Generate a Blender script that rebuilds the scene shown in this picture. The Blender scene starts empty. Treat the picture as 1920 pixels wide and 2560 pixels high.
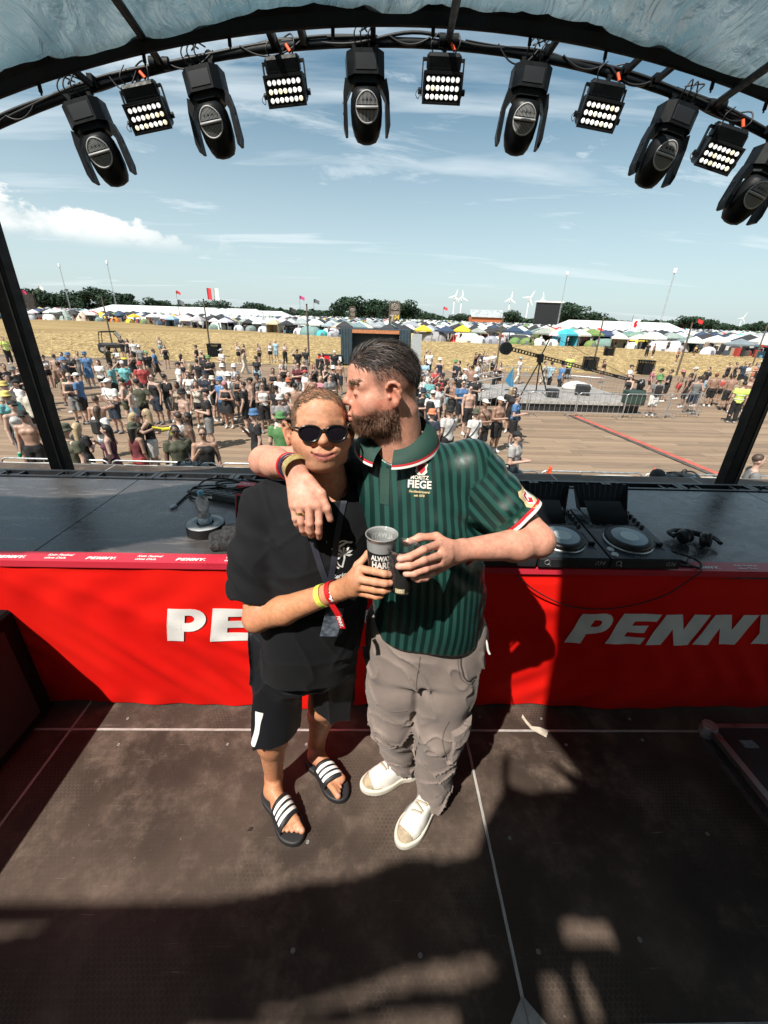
import bpy, math, random, numpy as np
from mathutils import Vector, Matrix
from mathutils.bvhtree import BVHTree
random.seed(7)
RNG = np.random.default_rng(7)
scene = bpy.context.scene
COL = scene.collection
GZ = -2.04                      # level of the festival ground; the stage floor is z = 0

# ------------------------------------------------------------------ camera
_P, _R, _Y = math.radians(25.1), math.radians(1.9), math.radians(-1.9)
_fw = np.array([0, math.cos(_P), -math.sin(_P)]); _u0 = np.array([0, math.sin(_P), math.cos(_P)]); _r0 = np.array([1., 0, 0])
_rt = _r0 * math.cos(_R) + _u0 * math.sin(_R); _up = _u0 * math.cos(_R) - _r0 * math.sin(_R)
_Z = np.array([[math.cos(_Y), -math.sin(_Y), 0], [math.sin(_Y), math.cos(_Y), 0], [0, 0, 1]])
_fw, _rt, _up = _Z @ _fw, _Z @ _rt, _Z @ _up
cd = bpy.data.cameras.new('camera'); cam = bpy.data.objects.new('camera', cd); COL.objects.link(cam)
cd.sensor_fit = 'VERTICAL'; cd.sensor_height = 24; cd.lens = 24 * 1040 / 2560
cd.clip_start = 0.05; cd.clip_end = 12000
M = Matrix.Identity(4)
for i in range(3):
    M[i][0], M[i][1], M[i][2] = _rt[i], _up[i], -_fw[i]
M[0][3], M[1][3], M[2][3] = 0, 0, 1.93
cam.matrix_world = M
scene.camera = cam

# ------------------------------------------------------------------ sky and sun
SUN_AZ, SUN_EL = math.radians(36), math.radians(53)       # azimuth in which the shadows fall, from +y towards +x
world = bpy.data.worlds.new('World'); scene.world = world; world.use_nodes = True
wt = world.node_tree; wt.nodes.clear()
def wn(t, **k):
    n = wt.nodes.new(t)
    for a, b in k.items(): setattr(n, a, b)
    return n
def wl(a, b): wt.links.new(a, b)
def wmath(op, a, b=None, clamp=False):
    n = wn('ShaderNodeMath', operation=op, use_clamp=clamp)
    for i, v in enumerate((a, b)):
        if v is None: continue
        if isinstance(v, (int, float)): n.inputs[i].default_value = v
        else: wl(v, n.inputs[i])
    return n.outputs[0]
sky = wn('ShaderNodeTexSky', sky_type='NISHITA', sun_disc=False, sun_elevation=SUN_EL, sun_rotation=math.pi + SUN_AZ,
         air_density=1.0, dust_density=1.6, ozone_density=2.0, altitude=50)
tc = wn('ShaderNodeTexCoord'); sx = wn('ShaderNodeSeparateXYZ'); wl(tc.outputs['Generated'], sx.inputs[0])
zz = wmath('MAXIMUM', sx.outputs[2], 0.015)
den = wmath('ADD', zz, 0.10)
cx_, cy_ = wmath('DIVIDE', sx.outputs[0], den), wmath('DIVIDE', sx.outputs[1], den)
cmb = wn('ShaderNodeCombineXYZ'); wl(cx_, cmb.inputs[0]); wl(cy_, cmb.inputs[1])
def wnoise(vec, scale, det, rough, dist=0., sc=(1, 1, 1), off=(0, 0, 0), rot=0):
    m = wn('ShaderNodeMapping'); wl(vec, m.inputs[0]); m.inputs[3].default_value = sc; m.inputs[1].default_value = off; m.inputs[2].default_value = (0, 0, rot)
    n = wn('ShaderNodeTexNoise'); wl(m.outputs[0], n.inputs['Vector'])
    n.inputs['Scale'].default_value = scale; n.inputs['Detail'].default_value = det; n.inputs['Roughness'].default_value = rough; n.inputs['Distortion'].default_value = dist
    return n.outputs['Fac']
def wramp(v, a, b):
    n = wn('ShaderNodeMapRange', interpolation_type='SMOOTHSTEP'); wl(v, n.inputs[0]); n.inputs[1].default_value = a; n.inputs[2].default_value = b
    return n.outputs[0]
cirrus = wramp(wnoise(cmb.outputs[0], 0.75, 10, 0.66, 0.9, (1, 2.2, 1), (3.1, 0.4, 0), 0.12), 0.38, 0.78)
puff = wramp(wnoise(cmb.outputs[0], 2.1, 8, 0.6, 0.3, (1, 1.5, 1), (1.7, 5.2, 0)), 0.56, 0.74)
veil = wmath('MULTIPLY', wmath('SUBTRACT', 1.0, wramp(zz, 0.0, 0.48)), 0.60)
streak = wramp(wnoise(cmb.outputs[0], 0.30, 6, 0.55, 0.4, (1, 5.0, 1), (0.3, 2.0, 0), 0.05), 0.42, 0.68)
# a bank of heaped cloud standing low over the field to the left of the stage
dirn = wn('ShaderNodeVectorMath', operation='NORMALIZE'); wl(tc.outputs['Generated'], dirn.inputs[0])
az = wmath('ARCTAN2', sx.outputs[0], sx.outputs[1])
bank_n = wnoise(dirn.outputs[0], 11, 9, 0.60, 0.25, (1, 1, 1.5))
band_top = wmath('ADD', wmath('MULTIPLY', wmath('MULTIPLY', wmath('ADD', az, 0.28), -1.0), 0.13), 0.112)
hgt = wmath('SUBTRACT', wmath('ADD', band_top, wmath('MULTIPLY', wmath('SUBTRACT', bank_n, 0.5), 0.20)), sx.outputs[2])
bank = wmath('MULTIPLY', wramp(hgt, 0.0, 0.012), wramp(sx.outputs[2], 0.092, 0.122))
bank = wmath('MULTIPLY', bank, wmath('SUBTRACT', 1.0, wramp(az, -0.50, -0.24)))
cl = wmath('MAXIMUM', wmath('MAXIMUM', wmath('MULTIPLY', cirrus, 0.85), wmath('MULTIPLY', puff, 0.55)), wmath('MAXIMUM', veil, wmath('MULTIPLY', streak, 0.72)), True)
tint = wn('ShaderNodeMix', data_type='RGBA', blend_type='MULTIPLY'); tint.inputs[0].default_value = 1
wl(sky.outputs[0], tint.inputs[6]); tint.inputs[7].default_value = (0.62, 1.08, 1.04, 1)
mx = wn('ShaderNodeMix', data_type='RGBA'); wl(cl, mx.inputs[0]); wl(tint.outputs[2], mx.inputs[6]); mx.inputs[7].default_value = (10.0, 11.0, 11.4, 1)
mx2 = wn('ShaderNodeMix', data_type='RGBA'); wl(wmath('MULTIPLY', bank, 0.72), mx2.inputs[0]); wl(mx.outputs[2], mx2.inputs[6])
bcol = wn('ShaderNodeMix', data_type='RGBA'); wl(wramp(bank_n, 0.36, 0.60), bcol.inputs[0]); bcol.inputs[6].default_value = (7.5, 8.5, 9.0, 1); bcol.inputs[7].default_value = (13.0, 12.8, 12.2, 1)
wl(bcol.outputs[2], mx2.inputs[7])
bg = wn('ShaderNodeBackground'); wl(mx2.outputs[2], bg.inputs[0]); bg.inputs[1].default_value = 0.064
wo = wn('ShaderNodeOutputWorld'); wl(bg.outputs[0], wo.inputs[0])
sl = bpy.data.lights.new('sun', 'SUN'); sl.energy = 5.0; sl.angle = math.radians(0.6); sl.color = (1.0, 0.93, 0.83)
sun = bpy.data.objects.new('sun', sl); COL.objects.link(sun)
SUN_D = Vector((math.cos(SUN_EL) * math.sin(SUN_AZ), math.cos(SUN_EL) * math.cos(SUN_AZ), -math.sin(SUN_EL)))
sun.rotation_euler = SUN_D.to_track_quat('-Z', 'Y').to_euler(); sun.location = (-6, -8, 14)
vs = scene.view_settings; vs.view_transform = 'Standard'; vs.look = 'None'; vs.gamma = 1; vs.use_curve_mapping = False; vs.exposure = 0.58
scene.cycles.max_bounces = 8; scene.cycles.transparent_max_bounces = 16; scene.cycles.caustics_reflective = False; scene.cycles.caustics_refractive = False

# ------------------------------------------------------------------ materials
MATS = {}
class NT:
    """small helper around one node tree"""
    def __init__(s, m): s.t = m.node_tree; s.b = s.t.nodes['Principled BSDF']; s.o = s.t.nodes['Material Output']
    def n(s, t, **k):
        n = s.t.nodes.new(t)
        for a, b in k.items(): setattr(n, a, b)
        return n
    def l(s, a, b): s.t.links.new(a, b)
    def setin(s, sock, v):
        if hasattr(v, 'is_output'): s.l(v, sock)
        else: sock.default_value = v
    def coord(s, kind='Object', scale=(1, 1, 1), rot=(0, 0, 0), loc=(0, 0, 0)):
        c = s.n('ShaderNodeTexCoord'); m = s.n('ShaderNodeMapping'); s.l(c.outputs[kind], m.inputs[0])
        m.inputs[1].default_value = loc; m.inputs[2].default_value = rot; m.inputs[3].default_value = scale
        return m.outputs[0]
    def noise(s, scale, det=4, rough=.55, vec=None, dist=0):
        n = s.n('ShaderNodeTexNoise'); n.inputs['Scale'].default_value = scale; n.inputs['Detail'].default_value = det
        n.inputs['Roughness'].default_value = rough; n.inputs['Distortion'].default_value = dist
        s.l(vec if vec is not None else s.coord(), n.inputs['Vector']); return n.outputs['Fac']
    def math(s, op, a, b=0., clamp=False):
        n = s.n('ShaderNodeMath', operation=op, use_clamp=clamp); s.setin(n.inputs[0], a); s.setin(n.inputs[1], b); return n.outputs[0]
    def rng(s, v, a, b, c=0., d=1., smooth=True):
        n = s.n('ShaderNodeMapRange'); n.interpolation_type = 'SMOOTHSTEP' if smooth else 'LINEAR'
        s.setin(n.inputs[0], v)
        for i, q in enumerate((a, b, c, d)): n.inputs[i + 1].default_value = q
        return n.outputs[0]
    def mix(s, f, a, b, mode='MIX'):
        n = s.n('ShaderNodeMix', data_type='RGBA', blend_type=mode); s.setin(n.inputs[0], f)
        for i, v in ((6, a), (7, b)):
            if hasattr(v, 'is_output'): s.l(v, n.inputs[i])
            else: n.inputs[i].default_value = (*v[:3], 1)
        return n.outputs[2]
    def bump(s, h, strength=.3, dist=.01):
        n = s.n('ShaderNodeBump'); n.inputs['Strength'].default_value = strength; n.inputs['Distance'].default_value = dist
        s.l(h, n.inputs['Height']); s.l(n.outputs[0], s.b.inputs['Normal'])
def newmat(name):
    m = bpy.data.materials.new(name); m.use_nodes = True; MATS[name] = m; return m, NT(m)
def mat(name, col=None, rough=.6, metal=0., var=0., vscale=6., bump=0., bscale=60., bdist=.004, dirt=None, dscale=3., objcol=False, spec=.5, coat=0., rvar=0., attr=None, sss=0.):
    """plain procedural material: colour, tonal mottling, dirt, fine relief; objcol takes the object's own colour"""
    if name in MATS: return MATS[name]
    m, t = newmat(name); b = t.b
    c = (*col[:3], 1) if col else None
    if objcol:
        o = t.n('ShaderNodeObjectInfo'); src = o.outputs['Color']
    elif attr:
        a = t.n('ShaderNodeAttribute', attribute_name=attr); src = a.outputs['Color']
    else: src = None
    if src is None and not var and not dirt: b.inputs['Base Color'].default_value = c
    else:
        cur = src if src is not None else c
        if var:
            f = t.rng(t.noise(vscale, 6, .6), .3, .7, 1 - var, 1 + var)
            g = t.n('ShaderNodeCombineColor'); [t.l(f, g.inputs[i]) for i in range(3)]
            cur = t.mix(1., cur, g.outputs[0], 'MULTIPLY')
        if dirt: cur = t.mix(t.rng(t.noise(dscale, 8, .65), .48, .72, 0, dirt[3] if len(dirt) > 3 else .6), cur, dirt)
        t.l(cur, b.inputs['Base Color'])
    b.inputs['Roughness'].default_value = rough; b.inputs['Metallic'].default_value = metal; b.inputs['Specular IOR Level'].default_value = spec
    if rvar: t.l(t.rng(t.noise(vscale * 1.7, 5), .3, .7, max(.02, rough - rvar), min(1, rough + rvar)), b.inputs['Roughness'])
    if coat: b.inputs['Coat Weight'].default_value = coat; b.inputs['Coat Roughness'].default_value = .15
    if sss: b.inputs['Subsurface Weight'].default_value = sss; b.inputs['Subsurface Radius'].default_value = (.012, .005, .003); b.inputs['Subsurface Scale'].default_value = 1.
    if bump: t.bump(t.noise(bscale, 4, .6), bump, bdist)
    return m

def milky_mat(name, k=.11, ior=1.4):
    m, t = newmat(name); t.t.nodes.remove(t.b); a = t.n('ShaderNodeBsdfTransparent'); d = t.n('ShaderNodeBsdfDiffuse'); g = t.n('ShaderNodeBsdfGlossy'); tr = t.n('ShaderNodeBsdfTranslucent')
    d.inputs[0].default_value = tr.inputs[0].default_value = (.85, .87, .88, 1); a.inputs[0].default_value = (.93, .94, .94, 1); g.inputs['Roughness'].default_value = .12
    q = t.n('ShaderNodeMixShader'); q.inputs[0].default_value = .5; t.l(d.outputs[0], q.inputs[1]); t.l(tr.outputs[0], q.inputs[2]); m1 = t.n('ShaderNodeMixShader'); m1.inputs[0].default_value = k; t.l(a.outputs[0], m1.inputs[1]); t.l(q.outputs[0], m1.inputs[2])
    fr = t.n('ShaderNodeFresnel'); fr.inputs[0].default_value = ior; m2 = t.n('ShaderNodeMixShader'); t.l(fr.outputs[0], m2.inputs[0]); t.l(m1.outputs[0], m2.inputs[1]); t.l(g.outputs[0], m2.inputs[2]); t.l(m2.outputs[0], t.o.inputs[0]); return m
# ------------------------------------------------------------------ objects
def ORD(i):
    a = 'first second third fourth fifth sixth seventh eighth ninth tenth eleventh twelfth thirteenth fourteenth fifteenth sixteenth seventeenth eighteenth nineteenth'.split(); n = i + 1
    if n < 20: return a[i]
    t = ('twent', 'thirt', 'fort', 'fift', 'sixt', 'sevent', 'eight', 'ninet')[n // 10 - 2]; return t + 'ieth' if n % 10 == 0 else t + 'y-' + a[n % 10 - 1]
def link(o, parent=None):
    COL.objects.link(o)
    if parent is not None: o.parent = parent
    return o
def tag(o, label=None, cat=None, group=None, kind=None):
    if label: o['label'] = label
    if cat: o['category'] = cat
    if group: o['group'] = group
    if kind: o['kind'] = kind
    return o
def empty(name, loc=(0, 0, 0), rz=0., label=None, cat=None, group=None, parent=None, rot=None):
    o = bpy.data.objects.new(name, None); o.empty_display_size = .1; o.location = loc
    o.rotation_euler = rot if rot else (0, 0, rz); link(o, parent); tag(o, label, cat, group); return o
def mesh(name, v, f, m=None, parent=None, smooth=False, loc=None, rot=None):
    me = bpy.data.meshes.new(name)
    if isinstance(v, np.ndarray):
        f = np.asarray(f, np.int32); nv, nf, k = len(v), len(f), f.shape[1]
        me.vertices.add(nv); me.vertices.foreach_set('co', v.astype(np.float32).ravel())
        me.loops.add(nf * k); me.loops.foreach_set('vertex_index', f.ravel())
        me.polygons.add(nf); me.polygons.foreach_set('loop_start', np.arange(0, nf * k, k, dtype=np.int32))
        me.update(calc_edges=True); me.validate()
    else: me.from_pydata(v, [], f); me.update()
    if smooth: me.polygons.foreach_set('use_smooth', np.ones(len(me.polygons), bool))
    o = bpy.data.objects.new(name, me)
    if m is not None: me.materials.append(m)
    if loc is not None: o.location = loc
    if rot is not None: o.rotation_euler = rot
    return link(o, parent)
def copy_tree(o, parent=None):
    c = o.copy(); link(c, parent)
    for ch in o.children: copy_tree(ch, c)
    return c
class MB:
    """collects simple solids into one mesh"""
    def __init__(s): s.v = []; s.f = []; s.sm = []
    def add(s, v, f, sm=False):
        n = len(s.v); s.v += [tuple(p) for p in v]; s.f += [tuple(i + n for i in q) for q in f]; s.sm += [sm] * len(f); return s
    def box(s, lo, hi, R=None, off=(0, 0, 0), bev=0.):
        x0, y0, z0 = lo; x1, y1, z1 = hi
        if bev > 0:
            b = min(bev, (x1 - x0) * .45, (y1 - y0) * .45, (z1 - z0) * .45); v = []; 
            for sx in (0, 1):
                for sy in (0, 1):
                    for sz in (0, 1):
                        X, Y, Z = (x1 if sx else x0), (y1 if sy else y0), (z1 if sz else z0)
                        dx, dy, dz = (-b if sx else b), (-b if sy else b), (-b if sz else b)
                        v += [(X, Y + dy, Z + dz), (X + dx, Y, Z + dz), (X + dx, Y + dy, Z)]
            I = lambda a, b_, c, k: ((a * 2 + b_) * 2 + c) * 3 + k
            f = []
            for a in (0, 1):
                q = [I(a, 0, 0, 0), I(a, 1, 0, 0), I(a, 1, 1, 0), I(a, 0, 1, 0)]; f.append(q if a else q[::-1])
                q = [I(0, a, 0, 1), I(1, a, 0, 1), I(1, a, 1, 1), I(0, a, 1, 1)]; f.append(q[::-1] if a else q)
                q = [I(0, 0, a, 2), I(1, 0, a, 2), I(1, 1, a, 2), I(0, 1, a, 2)]; f.append(q if a else q[::-1])
            for a in (0, 1):
                for c in (0, 1):
                    f.append([I(a, c, 0, 0), I(a, c, 1, 0), I(a, c, 1, 1), I(a, c, 0, 1)])
                    f.append([I(a, 0, c, 0), I(a, 1, c, 0), I(a, 1, c, 2), I(a, 0, c, 2)])
                    f.append([I(0, a, c, 1), I(1, a, c, 1), I(1, a, c, 2), I(0, a, c, 2)])
                    for d in (0, 1): f.append([I(a, c, d, 0), I(a, c, d, 1), I(a, c, d, 2)])
            fx = []
            C = np.array([(x0 + x1) / 2, (y0 + y1) / 2, (z0 + z1) / 2]); V = np.array(v)
            for q in f:
                p = V[list(q)]; nrm = np.cross(p[1] - p[0], p[2] - p[0])
                fx.append(tuple(q) if nrm @ (p.mean(0) - C) > 0 else tuple(q[::-1]))
            f = fx
        else:
            v = [(x0, y0, z0), (x1, y0, z0), (x1, y1, z0), (x0, y1, z0), (x0, y0, z1), (x1, y0, z1), (x1, y1, z1), (x0, y1, z1)]
            f = [(3, 2, 1, 0), (4, 5, 6, 7), (0, 1, 5, 4), (1, 2, 6, 5), (2, 3, 7, 6), (3, 0, 4, 7)]
        if R is not None: v = [tuple(R @ Vector(p)) for p in v]
        v = [(p[0] + off[0], p[1] + off[1], p[2] + off[2]) for p in v]
        return s.add(v, f)
    def cyl(s, a, b, r0, r1=None, n=10, cap=True, sm=True):
        return s.tube([a, b], [r0, r0 if r1 is None else r1], n, cap, sm)
    def tube(s, pts, r, n=8, cap=True, sm=True, closed=False):
        pts = [Vector(p) for p in pts]; k = len(pts)
        rr = r if isinstance(r, (list, tuple)) else [r] * k
        rings = []; prev = None
        for i, p in enumerate(pts):
            if closed: t = pts[(i + 1) % k] - pts[i - 1]
            else: t = pts[min(i + 1, k - 1)] - pts[max(i - 1, 0)]
            t = t.normalized() if t.length > 1e-9 else Vector((0, 0, 1))
            if prev is None: u = t.orthogonal().normalized()
            else: u = (prev - t * prev.dot(t)); u = u.normalized() if u.length > 1e-6 else t.orthogonal().normalized()
            prev = u; w = t.cross(u)
            rings.append([p + (u * math.cos(2 * math.pi * j / n) + w * math.sin(2 * math.pi * j / n)) * rr[i] for j in range(n)])
        v = [q for R_ in rings for q in R_]; f = []
        for i in range(k if closed else k - 1):
            a, b = i * n, ((i + 1) % k) * n
            for j in range(n): f.append((a + j, a + (j + 1) % n, b + (j + 1) % n, b + j))
        s.add(v, f, sm)
        if cap and not closed: s.add(rings[0], [tuple(range(n))[::-1]]); s.add(rings[-1], [tuple(range(n))])
        return s
    def lathe(s, prof, c=(0, 0, 0), n=20, axis=None, sm=True, capb=True, capt=True):
        """profile [(r, z)] turned about z (or about axis, a 3x3 matrix)"""
        v = []; f = []; k = len(prof)
        for r, z in prof:
            for j in range(n):
                p = Vector((r * math.cos(2 * math.pi * j / n), r * math.sin(2 * math.pi * j / n), z))
                if axis is not None: p = axis @ p
                v.append(p + Vector(c))
        for i in range(k - 1):
            for j in range(n): f.append((i * n + j, i * n + (j + 1) % n, (i + 1) * n + (j + 1) % n, (i + 1) * n + j))
        s.add(v, f, sm)
        if capb: s.add(v[:n], [tuple(range(n))[::-1]])
        if capt: s.add(v[-n:], [tuple(range(n))])
        return s
    def prism(s, poly, z0, z1, R=None, off=(0, 0, 0)):
        n = len(poly); v = [(x, y, z0) for x, y in poly] + [(x, y, z1) for x, y in poly]
        f = [tuple(range(n))[::-1], tuple(range(n, 2 * n))] + [(i, (i + 1) % n, n + (i + 1) % n, n + i) for i in range(n)]
        if R is not None: v = [tuple(R @ Vector(p)) for p in v]
        return s.add([(p[0] + off[0], p[1] + off[1], p[2] + off[2]) for p in v], f)
    def quad(s, a, b, c, d): return s.add([a, b, c, d], [(0, 1, 2, 3)])
    def build(s, name, m=None, parent=None, loc=None, rot=None):
        me = bpy.data.meshes.new(name); me.from_pydata([tuple(p) for p in s.v], [], s.f); me.update()
        if any(s.sm): me.polygons.foreach_set('use_smooth', s.sm)
        o = bpy.data.objects.new(name, me)
        if m is not None: me.materials.append(m)
        if loc is not None: o.location = loc
        if rot is not None: o.rotation_euler = rot
        return link(o, parent)
def text_mesh(s, size=1., shear=0., bold=0., ext=0., align='CENTER', spacing=1., line=1.):
    """lettering as vertices and faces in the xy plane"""
    cu = bpy.data.curves.new('lettering', 'FONT'); cu.body = s; cu.size = size; cu.shear = shear; cu.offset = bold; cu.extrude = ext
    cu.align_x = align; cu.align_y = 'CENTER'; cu.space_character = spacing; cu.space_line = line; cu.resolution_u = 3
    o = bpy.data.objects.new('lettering', cu); COL.objects.link(o)
    dg = bpy.context.evaluated_depsgraph_get(); dg.update(); me = bpy.data.meshes.new_from_object(o.evaluated_get(dg))
    v = [tuple(p.co) for p in me.vertices]; f = [tuple(p.vertices) for p in me.polygons]
    bpy.data.objects.remove(o); bpy.data.curves.remove(cu); bpy.data.meshes.remove(me)
    return v, f
def shape_mesh(loops, ext=0.):
    """filled 2-D outline(s) (holes allowed) as vertices and faces"""
    cu = bpy.data.curves.new('outline', 'CURVE'); cu.dimensions = '2D'; cu.fill_mode = 'BOTH'; cu.extrude = ext
    for lp in loops:
        sp = cu.splines.new('POLY'); sp.points.add(len(lp) - 1); sp.use_cyclic_u = True
        for p, q in zip(sp.points, lp): p.co = (q[0], q[1], 0, 1)
    o = bpy.data.objects.new('outline', cu); COL.objects.link(o)
    dg = bpy.context.evaluated_depsgraph_get(); dg.update(); me = bpy.data.meshes.new_from_object(o.evaluated_get(dg))
    v = [tuple(p.co) for p in me.vertices]; f = [tuple(p.vertices) for p in me.polygons]
    bpy.data.objects.remove(o); bpy.data.curves.remove(cu); bpy.data.meshes.remove(me)
    return v, f
def arc_pts(cx, cy, rx, ry, a0, a1, n):
    return [(cx + rx * math.cos(math.radians(a0 + (a1 - a0) * i / n)), cy + ry * math.sin(math.radians(a0 + (a1 - a0) * i / n))) for i in range(n + 1)]
def catenary(a, b, sag, n=12, jitter=0.):
    a, b = Vector(a), Vector(b)
    return [a.lerp(b, i / n) + Vector((random.uniform(-1, 1) * jitter, random.uniform(-1, 1) * jitter, -4 * sag * (i / n) * (1 - i / n))) for i in range(n + 1)]
def smooth_path(pts, n=6):
    """Catmull-Rom through the points"""
    P = [Vector(p) for p in pts]; out = []
    for i in range(len(P) - 1):
        p0, p1, p2, p3 = P[max(i - 1, 0)], P[i], P[i + 1], P[min(i + 2, len(P) - 1)]
        for k in range(n):
            t = k / n
            out.append(.5 * ((2 * p1) + (p2 - p0) * t + (2 * p0 - 5 * p1 + 4 * p2 - p3) * t * t + (3 * p1 - p0 - 3 * p2 + p3) * t ** 3))
    return out + [P[-1]]

# ------------------------------------------------------------------ implicit surfaces (bodies, clothes): fields on a grid, then surface nets
def smin(a, b, k): 
    h = np.maximum(k - np.abs(a - b), 0) / k
    return np.minimum(a, b) - h * h * k * .25
class Vol:
    def __init__(s, lo, hi, h):
        s.lo = np.array(lo, np.float32); s.h = h; s.n = np.ceil((np.array(hi) - s.lo) / h).astype(int) + 1
        s.f = np.full(s.n, .25, np.float32)
    def sub(s, lo, hi):
        i0 = np.clip(np.floor((np.array(lo) - s.lo) / s.h).astype(int), 0, s.n); i1 = np.clip(np.ceil((np.array(hi) - s.lo) / s.h).astype(int) + 1, 0, s.n)
        if (i1 <= i0).any(): return None
        ax = [(s.lo[k] + s.h * np.arange(i0[k], i1[k])).astype(np.float32) for k in range(3)]
        return tuple(slice(a, b) for a, b in zip(i0, i1)), ax[0][:, None, None], ax[1][None, :, None], ax[2][None, None, :]
    def op(s, fn, lo, hi, k=.01, cut=False):
        pad = k + 3 * s.h; r = s.sub(np.array(lo) - pad, np.array(hi) + pad)
        if r is None: return s
        sl, X, Y, Z = r; d = fn(X, Y, Z).astype(np.float32); k = max(k, 1e-4)
        s.f[sl] = -smin(-s.f[sl], d, k) if cut else smin(s.f[sl], d, k)
        return s
    def cap(s, a, b, ra, rb=None, k=.01, cut=False):
        a, b = np.array(a, np.float32), np.array(b, np.float32); rb = ra if rb is None else rb; d = b - a; dd = float(d @ d) + 1e-12
        def fn(X, Y, Z):
            px, py, pz = X - a[0], Y - a[1], Z - a[2]
            t = np.clip((px * d[0] + py * d[1] + pz * d[2]) / dd, 0, 1)
            return np.sqrt((px - t * d[0]) ** 2 + (py - t * d[1]) ** 2 + (pz - t * d[2]) ** 2) - (ra + (rb - ra) * t)
        m = max(ra, rb); return s.op(fn, np.minimum(a, b) - m, np.maximum(a, b) + m, k, cut)
    def chain(s, pts, rad, k=.01):
        for i in range(len(pts) - 1): s.cap(pts[i], pts[i + 1], rad[i], rad[i + 1], k)
        return s
    def ell(s, c, r, R=None, k=.01, cut=False):
        c = np.array(c, np.float32); r = np.array(r, np.float32); R = np.eye(3) if R is None else np.array(R)   # rows of R: the ellipsoid's axes
        def fn(X, Y, Z):
            px, py, pz = X - c[0], Y - c[1], Z - c[2]
            q = [(R[i, 0] * px + R[i, 1] * py + R[i, 2] * pz) for i in range(3)]
            k0 = np.sqrt(sum((q[i] / r[i]) ** 2 for i in range(3))); k1 = np.sqrt(sum((q[i] / r[i] ** 2) ** 2 for i in range(3))) + 1e-6
            return np.where(k0 < .02, -r.min(), k0 * (k0 - 1) / k1)
        m = r.max(); return s.op(fn, c - m, c + m, k, cut)
    def box(s, c, r, R=None, rnd=.005, k=.01, cut=False):
        c = np.array(c, np.float32); r = np.array(r, np.float32); R = np.eye(3) if R is None else np.array(R)
        def fn(X, Y, Z):
            px, py, pz = X - c[0], Y - c[1], Z - c[2]
            q = [np.abs(R[i, 0] * px + R[i, 1] * py + R[i, 2] * pz) - (r[i] - rnd) for i in range(3)]
            return np.sqrt(sum(np.maximum(a, 0) ** 2 for a in q)) + np.minimum(np.maximum(q[0], np.maximum(q[1], q[2])), 0) - rnd
        m = float(np.linalg.norm(r)); return s.op(fn, c - m, c + m, k, cut)
    def loft(s, secs, k=.01, cut=False, pw=2.2, endr=.02):
        """sections (z, cx, cy, rx, ry, yaw) from bottom to top: an upright body with rounded-box cross-sections"""
        S = np.array(secs, np.float64); z = S[:, 0]; lo = np.array([(S[:, 1] - S[:, 3:5].max(1)).min(), (S[:, 2] - S[:, 3:5].max(1)).min(), z[0]]); hi = np.array([(S[:, 1] + S[:, 3:5].max(1)).max(), (S[:, 2] + S[:, 3:5].max(1)).max(), z[-1]])
        def fn(X, Y, Z):
            zc = np.clip(Z[0, 0], z[0], z[-1]); g = [_cubic(z, S[:, i], zc)[None, None, :] for i in range(1, 6)]
            dx, dy = X - g[0], Y - g[1]; c, sn = np.cos(g[4]), np.sin(g[4])
            u, w = c * dx + sn * dy, -sn * dx + c * dy
            q = (np.abs(u / g[2]) ** pw + np.abs(w / g[3]) ** pw) ** (1 / pw)
            d = (q - 1) * np.minimum(g[2], g[3]) * .9
            e = np.maximum(z[0] - Z, Z - z[-1])
            return -smin(-d, -np.broadcast_to(e, d.shape), endr)
        return s.op(fn, lo, hi, k, cut)
    def plane(s, p, n, k=.004):
        """keep the side the normal points away from"""
        n = np.array(n, float); n /= np.linalg.norm(n); c = float(np.dot(p, n))
        X, Y, Z = [(s.lo[i] + s.h * np.arange(s.n[i])).astype(np.float32) for i in range(3)]
        d = X[:, None, None] * n[0] + Y[None, :, None] * n[1] + Z[None, None, :] * n[2] - c
        s.f = -smin(-s.f, -d.astype(np.float32), k); return s
    def displace(s, fn, band=None):
        idx = np.argwhere(np.abs(s.f) < (band or 5 * s.h)); p = s.lo + idx * s.h
        s.f[tuple(idx.T)] += fn(p[:, 0], p[:, 1], p[:, 2]).astype(np.float32); return s
    def mesh(s):
        f = s.f; f[[0, -1]] = .25; f[:, [0, -1]] = .25; f[:, :, [0, -1]] = .25
        neg = f < 0
        if not neg.any(): return np.zeros((0, 3)), np.zeros((0, 4), int)
        w = np.argwhere(neg); i0 = np.maximum(w.min(0) - 2, 0); i1 = np.minimum(w.max(0) + 3, s.n)
        f = f[i0[0]:i1[0], i0[1]:i1[1], i0[2]:i1[2]]; neg = f < 0; N = np.array(f.shape)
        c = np.zeros(N - 1, np.int8)
        for a in (0, 1):
            for b in (0, 1):
                for d in (0, 1): c += neg[a:N[0] - 1 + a, b:N[1] - 1 + b, d:N[2] - 1 + d]
        cells = np.argwhere((c > 0) & (c < 8)); idx = np.full(N - 1, -1, np.int32); idx[tuple(cells.T)] = np.arange(len(cells))
        corner = {}
        for a in (0, 1):
            for b in (0, 1):
                for d in (0, 1): corner[a, b, d] = f[cells[:, 0] + a, cells[:, 1] + b, cells[:, 2] + d]
        acc = np.zeros((len(cells), 3)); cnt = np.zeros(len(cells))
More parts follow.
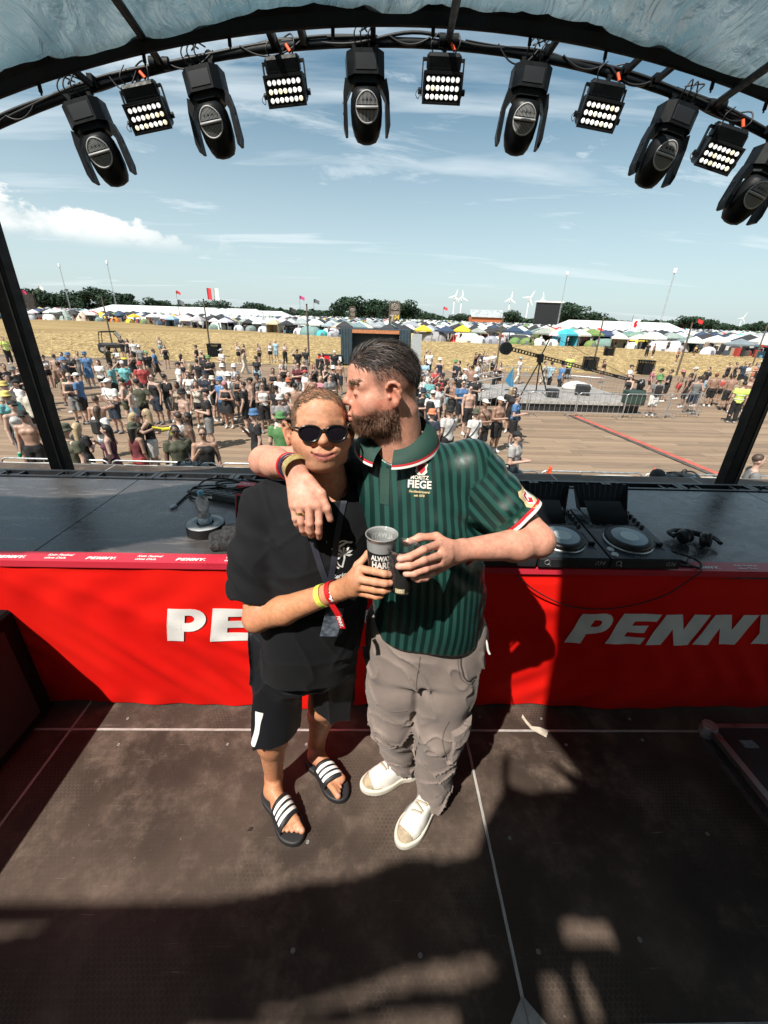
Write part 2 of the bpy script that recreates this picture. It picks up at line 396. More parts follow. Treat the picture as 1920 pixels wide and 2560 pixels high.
        for ax in range(3):
            for u in (0, 1):
                for v in (0, 1):
                    p = [0, 0, 0]; q = [0, 0, 0]; o = [i for i in range(3) if i != ax]
                    p[o[0]] = q[o[0]] = u; p[o[1]] = q[o[1]] = v; q[ax] = 1
                    A, B = corner[tuple(p)], corner[tuple(q)]; m = (A < 0) != (B < 0)
                    t = np.where(m, A / np.where(m, A - B, 1), 0)
                    pt = np.zeros((len(cells), 3)); pt[:, o[0]] = u; pt[:, o[1]] = v; pt[:, ax] = t
                    acc += pt * m[:, None]; cnt += m
        verts = s.lo + (i0 + cells + acc / cnt[:, None]) * s.h
        quads = []
        for ax in range(3):
            o = [(ax + 1) % 3, (ax + 2) % 3]
            sl0 = [slice(1, None)] * 3; sl1 = [slice(1, None)] * 3
            sl0[ax] = slice(0, N[ax] - 1); sl1[ax] = slice(1, N[ax])
            A, B = neg[tuple(sl0)], neg[tuple(sl1)]
            e = np.argwhere(A != B)
            if not len(e): continue
            s0 = A[tuple(e.T)]; e = e + 1; e[:, ax] -= 1
            def g(du, dv):
                q = e.copy(); q[:, o[0]] += du; q[:, o[1]] += dv
                q = np.minimum(q, N - 2); return idx[tuple(q.T)]
            Q = np.stack([g(-1, -1), g(0, -1), g(0, 0), g(-1, 0)], 1)
            Q[~s0] = Q[~s0][:, ::-1]; quads.append(Q)
        Q = np.concatenate(quads); return verts, Q[(Q >= 0).all(1)]
def _cubic(x, y, q):
    """monotone-ish cubic through the section values"""
    m = np.gradient(y, x); i = np.clip(np.searchsorted(x, q) - 1, 0, len(x) - 2); h = x[i + 1] - x[i]; t = (q - x[i]) / h
    return y[i] * (2 * t ** 3 - 3 * t ** 2 + 1) + m[i] * h * (t ** 3 - 2 * t ** 2 + t) + y[i + 1] * (-2 * t ** 3 + 3 * t ** 2) + m[i + 1] * h * (t ** 3 - t ** 2)
_HT = RNG.random((64, 64, 64)).astype(np.float32)
def vnoise(x, y, z):
    """value noise in -1..1"""
    x, y, z = np.broadcast_arrays(x, y, z); ix, iy, iz = np.floor(x).astype(int), np.floor(y).astype(int), np.floor(z).astype(int)
    fx, fy, fz = x - ix, y - iy, z - iz; fx, fy, fz = [t * t * (3 - 2 * t) for t in (fx, fy, fz)]
    r = 0
    for a in (0, 1):
        for b in (0, 1):
            for c in (0, 1):
                r = r + _HT[(ix + a) & 63, (iy + b) & 63, (iz + c) & 63] * (fx if a else 1 - fx) * (fy if b else 1 - fy) * (fz if c else 1 - fz)
    return r * 2 - 1
def set_col(o, cols, name='tone'):
    """per-vertex colour of the thing itself"""
    me = o.data; a = me.color_attributes.new(name, 'FLOAT_COLOR', 'POINT')
    c = np.ones((len(me.vertices), 4), np.float32); c[:, :cols.shape[1]] = cols; a.data.foreach_set('color', c.ravel())
def set_val(o, vals, name):
    a = o.data.attributes.new(name, 'FLOAT', 'POINT'); a.data.foreach_set('value', np.asarray(vals, np.float32))
def bvh_of(o): return BVHTree.FromPolygons([tuple(o.matrix_world @ v.co) for v in o.data.vertices], [tuple(p.vertices) for p in o.data.polygons])
# ================================================================== materials used in several places
m_black = mat('black_paint', (.018, .019, .021), .45, var=.3, bump=.1, rvar=.12)
m_rubber = mat('black_rubber', (.014, .014, .015), .7)
m_plastic = mat('black_plastic', (.020, .021, .024), .38, var=.2, vscale=20)
m_steel = mat('galvanised_steel', (.52, .53, .54), .42, .85, var=.25, vscale=14, rvar=.12)
m_alu = mat('aluminium_edge', (.42, .41, .39), .5, .25, var=.3, vscale=9, rvar=.12)
m_white = mat('white_print', (.80, .79, .77), .6, var=.05)
m_letter = mat('white_banner_print', (.74, .73, .72), .6, var=.08)
m_cable = mat('cable_black', (.010, .010, .011), .5)
m_orange = mat('orange_plastic', (.75, .10, .03), .5)
m_red = mat('red_plastic', (.55, .012, .02), .4)

def stage_deck_mat():
    """phenolic-faced plywood: brown-black film, hexagon anti-slip print worn through, scuffs and dust"""
    m, t = newmat('phenolic_deck'); v = t.coord('Object')
    o = t.n('ShaderNodeObjectInfo')
    vo = t.n('ShaderNodeVectorMath', operation='ADD'); t.l(v, vo.inputs[0]); t.l(o.outputs['Location'], vo.inputs[1]); w = vo.outputs[0]
    big = t.noise(1.1, 6, .62, w, .1); mid = t.noise(4.5, 9, .74, w, .0); fine = t.noise(60, 5, .7, w)
    col = t.mix(t.rng(big, .32, .68), (.036, .027, .022), (.085, .062, .050))
    col = t.mix(t.rng(mid, .45, .75, 0, .8), col, (.165, .124, .098))
    # scratches in two directions
    for ang, sc in ((.5, (3, 90, 1)), (-.9, (4, 120, 1)), (1.5, (2.5, 70, 1))):
        mp = t.n('ShaderNodeMapping'); t.l(w, mp.inputs[0]); mp.inputs[2].default_value = (0, 0, ang); mp.inputs[3].default_value = sc
        s = t.noise(1.6, 3, .5, mp.outputs[0], .4)
        col = t.mix(t.math('MULTIPLY', t.rng(s, .70, .78, 0, .6), t.rng(mid, .40, .60)), col, (.30, .25, .205))
    # worn hexagon relief
    def vm(op, x, y=None):
        n = t.n('ShaderNodeVectorMath', operation=op)
        for i, q in enumerate((x, y)):
            if q is None: continue
            if isinstance(q, tuple): n.inputs[i].default_value = q
            else: t.l(q, n.inputs[i])
        return n
    p = vm('MULTIPLY', w, (58, 58, 0)).outputs[0]; R_ = (1, 1.7320508, 1); H_ = (.5, .8660254, 0)
    ga = vm('SUBTRACT', vm('MODULO', vm('ADD', p, (1000, 1732.0508, 0)).outputs[0], R_).outputs[0], H_).outputs[0]; gb = vm('SUBTRACT', vm('MODULO', vm('ADD', p, (1000.5, 1732.9168, 0)).outputs[0], R_).outputs[0], H_).outputs[0]
    la, lb_ = vm('LENGTH', ga).outputs['Value'], vm('LENGTH', gb).outputs['Value']
    mv = t.n('ShaderNodeMix', data_type='VECTOR'); t.l(t.math('LESS_THAN', lb_, la), mv.inputs[0]); t.l(ga, mv.inputs[4]); t.l(gb, mv.inputs[5])
    ab = vm('ABSOLUTE', mv.outputs[1]).outputs[0]; sp_ = t.n('ShaderNodeSeparateXYZ'); t.l(ab, sp_.inputs[0])
    hd_ = t.math('SUBTRACT', .5, t.math('MAXIMUM', sp_.outputs[0], vm('DOT_PRODUCT', ab, (.5, .8660254, 0)).outputs['Value']))
    edge = t.rng(hd_, .02, .10)
    wear = t.rng(t.noise(1.4, 4, .6, w), .48, .64)
    col = t.mix(t.math('MULTIPLY', t.math('SUBTRACT', 1., edge), t.math('MULTIPLY', wear, .50)), col, (.15, .125, .10))
    col = t.mix(t.rng(fine, .64, .76, 0, .6), col, (.30, .26, .215))
    t.l(col, t.b.inputs['Base Color']); t.l(t.rng(mid, .3, .7, .42, .72), t.b.inputs['Roughness']); t.b.inputs['Specular IOR Level'].default_value = .16
    h = t.math('ADD', t.math('MULTIPLY', edge, .6), t.math('MULTIPLY', fine, .5)); t.bump(h, .32, .002)
    return m
m_deck = stage_deck_mat()

# ================================================================== stage floor: 2 x 1 m decks with aluminium edges
floor = mesh('stage_floor', [(-6, -4, -.30), (6, -4, -.30), (6, 4.9, -.30), (-6, 4.9, -.30)], [(0, 1, 2, 3)], m_black); tag(floor, 'raised stage floor of dark plywood decks', 'stage floor', kind='structure')
def deck_mesh(w, d):
    b = MB(); b.box((0.006, 0.006, -.04), (w - .006, d - .006, 0), bev=.002); return b
dk = deck_mesh(2, 1).build('deck_panel', m_deck, floor); deck_me = dk.data; first = True
rim = MB()
for (x0, y0, x1, y1) in ((0, 0, 2, .0055), (0, .9945, 2, 1), (0, .0055, .0055, .9945), (1.9945, .0055, 2, .9945)): rim.box((x0, y0, -.05), (x1, y1, .001))
rim_o = rim.build('deck_edge', m_alu, floor); rim_me = rim_o.data
for ix in range(-3, 4):
    for iy in range(-4, 4):
        x, y = .505 + ix * 2 - 2, 1.465 + iy
        if x > 5.8 or x < -5.9: continue
        if first: a, b = dk, rim_o; first = False
        else: a, b = link(bpy.data.objects.new('deck_panel', deck_me), floor), link(bpy.data.objects.new('deck_edge', rim_me), floor)
        a.location = (x, y, 0); b.location = (x, y, 0)
sc_b = MB().lathe([(.0080, 0), (.0075, .0018), (.0045, .0022), (.0035, .0006)], n=10)
sc_m = sc_b.build('screw', mat('worn_screw', (.22, .21, .20), .5, .3), floor); k = 0
for x in (-1.20, -.72, -.28, .16, .60, .98, 1.42):
    for y in (.64, .98, 1.40, 1.53):
        if random.random() < .3: continue
        o = sc_m if k == 0 else link(bpy.data.objects.new('screw', sc_m.data), floor); k += 1
        o.location = (x + random.uniform(-.05, .05), y + random.uniform(-.02, .02), .0005)
# corner fitting of the deck by the camera
b = MB(); b.prism([(.508, .468), (.508, .53), (.565, .468)], .0012, .004); b.prism([(.502, .468), (.502, .53), (.445, .468)], .0012, .004)
b.build('corner_plate', m_alu, floor)
fr = MB(); fr.box((-6.05, 4.905, -2.04), (6.05, 4.94, .0)); fr.box((-6.05, -4.05, -2.04), (-6.005, 4.9, -.001)); fr.box((6.005, -4.05, -2.04), (6.05, 4.9, -.001))
fr.build('stage_skirt', m_black, floor)
# black backdrop behind the stage
bd = MB(); n = 60
for i in range(n):
    x0, x1 = -6 + 12 * i / n, -6 + 12 * (i + 1) / n
    bd.quad((x0, -4 + .05 * math.sin(i * 1.9), 0), (x1, -4 + .05 * math.sin((i + 1) * 1.9), 0), (x1, -4, 3.2), (x0, -4, 3.2))
tag(bd.build('backdrop', mat('black_cloth', (.012, .012, .013), .9)), 'black cloth backdrop closing the rear of the stage', 'backdrop', kind='structure')

# ================================================================== DJ table
tb = empty('dj_table', (.4, 1.6, 0), label='long black topped DJ table with red cloth front', cat='table')
def T(p): return (p[0] - .4, p[1] - 1.6, p[2])
def table_top_mat():
    m, t = newmat('table_top_film'); v = t.coord('Object')
    big = t.noise(1.3, 6, .6, v, .8); mid = t.noise(7, 7, .66, v, 1.2)
    st = t.n('ShaderNodeMapping'); t.l(v, st.inputs[0]); st.inputs[3].default_value = (2, 9, 1); st.inputs[2].default_value = (0, 0, .35)
    smear = t.noise(2.4, 6, .6, st.outputs[0], .9)
    col = t.mix(t.rng(big, .3, .7), (.036, .034, .037), (.070, .063, .062)); col = t.mix(t.rng(smear, .52, .74, 0, .8), col, (.165, .145, .135))
    col = t.mix(t.rng(t.noise(50, 5, .7, v), .69, .8, 0, .4), col, (.25, .24, .22))
    t.l(col, t.b.inputs['Base Color']); t.l(t.rng(mid, .3, .7, .20, .36), t.b.inputs['Roughness']); t.b.inputs['Specular IOR Level'].default_value = .85; t.bump(t.noise(160, 3, .6, v), .05, .001); return m
m_top = table_top_mat()
for i in range(-2, 3):
    x0 = .405 + i * 2 - 1.9; b = MB(); b.box((x0 + .002, 1.565, .89), (x0 + 1.998, 2.53, .94), bev=.002)
    b.v = [T(p) for p in b.v]; b.build('table_top', m_top, tb)
for i in range(-2, 4):
    for y in (1.68, 2.45):
        b = MB(); b.cyl(T((.405 + i * 2 - 1.88, y, .0)), T((.405 + i * 2 - 1.88, y, .89)), .024, n=10); b.build('leg', m_alu, tb)
def cloth_mat():
    m, t = newmat('red_banner_cloth'); v = t.coord('Object')
    col = t.mix(t.rng(t.noise(3, 4, .5, v), .3, .7), (.66, .006, .004), (.76, .011, .006)); t.l(col, t.b.inputs['Base Color'])
    t.b.inputs['Roughness'].default_value = .72; t.b.inputs['Specular IOR Level'].default_value = .12; t.b.inputs['Sheen Weight'].default_value = 0
    wv = t.noise(420, 2, .5, v); t.bump(wv, .12, .001); return m
m_cloth = cloth_mat()
def cloth_y(x, z):
    """how far the hanging cloth stands out at (x, z)"""
    h = (.93 - z) / .93
    y = 1.556 + .055 * h
    y += .010 * math.exp(-((z - .80 + .10 * math.sin(x * 2.3)) / .05) ** 2) * math.sin(x * 4.1 + 1) * (x > .3) + .0035 * math.sin(x * 31 + 5 * math.sin(z * 7 + x * 2)) * (.3 + h) + h * (.012 * math.sin(x * 3.1 + 1.2 * z) + .007 * math.sin(x * 7.3 - 2.2 * z + 1)) + .004 * math.sin(x * 17 + z * 9) * min(1, max(0, (x - .3) * .0 + .35))
    y += -.012 * math.exp(-((x + .9 + (z - .5) * 1.25) / .10) ** 2) * min(1, 2 * h)       # long pull folds running down to the right
    y += -.010 * math.exp(-((x + .45 + (z - .35) * 1.9) / .09) ** 2) * min(1, 2 * h)
    y += -.008 * math.exp(-((x + 1.35 + (z - .6) * 1.0) / .07) ** 2)
    y += .006 * math.exp(-((z - .885) / .018) ** 2) * (.5 + .5 * math.sin(x * 9)) * (1 if x > .4 else .4)
    return y
nx, nz = 460, 60; V = []; Fc = []
for i in range(nx + 1):
    x = -3.4 + 7.4 * i / nx
    for j in range(nz + 1):
        z = .937 - .925 * j / nz; V.append(T((x, cloth_y(x, z) - .004 * math.sin(j / nz * 3.14), z)))
for i in range(nx):
    for j in range(nz): a = i * (nz + 1) + j; Fc.append((a, a + 1, a + nz + 2, a + nz + 1))
cloth = mesh('cloth', V, Fc, m_cloth, tb, True); cloth['label'] = 'red cloth hanging down the front of the table'
# red printed tape along the top edge
tape = MB(); seg = 120
for i in range(seg):
    x0, x1 = -3.4 + 7.4 * i / seg, -3.4 + 7.4 * (i + 1) / seg
    tape.quad(T((x0, 1.549, .9425)), T((x1, 1.549, .9425)), T((x1, 1.624, .9435)), T((x0, 1.624, .9435)))
    tape.quad(T((x0, 1.5485, .912)), T((x1, 1.5485, .912)), T((x1, 1.549, .9425)), T((x0, 1.549, .9425)))
def tape_mat():
    m, t = newmat('red_edge_tape'); v = t.coord('Object')
    w = t.n('ShaderNodeTexWave'); w.inputs['Scale'].default_value = 46; w.inputs['Distortion'].default_value = 6; w.inputs['Detail Scale'].default_value = 6; t.l(v, w.inputs['Vector'])
    msk = t.math('MULTIPLY', t.rng(t.noise(3.3, 2, .5, v), .55, .62), t.rng(w.outputs['Fac'], .5, .6))
    t.l(t.mix(t.math('MULTIPLY', msk, .6), (.56, .03, .055), (.34, .010, .035)), t.b.inputs['Base Color']); t.b.inputs['Roughness'].default_value = .35; return m
tape.build('edge_tape', tape_mat(), tb)
# --- heavy slanted lettering
def glyph(ch):
    """outlines in units of the cap height; width is returned too"""
    if ch == 'P':
        return [[(0, 0), (0, 1), (.52, 1)] + arc_pts(.52, .66, .38, .34, 90, -90, 10) + [(.40, .32), (.40, 0)],
                [(.40, .56)] + arc_pts(.50, .675, .125, .115, -90, 90, 6) + [(.40, .79)]], 1.04
    if ch == 'E': return [[(0, 0), (0, 1), (.92, 1), (.92, .76), (.38, .76), (.38, .625), (.80, .625), (.80, .395), (.38, .395), (.38, .24), (.90, .24), (.90, 0)]], 1.03
    if ch == 'N': return [[(0, 0), (0, 1), (.42, 1), (.72, .50), (.72, 1), (1.12, 1), (1.12, 0), (.72, 0), (.40, .55), (.40, 0)]], 1.24
    if ch == 'Y': return [[(.34, 0), (.34, .36), (-.08, 1), (.37, 1), (.56, .64), (.78, 1), (1.20, 1), (.76, .36), (.76, 0)]], 1.12
    return [arc_pts(.2, .17, .17, .17, 0, 345, 14)], .4
def logo(cap, shear, dot=True):
    parts = []; x = 0
    for ch in 'PENNY' + ('.' if dot else ''):
        lp, w = glyph(ch)
        parts.append((ch, [[((x + a + shear * b) * cap, b * cap) for a, b in l] for l in lp])); x += w
    return parts
m_dot = mat('yellow_print', (.80, .52, .01), .6)
def densify(lp, step):
    out = []
    for i, p in enumerate(lp):
        q = lp[(i + 1) % len(lp)]; n = max(1, int(math.hypot(q[0] - p[0], q[1] - p[1]) / step))
        out += [(p[0] + (q[0] - p[0]) * k / n, p[1] + (q[1] - p[1]) * k / n) for k in range(n)]
    return out
def scan_fill(loops, step):
    """fill outlines with narrow quads so that print follows a curved surface"""
    xs = sorted({round(p[0], 5) for l in loops for p in l}); x0, x1 = xs[0], xs[-1]; cuts = sorted(set(xs + [x0 + step * i for i in range(int((x1 - x0) / step) + 1)]))
    v = []; f = []
    for a, b in zip(cuts, cuts[1:]):
        if b - a < 1e-6: continue
        def ys(x):
            r = []
            for l in loops:
                for i in range(len(l)):
                    (xa, ya), (xb, yb) = l[i], l[(i + 1) % len(l)]
                    if (xa <= x < xb) or (xb <= x < xa): r.append((i, ya + (yb - ya) * (x - xa) / (xb - xa), id(l)))
            return sorted(r, key=lambda q: q[1])
        mid = ys((a + b) / 2)
        for p, q in zip(mid[::2], mid[1::2]):
            def at(e, x):
                for l in loops:
                    if id(l) == e[2]:
                        (xa, ya), (xb, yb) = l[e[0]], l[(e[0] + 1) % len(l)]; return ya + (yb - ya) * (x - xa) / (xb - xa)
            y00, y01, y10, y11 = at(p, a), at(q, a), at(p, b), at(q, b); m_ = max(1, int(max(y01 - y00, y11 - y10) / (step * 2)))
            for k in range(m_):
                n = len(v); v += [(a, y00 + (y01 - y00) * k / m_), (b, y10 + (y11 - y10) * k / m_), (b, y10 + (y11 - y10) * (k + 1) / m_), (a, y00 + (y01 - y00) * (k + 1) / m_)]; f.append((n, n + 1, n + 2, n + 3))
    return v, f
for lx in (-2.90, -.965, .968):
    for ch, lp in logo(.195, .20):
        v, f = scan_fill(lp, .008)
        v = [T((lx + x, cloth_y(lx + x, .495 + z) - .0085, .495 + z)) for x, z in v]
        mesh('printed_letter' if ch != '.' else 'printed_dot', v, f, m_letter if ch != '.' else m_dot, cloth)
tl_v, tl_f = [], []
for i in range(19):
    xx = -3.1 + i * .385
    if xx > .25 and xx < 1.43: continue
    for ch, lp in logo(.021, .25):
        v, f = shape_mesh(lp); n = len(tl_v); tl_v += [T((xx + p[0] - .06, 1.566 + p[1], .9445)) for p in v]; tl_f += [tuple(q + n for q in g) for g in f]
    for ln, dy in (('Kein Festival', .012), ('ohne Dich.', -.012)):
        v, f = text_mesh(ln, .021, .15, .0006, align='LEFT'); n = len(tl_v); tl_v += [T((xx + .15 + p[0], 1.585 + dy + p[1], .9445)) for p in v]; tl_f += [tuple(q + n for q in g) for g in f]
mesh('tape_lettering', tl_v, tl_f, mat('tape_print', (.85, .78, .76), .5), tb)['kind'] = 'stuff'

# ================================================================== black monitor cabinet left of the table
sp = empty('side_monitor', (-2.15, 1.0, 0), label='black loudspeaker cabinet standing in shade at the end of the table', cat='loudspeaker')
b = MB(); b.box((.0, -.9, .02), (.50, .585, .66), off=(0, 0, 0), bev=.012); b.build('cabinet', mat('cabinet_black', (.005, .005, .006), .8, spec=.1), sp)
b = MB(); b.box((.501, -.80, .08), (.508, .50, .60), bev=.003); b.build('grille', mat('speaker_grille', (.012, .012, .013), .8, bump=.6, bscale=400), sp)
b = MB(); b.box((-.2, -.3, .66), (.47, .35, .70), bev=.008); b.build('lid', mat('cabinet_black', None), sp)

# ================================================================== roof: arched front bay with tarpaulin, and an added, unseen rear sheet holed to shape the sunlight
def beam_z(x): return 3.574 - .0545 * (x - .37) ** 2
def pipe_z(x): return 3.661 - .0574 * (x - .305) ** 2
m_truss = mat('truss_black', (.0035, .005, .0065), .6, spec=.22, var=.3, rvar=.1, bump=.08)
m_tarp_edge = mat('tarp_edge_black', (.004, .0055, .007), .6, spec=.25, var=.2, bump=.2, bscale=14, bdist=.02)
arch = empty('roof_arch', (.15, 3.75, 3.6), label='curved black roof arch with tarpaulin edge spanning the stage front', cat='roof arch')
def A_(p): return (p[0] - .15, p[1] - 3.75, p[2] - 3.6)
bm = MB(); xs = [-4.4 + 9.0 * i / 60 for i in range(61)]
prof = [(3.615, 0.004), (3.63, .0), (3.645, .004), (3.645, .08), (3.615, .08)]
for i, x in enumerate(xs[:-1]):
    x1 = xs[i + 1]
    for j in range(5):
        (ya, za), (yb, zb) = prof[j], prof[(j + 1) % 5]
        bm.quad(A_((x, ya, beam_z(x) + za)), A_((x1, ya, beam_z(x1) + za)), A_((x1, yb, beam_z(x1) + zb)), A_((x, yb, beam_z(x) + zb)))
bm.build('beam', m_truss, arch)
pp = MB(); pp.tube([A_((x, 4.0, pipe_z(x))) for x in xs], .027, 10); pp.build('pipe', m_truss, arch)
cb = MB()
for k in range(4):
    ph = random.uniform(0, 6)
    cb.tube([A_((x, 4.0 + .03 * math.cos(ph + x * 1.3 + k), pipe_z(x) + .014 + .010 * math.sin(ph + 4.3 * x) + (.02 if k == 3 else 0) * math.sin(7 * x))) for x in [-4.4 + 9 * i / 150 for i in range(151)]], .010, 6)
cb.build('cable_bundle', m_cable, arch)
for k in range(16):
    x0 = -3.0 + k * .39 + random.uniform(-.1, .1); x1 = x0 + random.uniform(.2, .5); b = MB(); b.tube([A_(p) for p in catenary((x0, 3.97, pipe_z(x0) + .02), (x1, 3.97, pipe_z(x1) + .02), random.uniform(-.02, .10), 10)], random.choice([.005, .007, .009]), 6); b.build('cable_loop', m_cable, arch)
sp_me = None
for x in (-3.2, -2.0, -.72, -.52, -.05, 1.15, 1.72, 1.95, 2.9):
    b = MB(); b.box((x - .017, 3.93, pipe_z(x) - .02), (x + .017, 3.97, pipe_z(x) + .03)); b.box((x - .017, 3.646, beam_z(x) + .045), (x + .017, 3.93, beam_z(x) + .075)); b.box((x - .017, 3.90, beam_z(x) + .045), (x + .017, 3.93, pipe_z(x) + .03))
    b.v = [A_(p) for p in b.v]; b.build('bracket', m_truss, arch)
for x in (-2.75, -2.2, -1.5, -.95, -.3, .33, .95, 1.45, 2.2, 2.6, 3.1):
    b = MB(); b.cyl(A_((x, 3.65, beam_z(x) - .03)), A_((x, 3.65, beam_z(x) + .01)), .012, n=8); b.cyl(A_((x, 3.65, beam_z(x) - .045)), A_((x, 3.65, beam_z(x) - .03)), .006, n=6); b.build('bolt', m_truss, arch)
# scalloped black hem of the tarpaulin
hm = MB(); N = 260
def hemp(x, k):
    sc = .010 * math.sin(x * 13 + math.sin(x * 5)) + .005 * math.sin(x * 31 + 1)
    return ((x, 3.600, beam_z(x) - .002), (x, 3.585 + .4 * sc, beam_z(x) + .05), (x, 3.565 + .6 * sc, beam_z(x) + .080 + sc))[k]
for i in range(N):
    x0, x1 = -4.3 + 8.8 * i / N, -4.3 + 8.8 * (i + 1) / N
    for k in (0, 1): hm.quad(A_(hemp(x0, k)), A_(hemp(x1, k)), A_(hemp(x1, k + 1)), A_(hemp(x0, k + 1)))
hm.build('tarpaulin_hem', m_tarp_edge, arch)
# grey translucent tarpaulin of the front bay, wrinkled where it is pulled over the arch
def membrane_mat():
    m, t = newmat('translucent_tarpaulin'); t.t.nodes.remove(t.b)
    v = t.coord('Object'); col = t.mix(t.rng(t.noise(1.4, 3, .5, v), .3, .7), (.13, .24, .30), (.27, .39, .45))
    d = t.n('ShaderNodeBsdfDiffuse'); tr = t.n('ShaderNodeBsdfTranslucent'); g = t.n('ShaderNodeBsdfGlossy'); g.inputs['Roughness'].default_value = .18
    t.l(col, d.inputs[0]); t.l(col, tr.inputs[0]); bp = t.n('ShaderNodeBump'); bp.inputs['Strength'].default_value = .9; bp.inputs['Distance'].default_value = .05; st_ = t.n('ShaderNodeMapping'); t.l(v, st_.inputs[0]); st_.inputs[3].default_value = (5, 1.6, 5); t.l(t.noise(1.6, 4, .5, st_.outputs[0], 1.2), bp.inputs['Height']); [t.l(bp.outputs[0], q.inputs['Normal']) for q in (d, g, tr)]; m1 = t.n('ShaderNodeMixShader'); m1.inputs[0].default_value = .40; t.l(d.outputs[0], m1.inputs[1]); t.l(tr.outputs[0], m1.inputs[2])
    m2 = t.n('ShaderNodeMixShader'); m2.inputs[0].default_value = .24; t.l(m1.outputs[0], m2.inputs[1]); t.l(g.outputs[0], m2.inputs[2]); t.l(m2.outputs[0], t.o.inputs[0]); return m
nx, ny = 360, 70; X = np.linspace(-4.6, 4.8, nx + 1); S = np.linspace(0, 1, ny + 1)
gx, gs = np.meshgrid(X, S, indexing='ij'); gy = 3.61 - 1.535 * gs
gz = 3.564 - .0545 * (gx - .37) ** 2 + .074 + .10 * np.sin(gs * 1.5)
fade = np.exp(-gs * 2.2) * (1 - np.exp(-(gs / .09) ** 2))
side = np.sign(gx - .2)
gz += fade * (.045 * vnoise(gx * 7 + gs * 6 * side, gs * 3.2, 1.5) + .026 * vnoise(gx * 17 + gs * 9 * side, gs * 6, 7.5)) + .03 * vnoise(gx * 1.7 + gs * 3 * side, gs * 2, 3.3) + .012 * vnoise(gx * 6 + gs * 10 * side, gs * 5, 9.3)
gz -= .012 * np.exp(-(gs / .03) ** 2)
V = np.stack([gx - .15, gy - 3.75, gz - 3.6], -1).reshape(-1, 3); I = np.arange((nx + 1) * (ny + 1)).reshape(nx + 1, ny + 1)
Q = np.stack([I[:-1, :-1], I[1:, :-1], I[1:, 1:], I[:-1, 1:]], -1).reshape(-1, 4)
mesh('tarpaulin', V, Q, membrane_mat(), arch, True)
# slanting braces clamped to the pipe
for (x, xe, ze) in ((-1.53, -1.26, -.15), (.47, .33, -.41), (2.46, 1.94, -.245)):
    b = MB(); b.cyl(A_((x, 3.98, pipe_z(x) + .02)), A_((xe, 2.3, pipe_z(x) + ze)), .024, n=10)
    for s in (-1, 1): b.cyl(A_((x + s * .045 - .02, 3.97, pipe_z(x) + .01)), A_((x + s * .045 + .02, 3.97, pipe_z(x) + .01)), .036, n=12)
    b.build('brace', m_truss, arch)
for (x, yb) in ((-3.085, 4.0), (3.70, 4.0)):
    s = -1 if x < 0 else 1
    post = empty('roof_post', (x, yb, 0), label='black roof post ' + ('rising beyond the cable end of the table' if s < 0 else 'rising beyond the headphone end of the table'), cat='post', group='roof posts at the stage front')
    b = MB(); b.box((-.075, -.06, .0), (.075, .06, 3.05 if s < 0 else 3.0), bev=.006); b.build('tube', m_truss, post)
    b = MB(); b.box((.03, -.067, .1), (.044, -.0605, 2.9)); b.build('edge_profile', m_black, post)
    b = MB(); b.box((-.13, -.12, 0.002), (.13, .12, .02)); b.build('foot_plate', m_black, post)
# rear roof: added sheet out of view, holes cut to place the sun patches
SH = Vector((SUN_D.x / -SUN_D.z, SUN_D.y / -SUN_D.z))       # drift of a shadow per metre of fall
RZ = 3.5
gaps = [  # where sun falls on the stage floor (z = 0)
    [(-3.6, .38), (-1.23, .69), (-.62, .775), (0, .86), (.44, .93), (.50, 1.02), (.62, 1.15), (.66, 1.30), (.72, 1.38), (.90, 1.30), (1.00, 1.22), (.93, 1.50), (1.0, 1.66), (1.13, 1.85), (1.28, 2.2), (1.36, 2.62), (.95, 2.60), (0, 2.45), (-.46, 2.37), (-.83, 2.20), (-2.0, 2.14), (-3.6, 2.06)],
    [(.66, 1.19), (.74, 1.17), (.95, 1.17), (.86, 1.34), (.72, 1.36)],
    [(.70, .66), (.86, .645), (.86, .70), (.71, .715)],
    [(.56, .48), (.635, .47), (.625, .575), (.57, .585)], [(.70, .47), (.74, .47), (.72, .60), (.70, .58)],
    [(-.4, .50), (.30, .555), (.44, .585), (.40, .62), (-.1, .545)], [(-.7, .42), (.3, .44), (.3, .50), (-.5, .47)],
    [(-4.6, 2.78), (-1.2, 2.80), (-.4, 3.2), (-.2, 3.9), (-4.6, 3.9)]]
gaps = [[(x - SH.x * RZ, y - SH.y * RZ) for x, y in g] for g in gaps]
b = MB(); st = .012; nx_, ny_ = int(11.4 / st), int(6.05 / st)
GX, GY = np.meshgrid(-6 + (np.arange(nx_) + .5) * st, -4 + (np.arange(ny_) + .5) * st, indexing='ij'); hole = np.zeros(GX.shape, bool)
WX, WY = GX + .02 * vnoise(GX * 5, GY * 5, 0 * GX + .5), GY + .02 * vnoise(GX * 5, GY * 5, 0 * GX + 9.5)
for g in gaps:
    r = np.zeros(GX.shape, bool)
    for (xa, ya), (xb, yb) in zip(g, g[1:] + g[:1]):
        if ya != yb: r ^= ((ya > WY) != (yb > WY)) & (WX < (xb - xa) * (WY - ya) / (yb - ya) + xa)
    hole |= r
for i in range(nx_):
    ed = np.flatnonzero(np.diff(np.concatenate([[1], hole[i].astype(np.int8), [1]])))
    for j, k in zip(ed[::2], ed[1::2]): b.quad((-6 + i * st, -4 + j * st, RZ), (-6 + i * st, -4 + k * st, RZ), (-6 + (i + 1) * st, -4 + k * st, RZ), (-6 + (i + 1) * st, -4 + j * st, RZ))
rr = b.build('added_roof_sheet', mat('added_sheet_dark', (.03, .032, .035), .7)); tag(rr, 'added dark roof sheet, unseen over the rear stage, holed to shape the sun patches', 'roof', kind='structure')
b = MB()
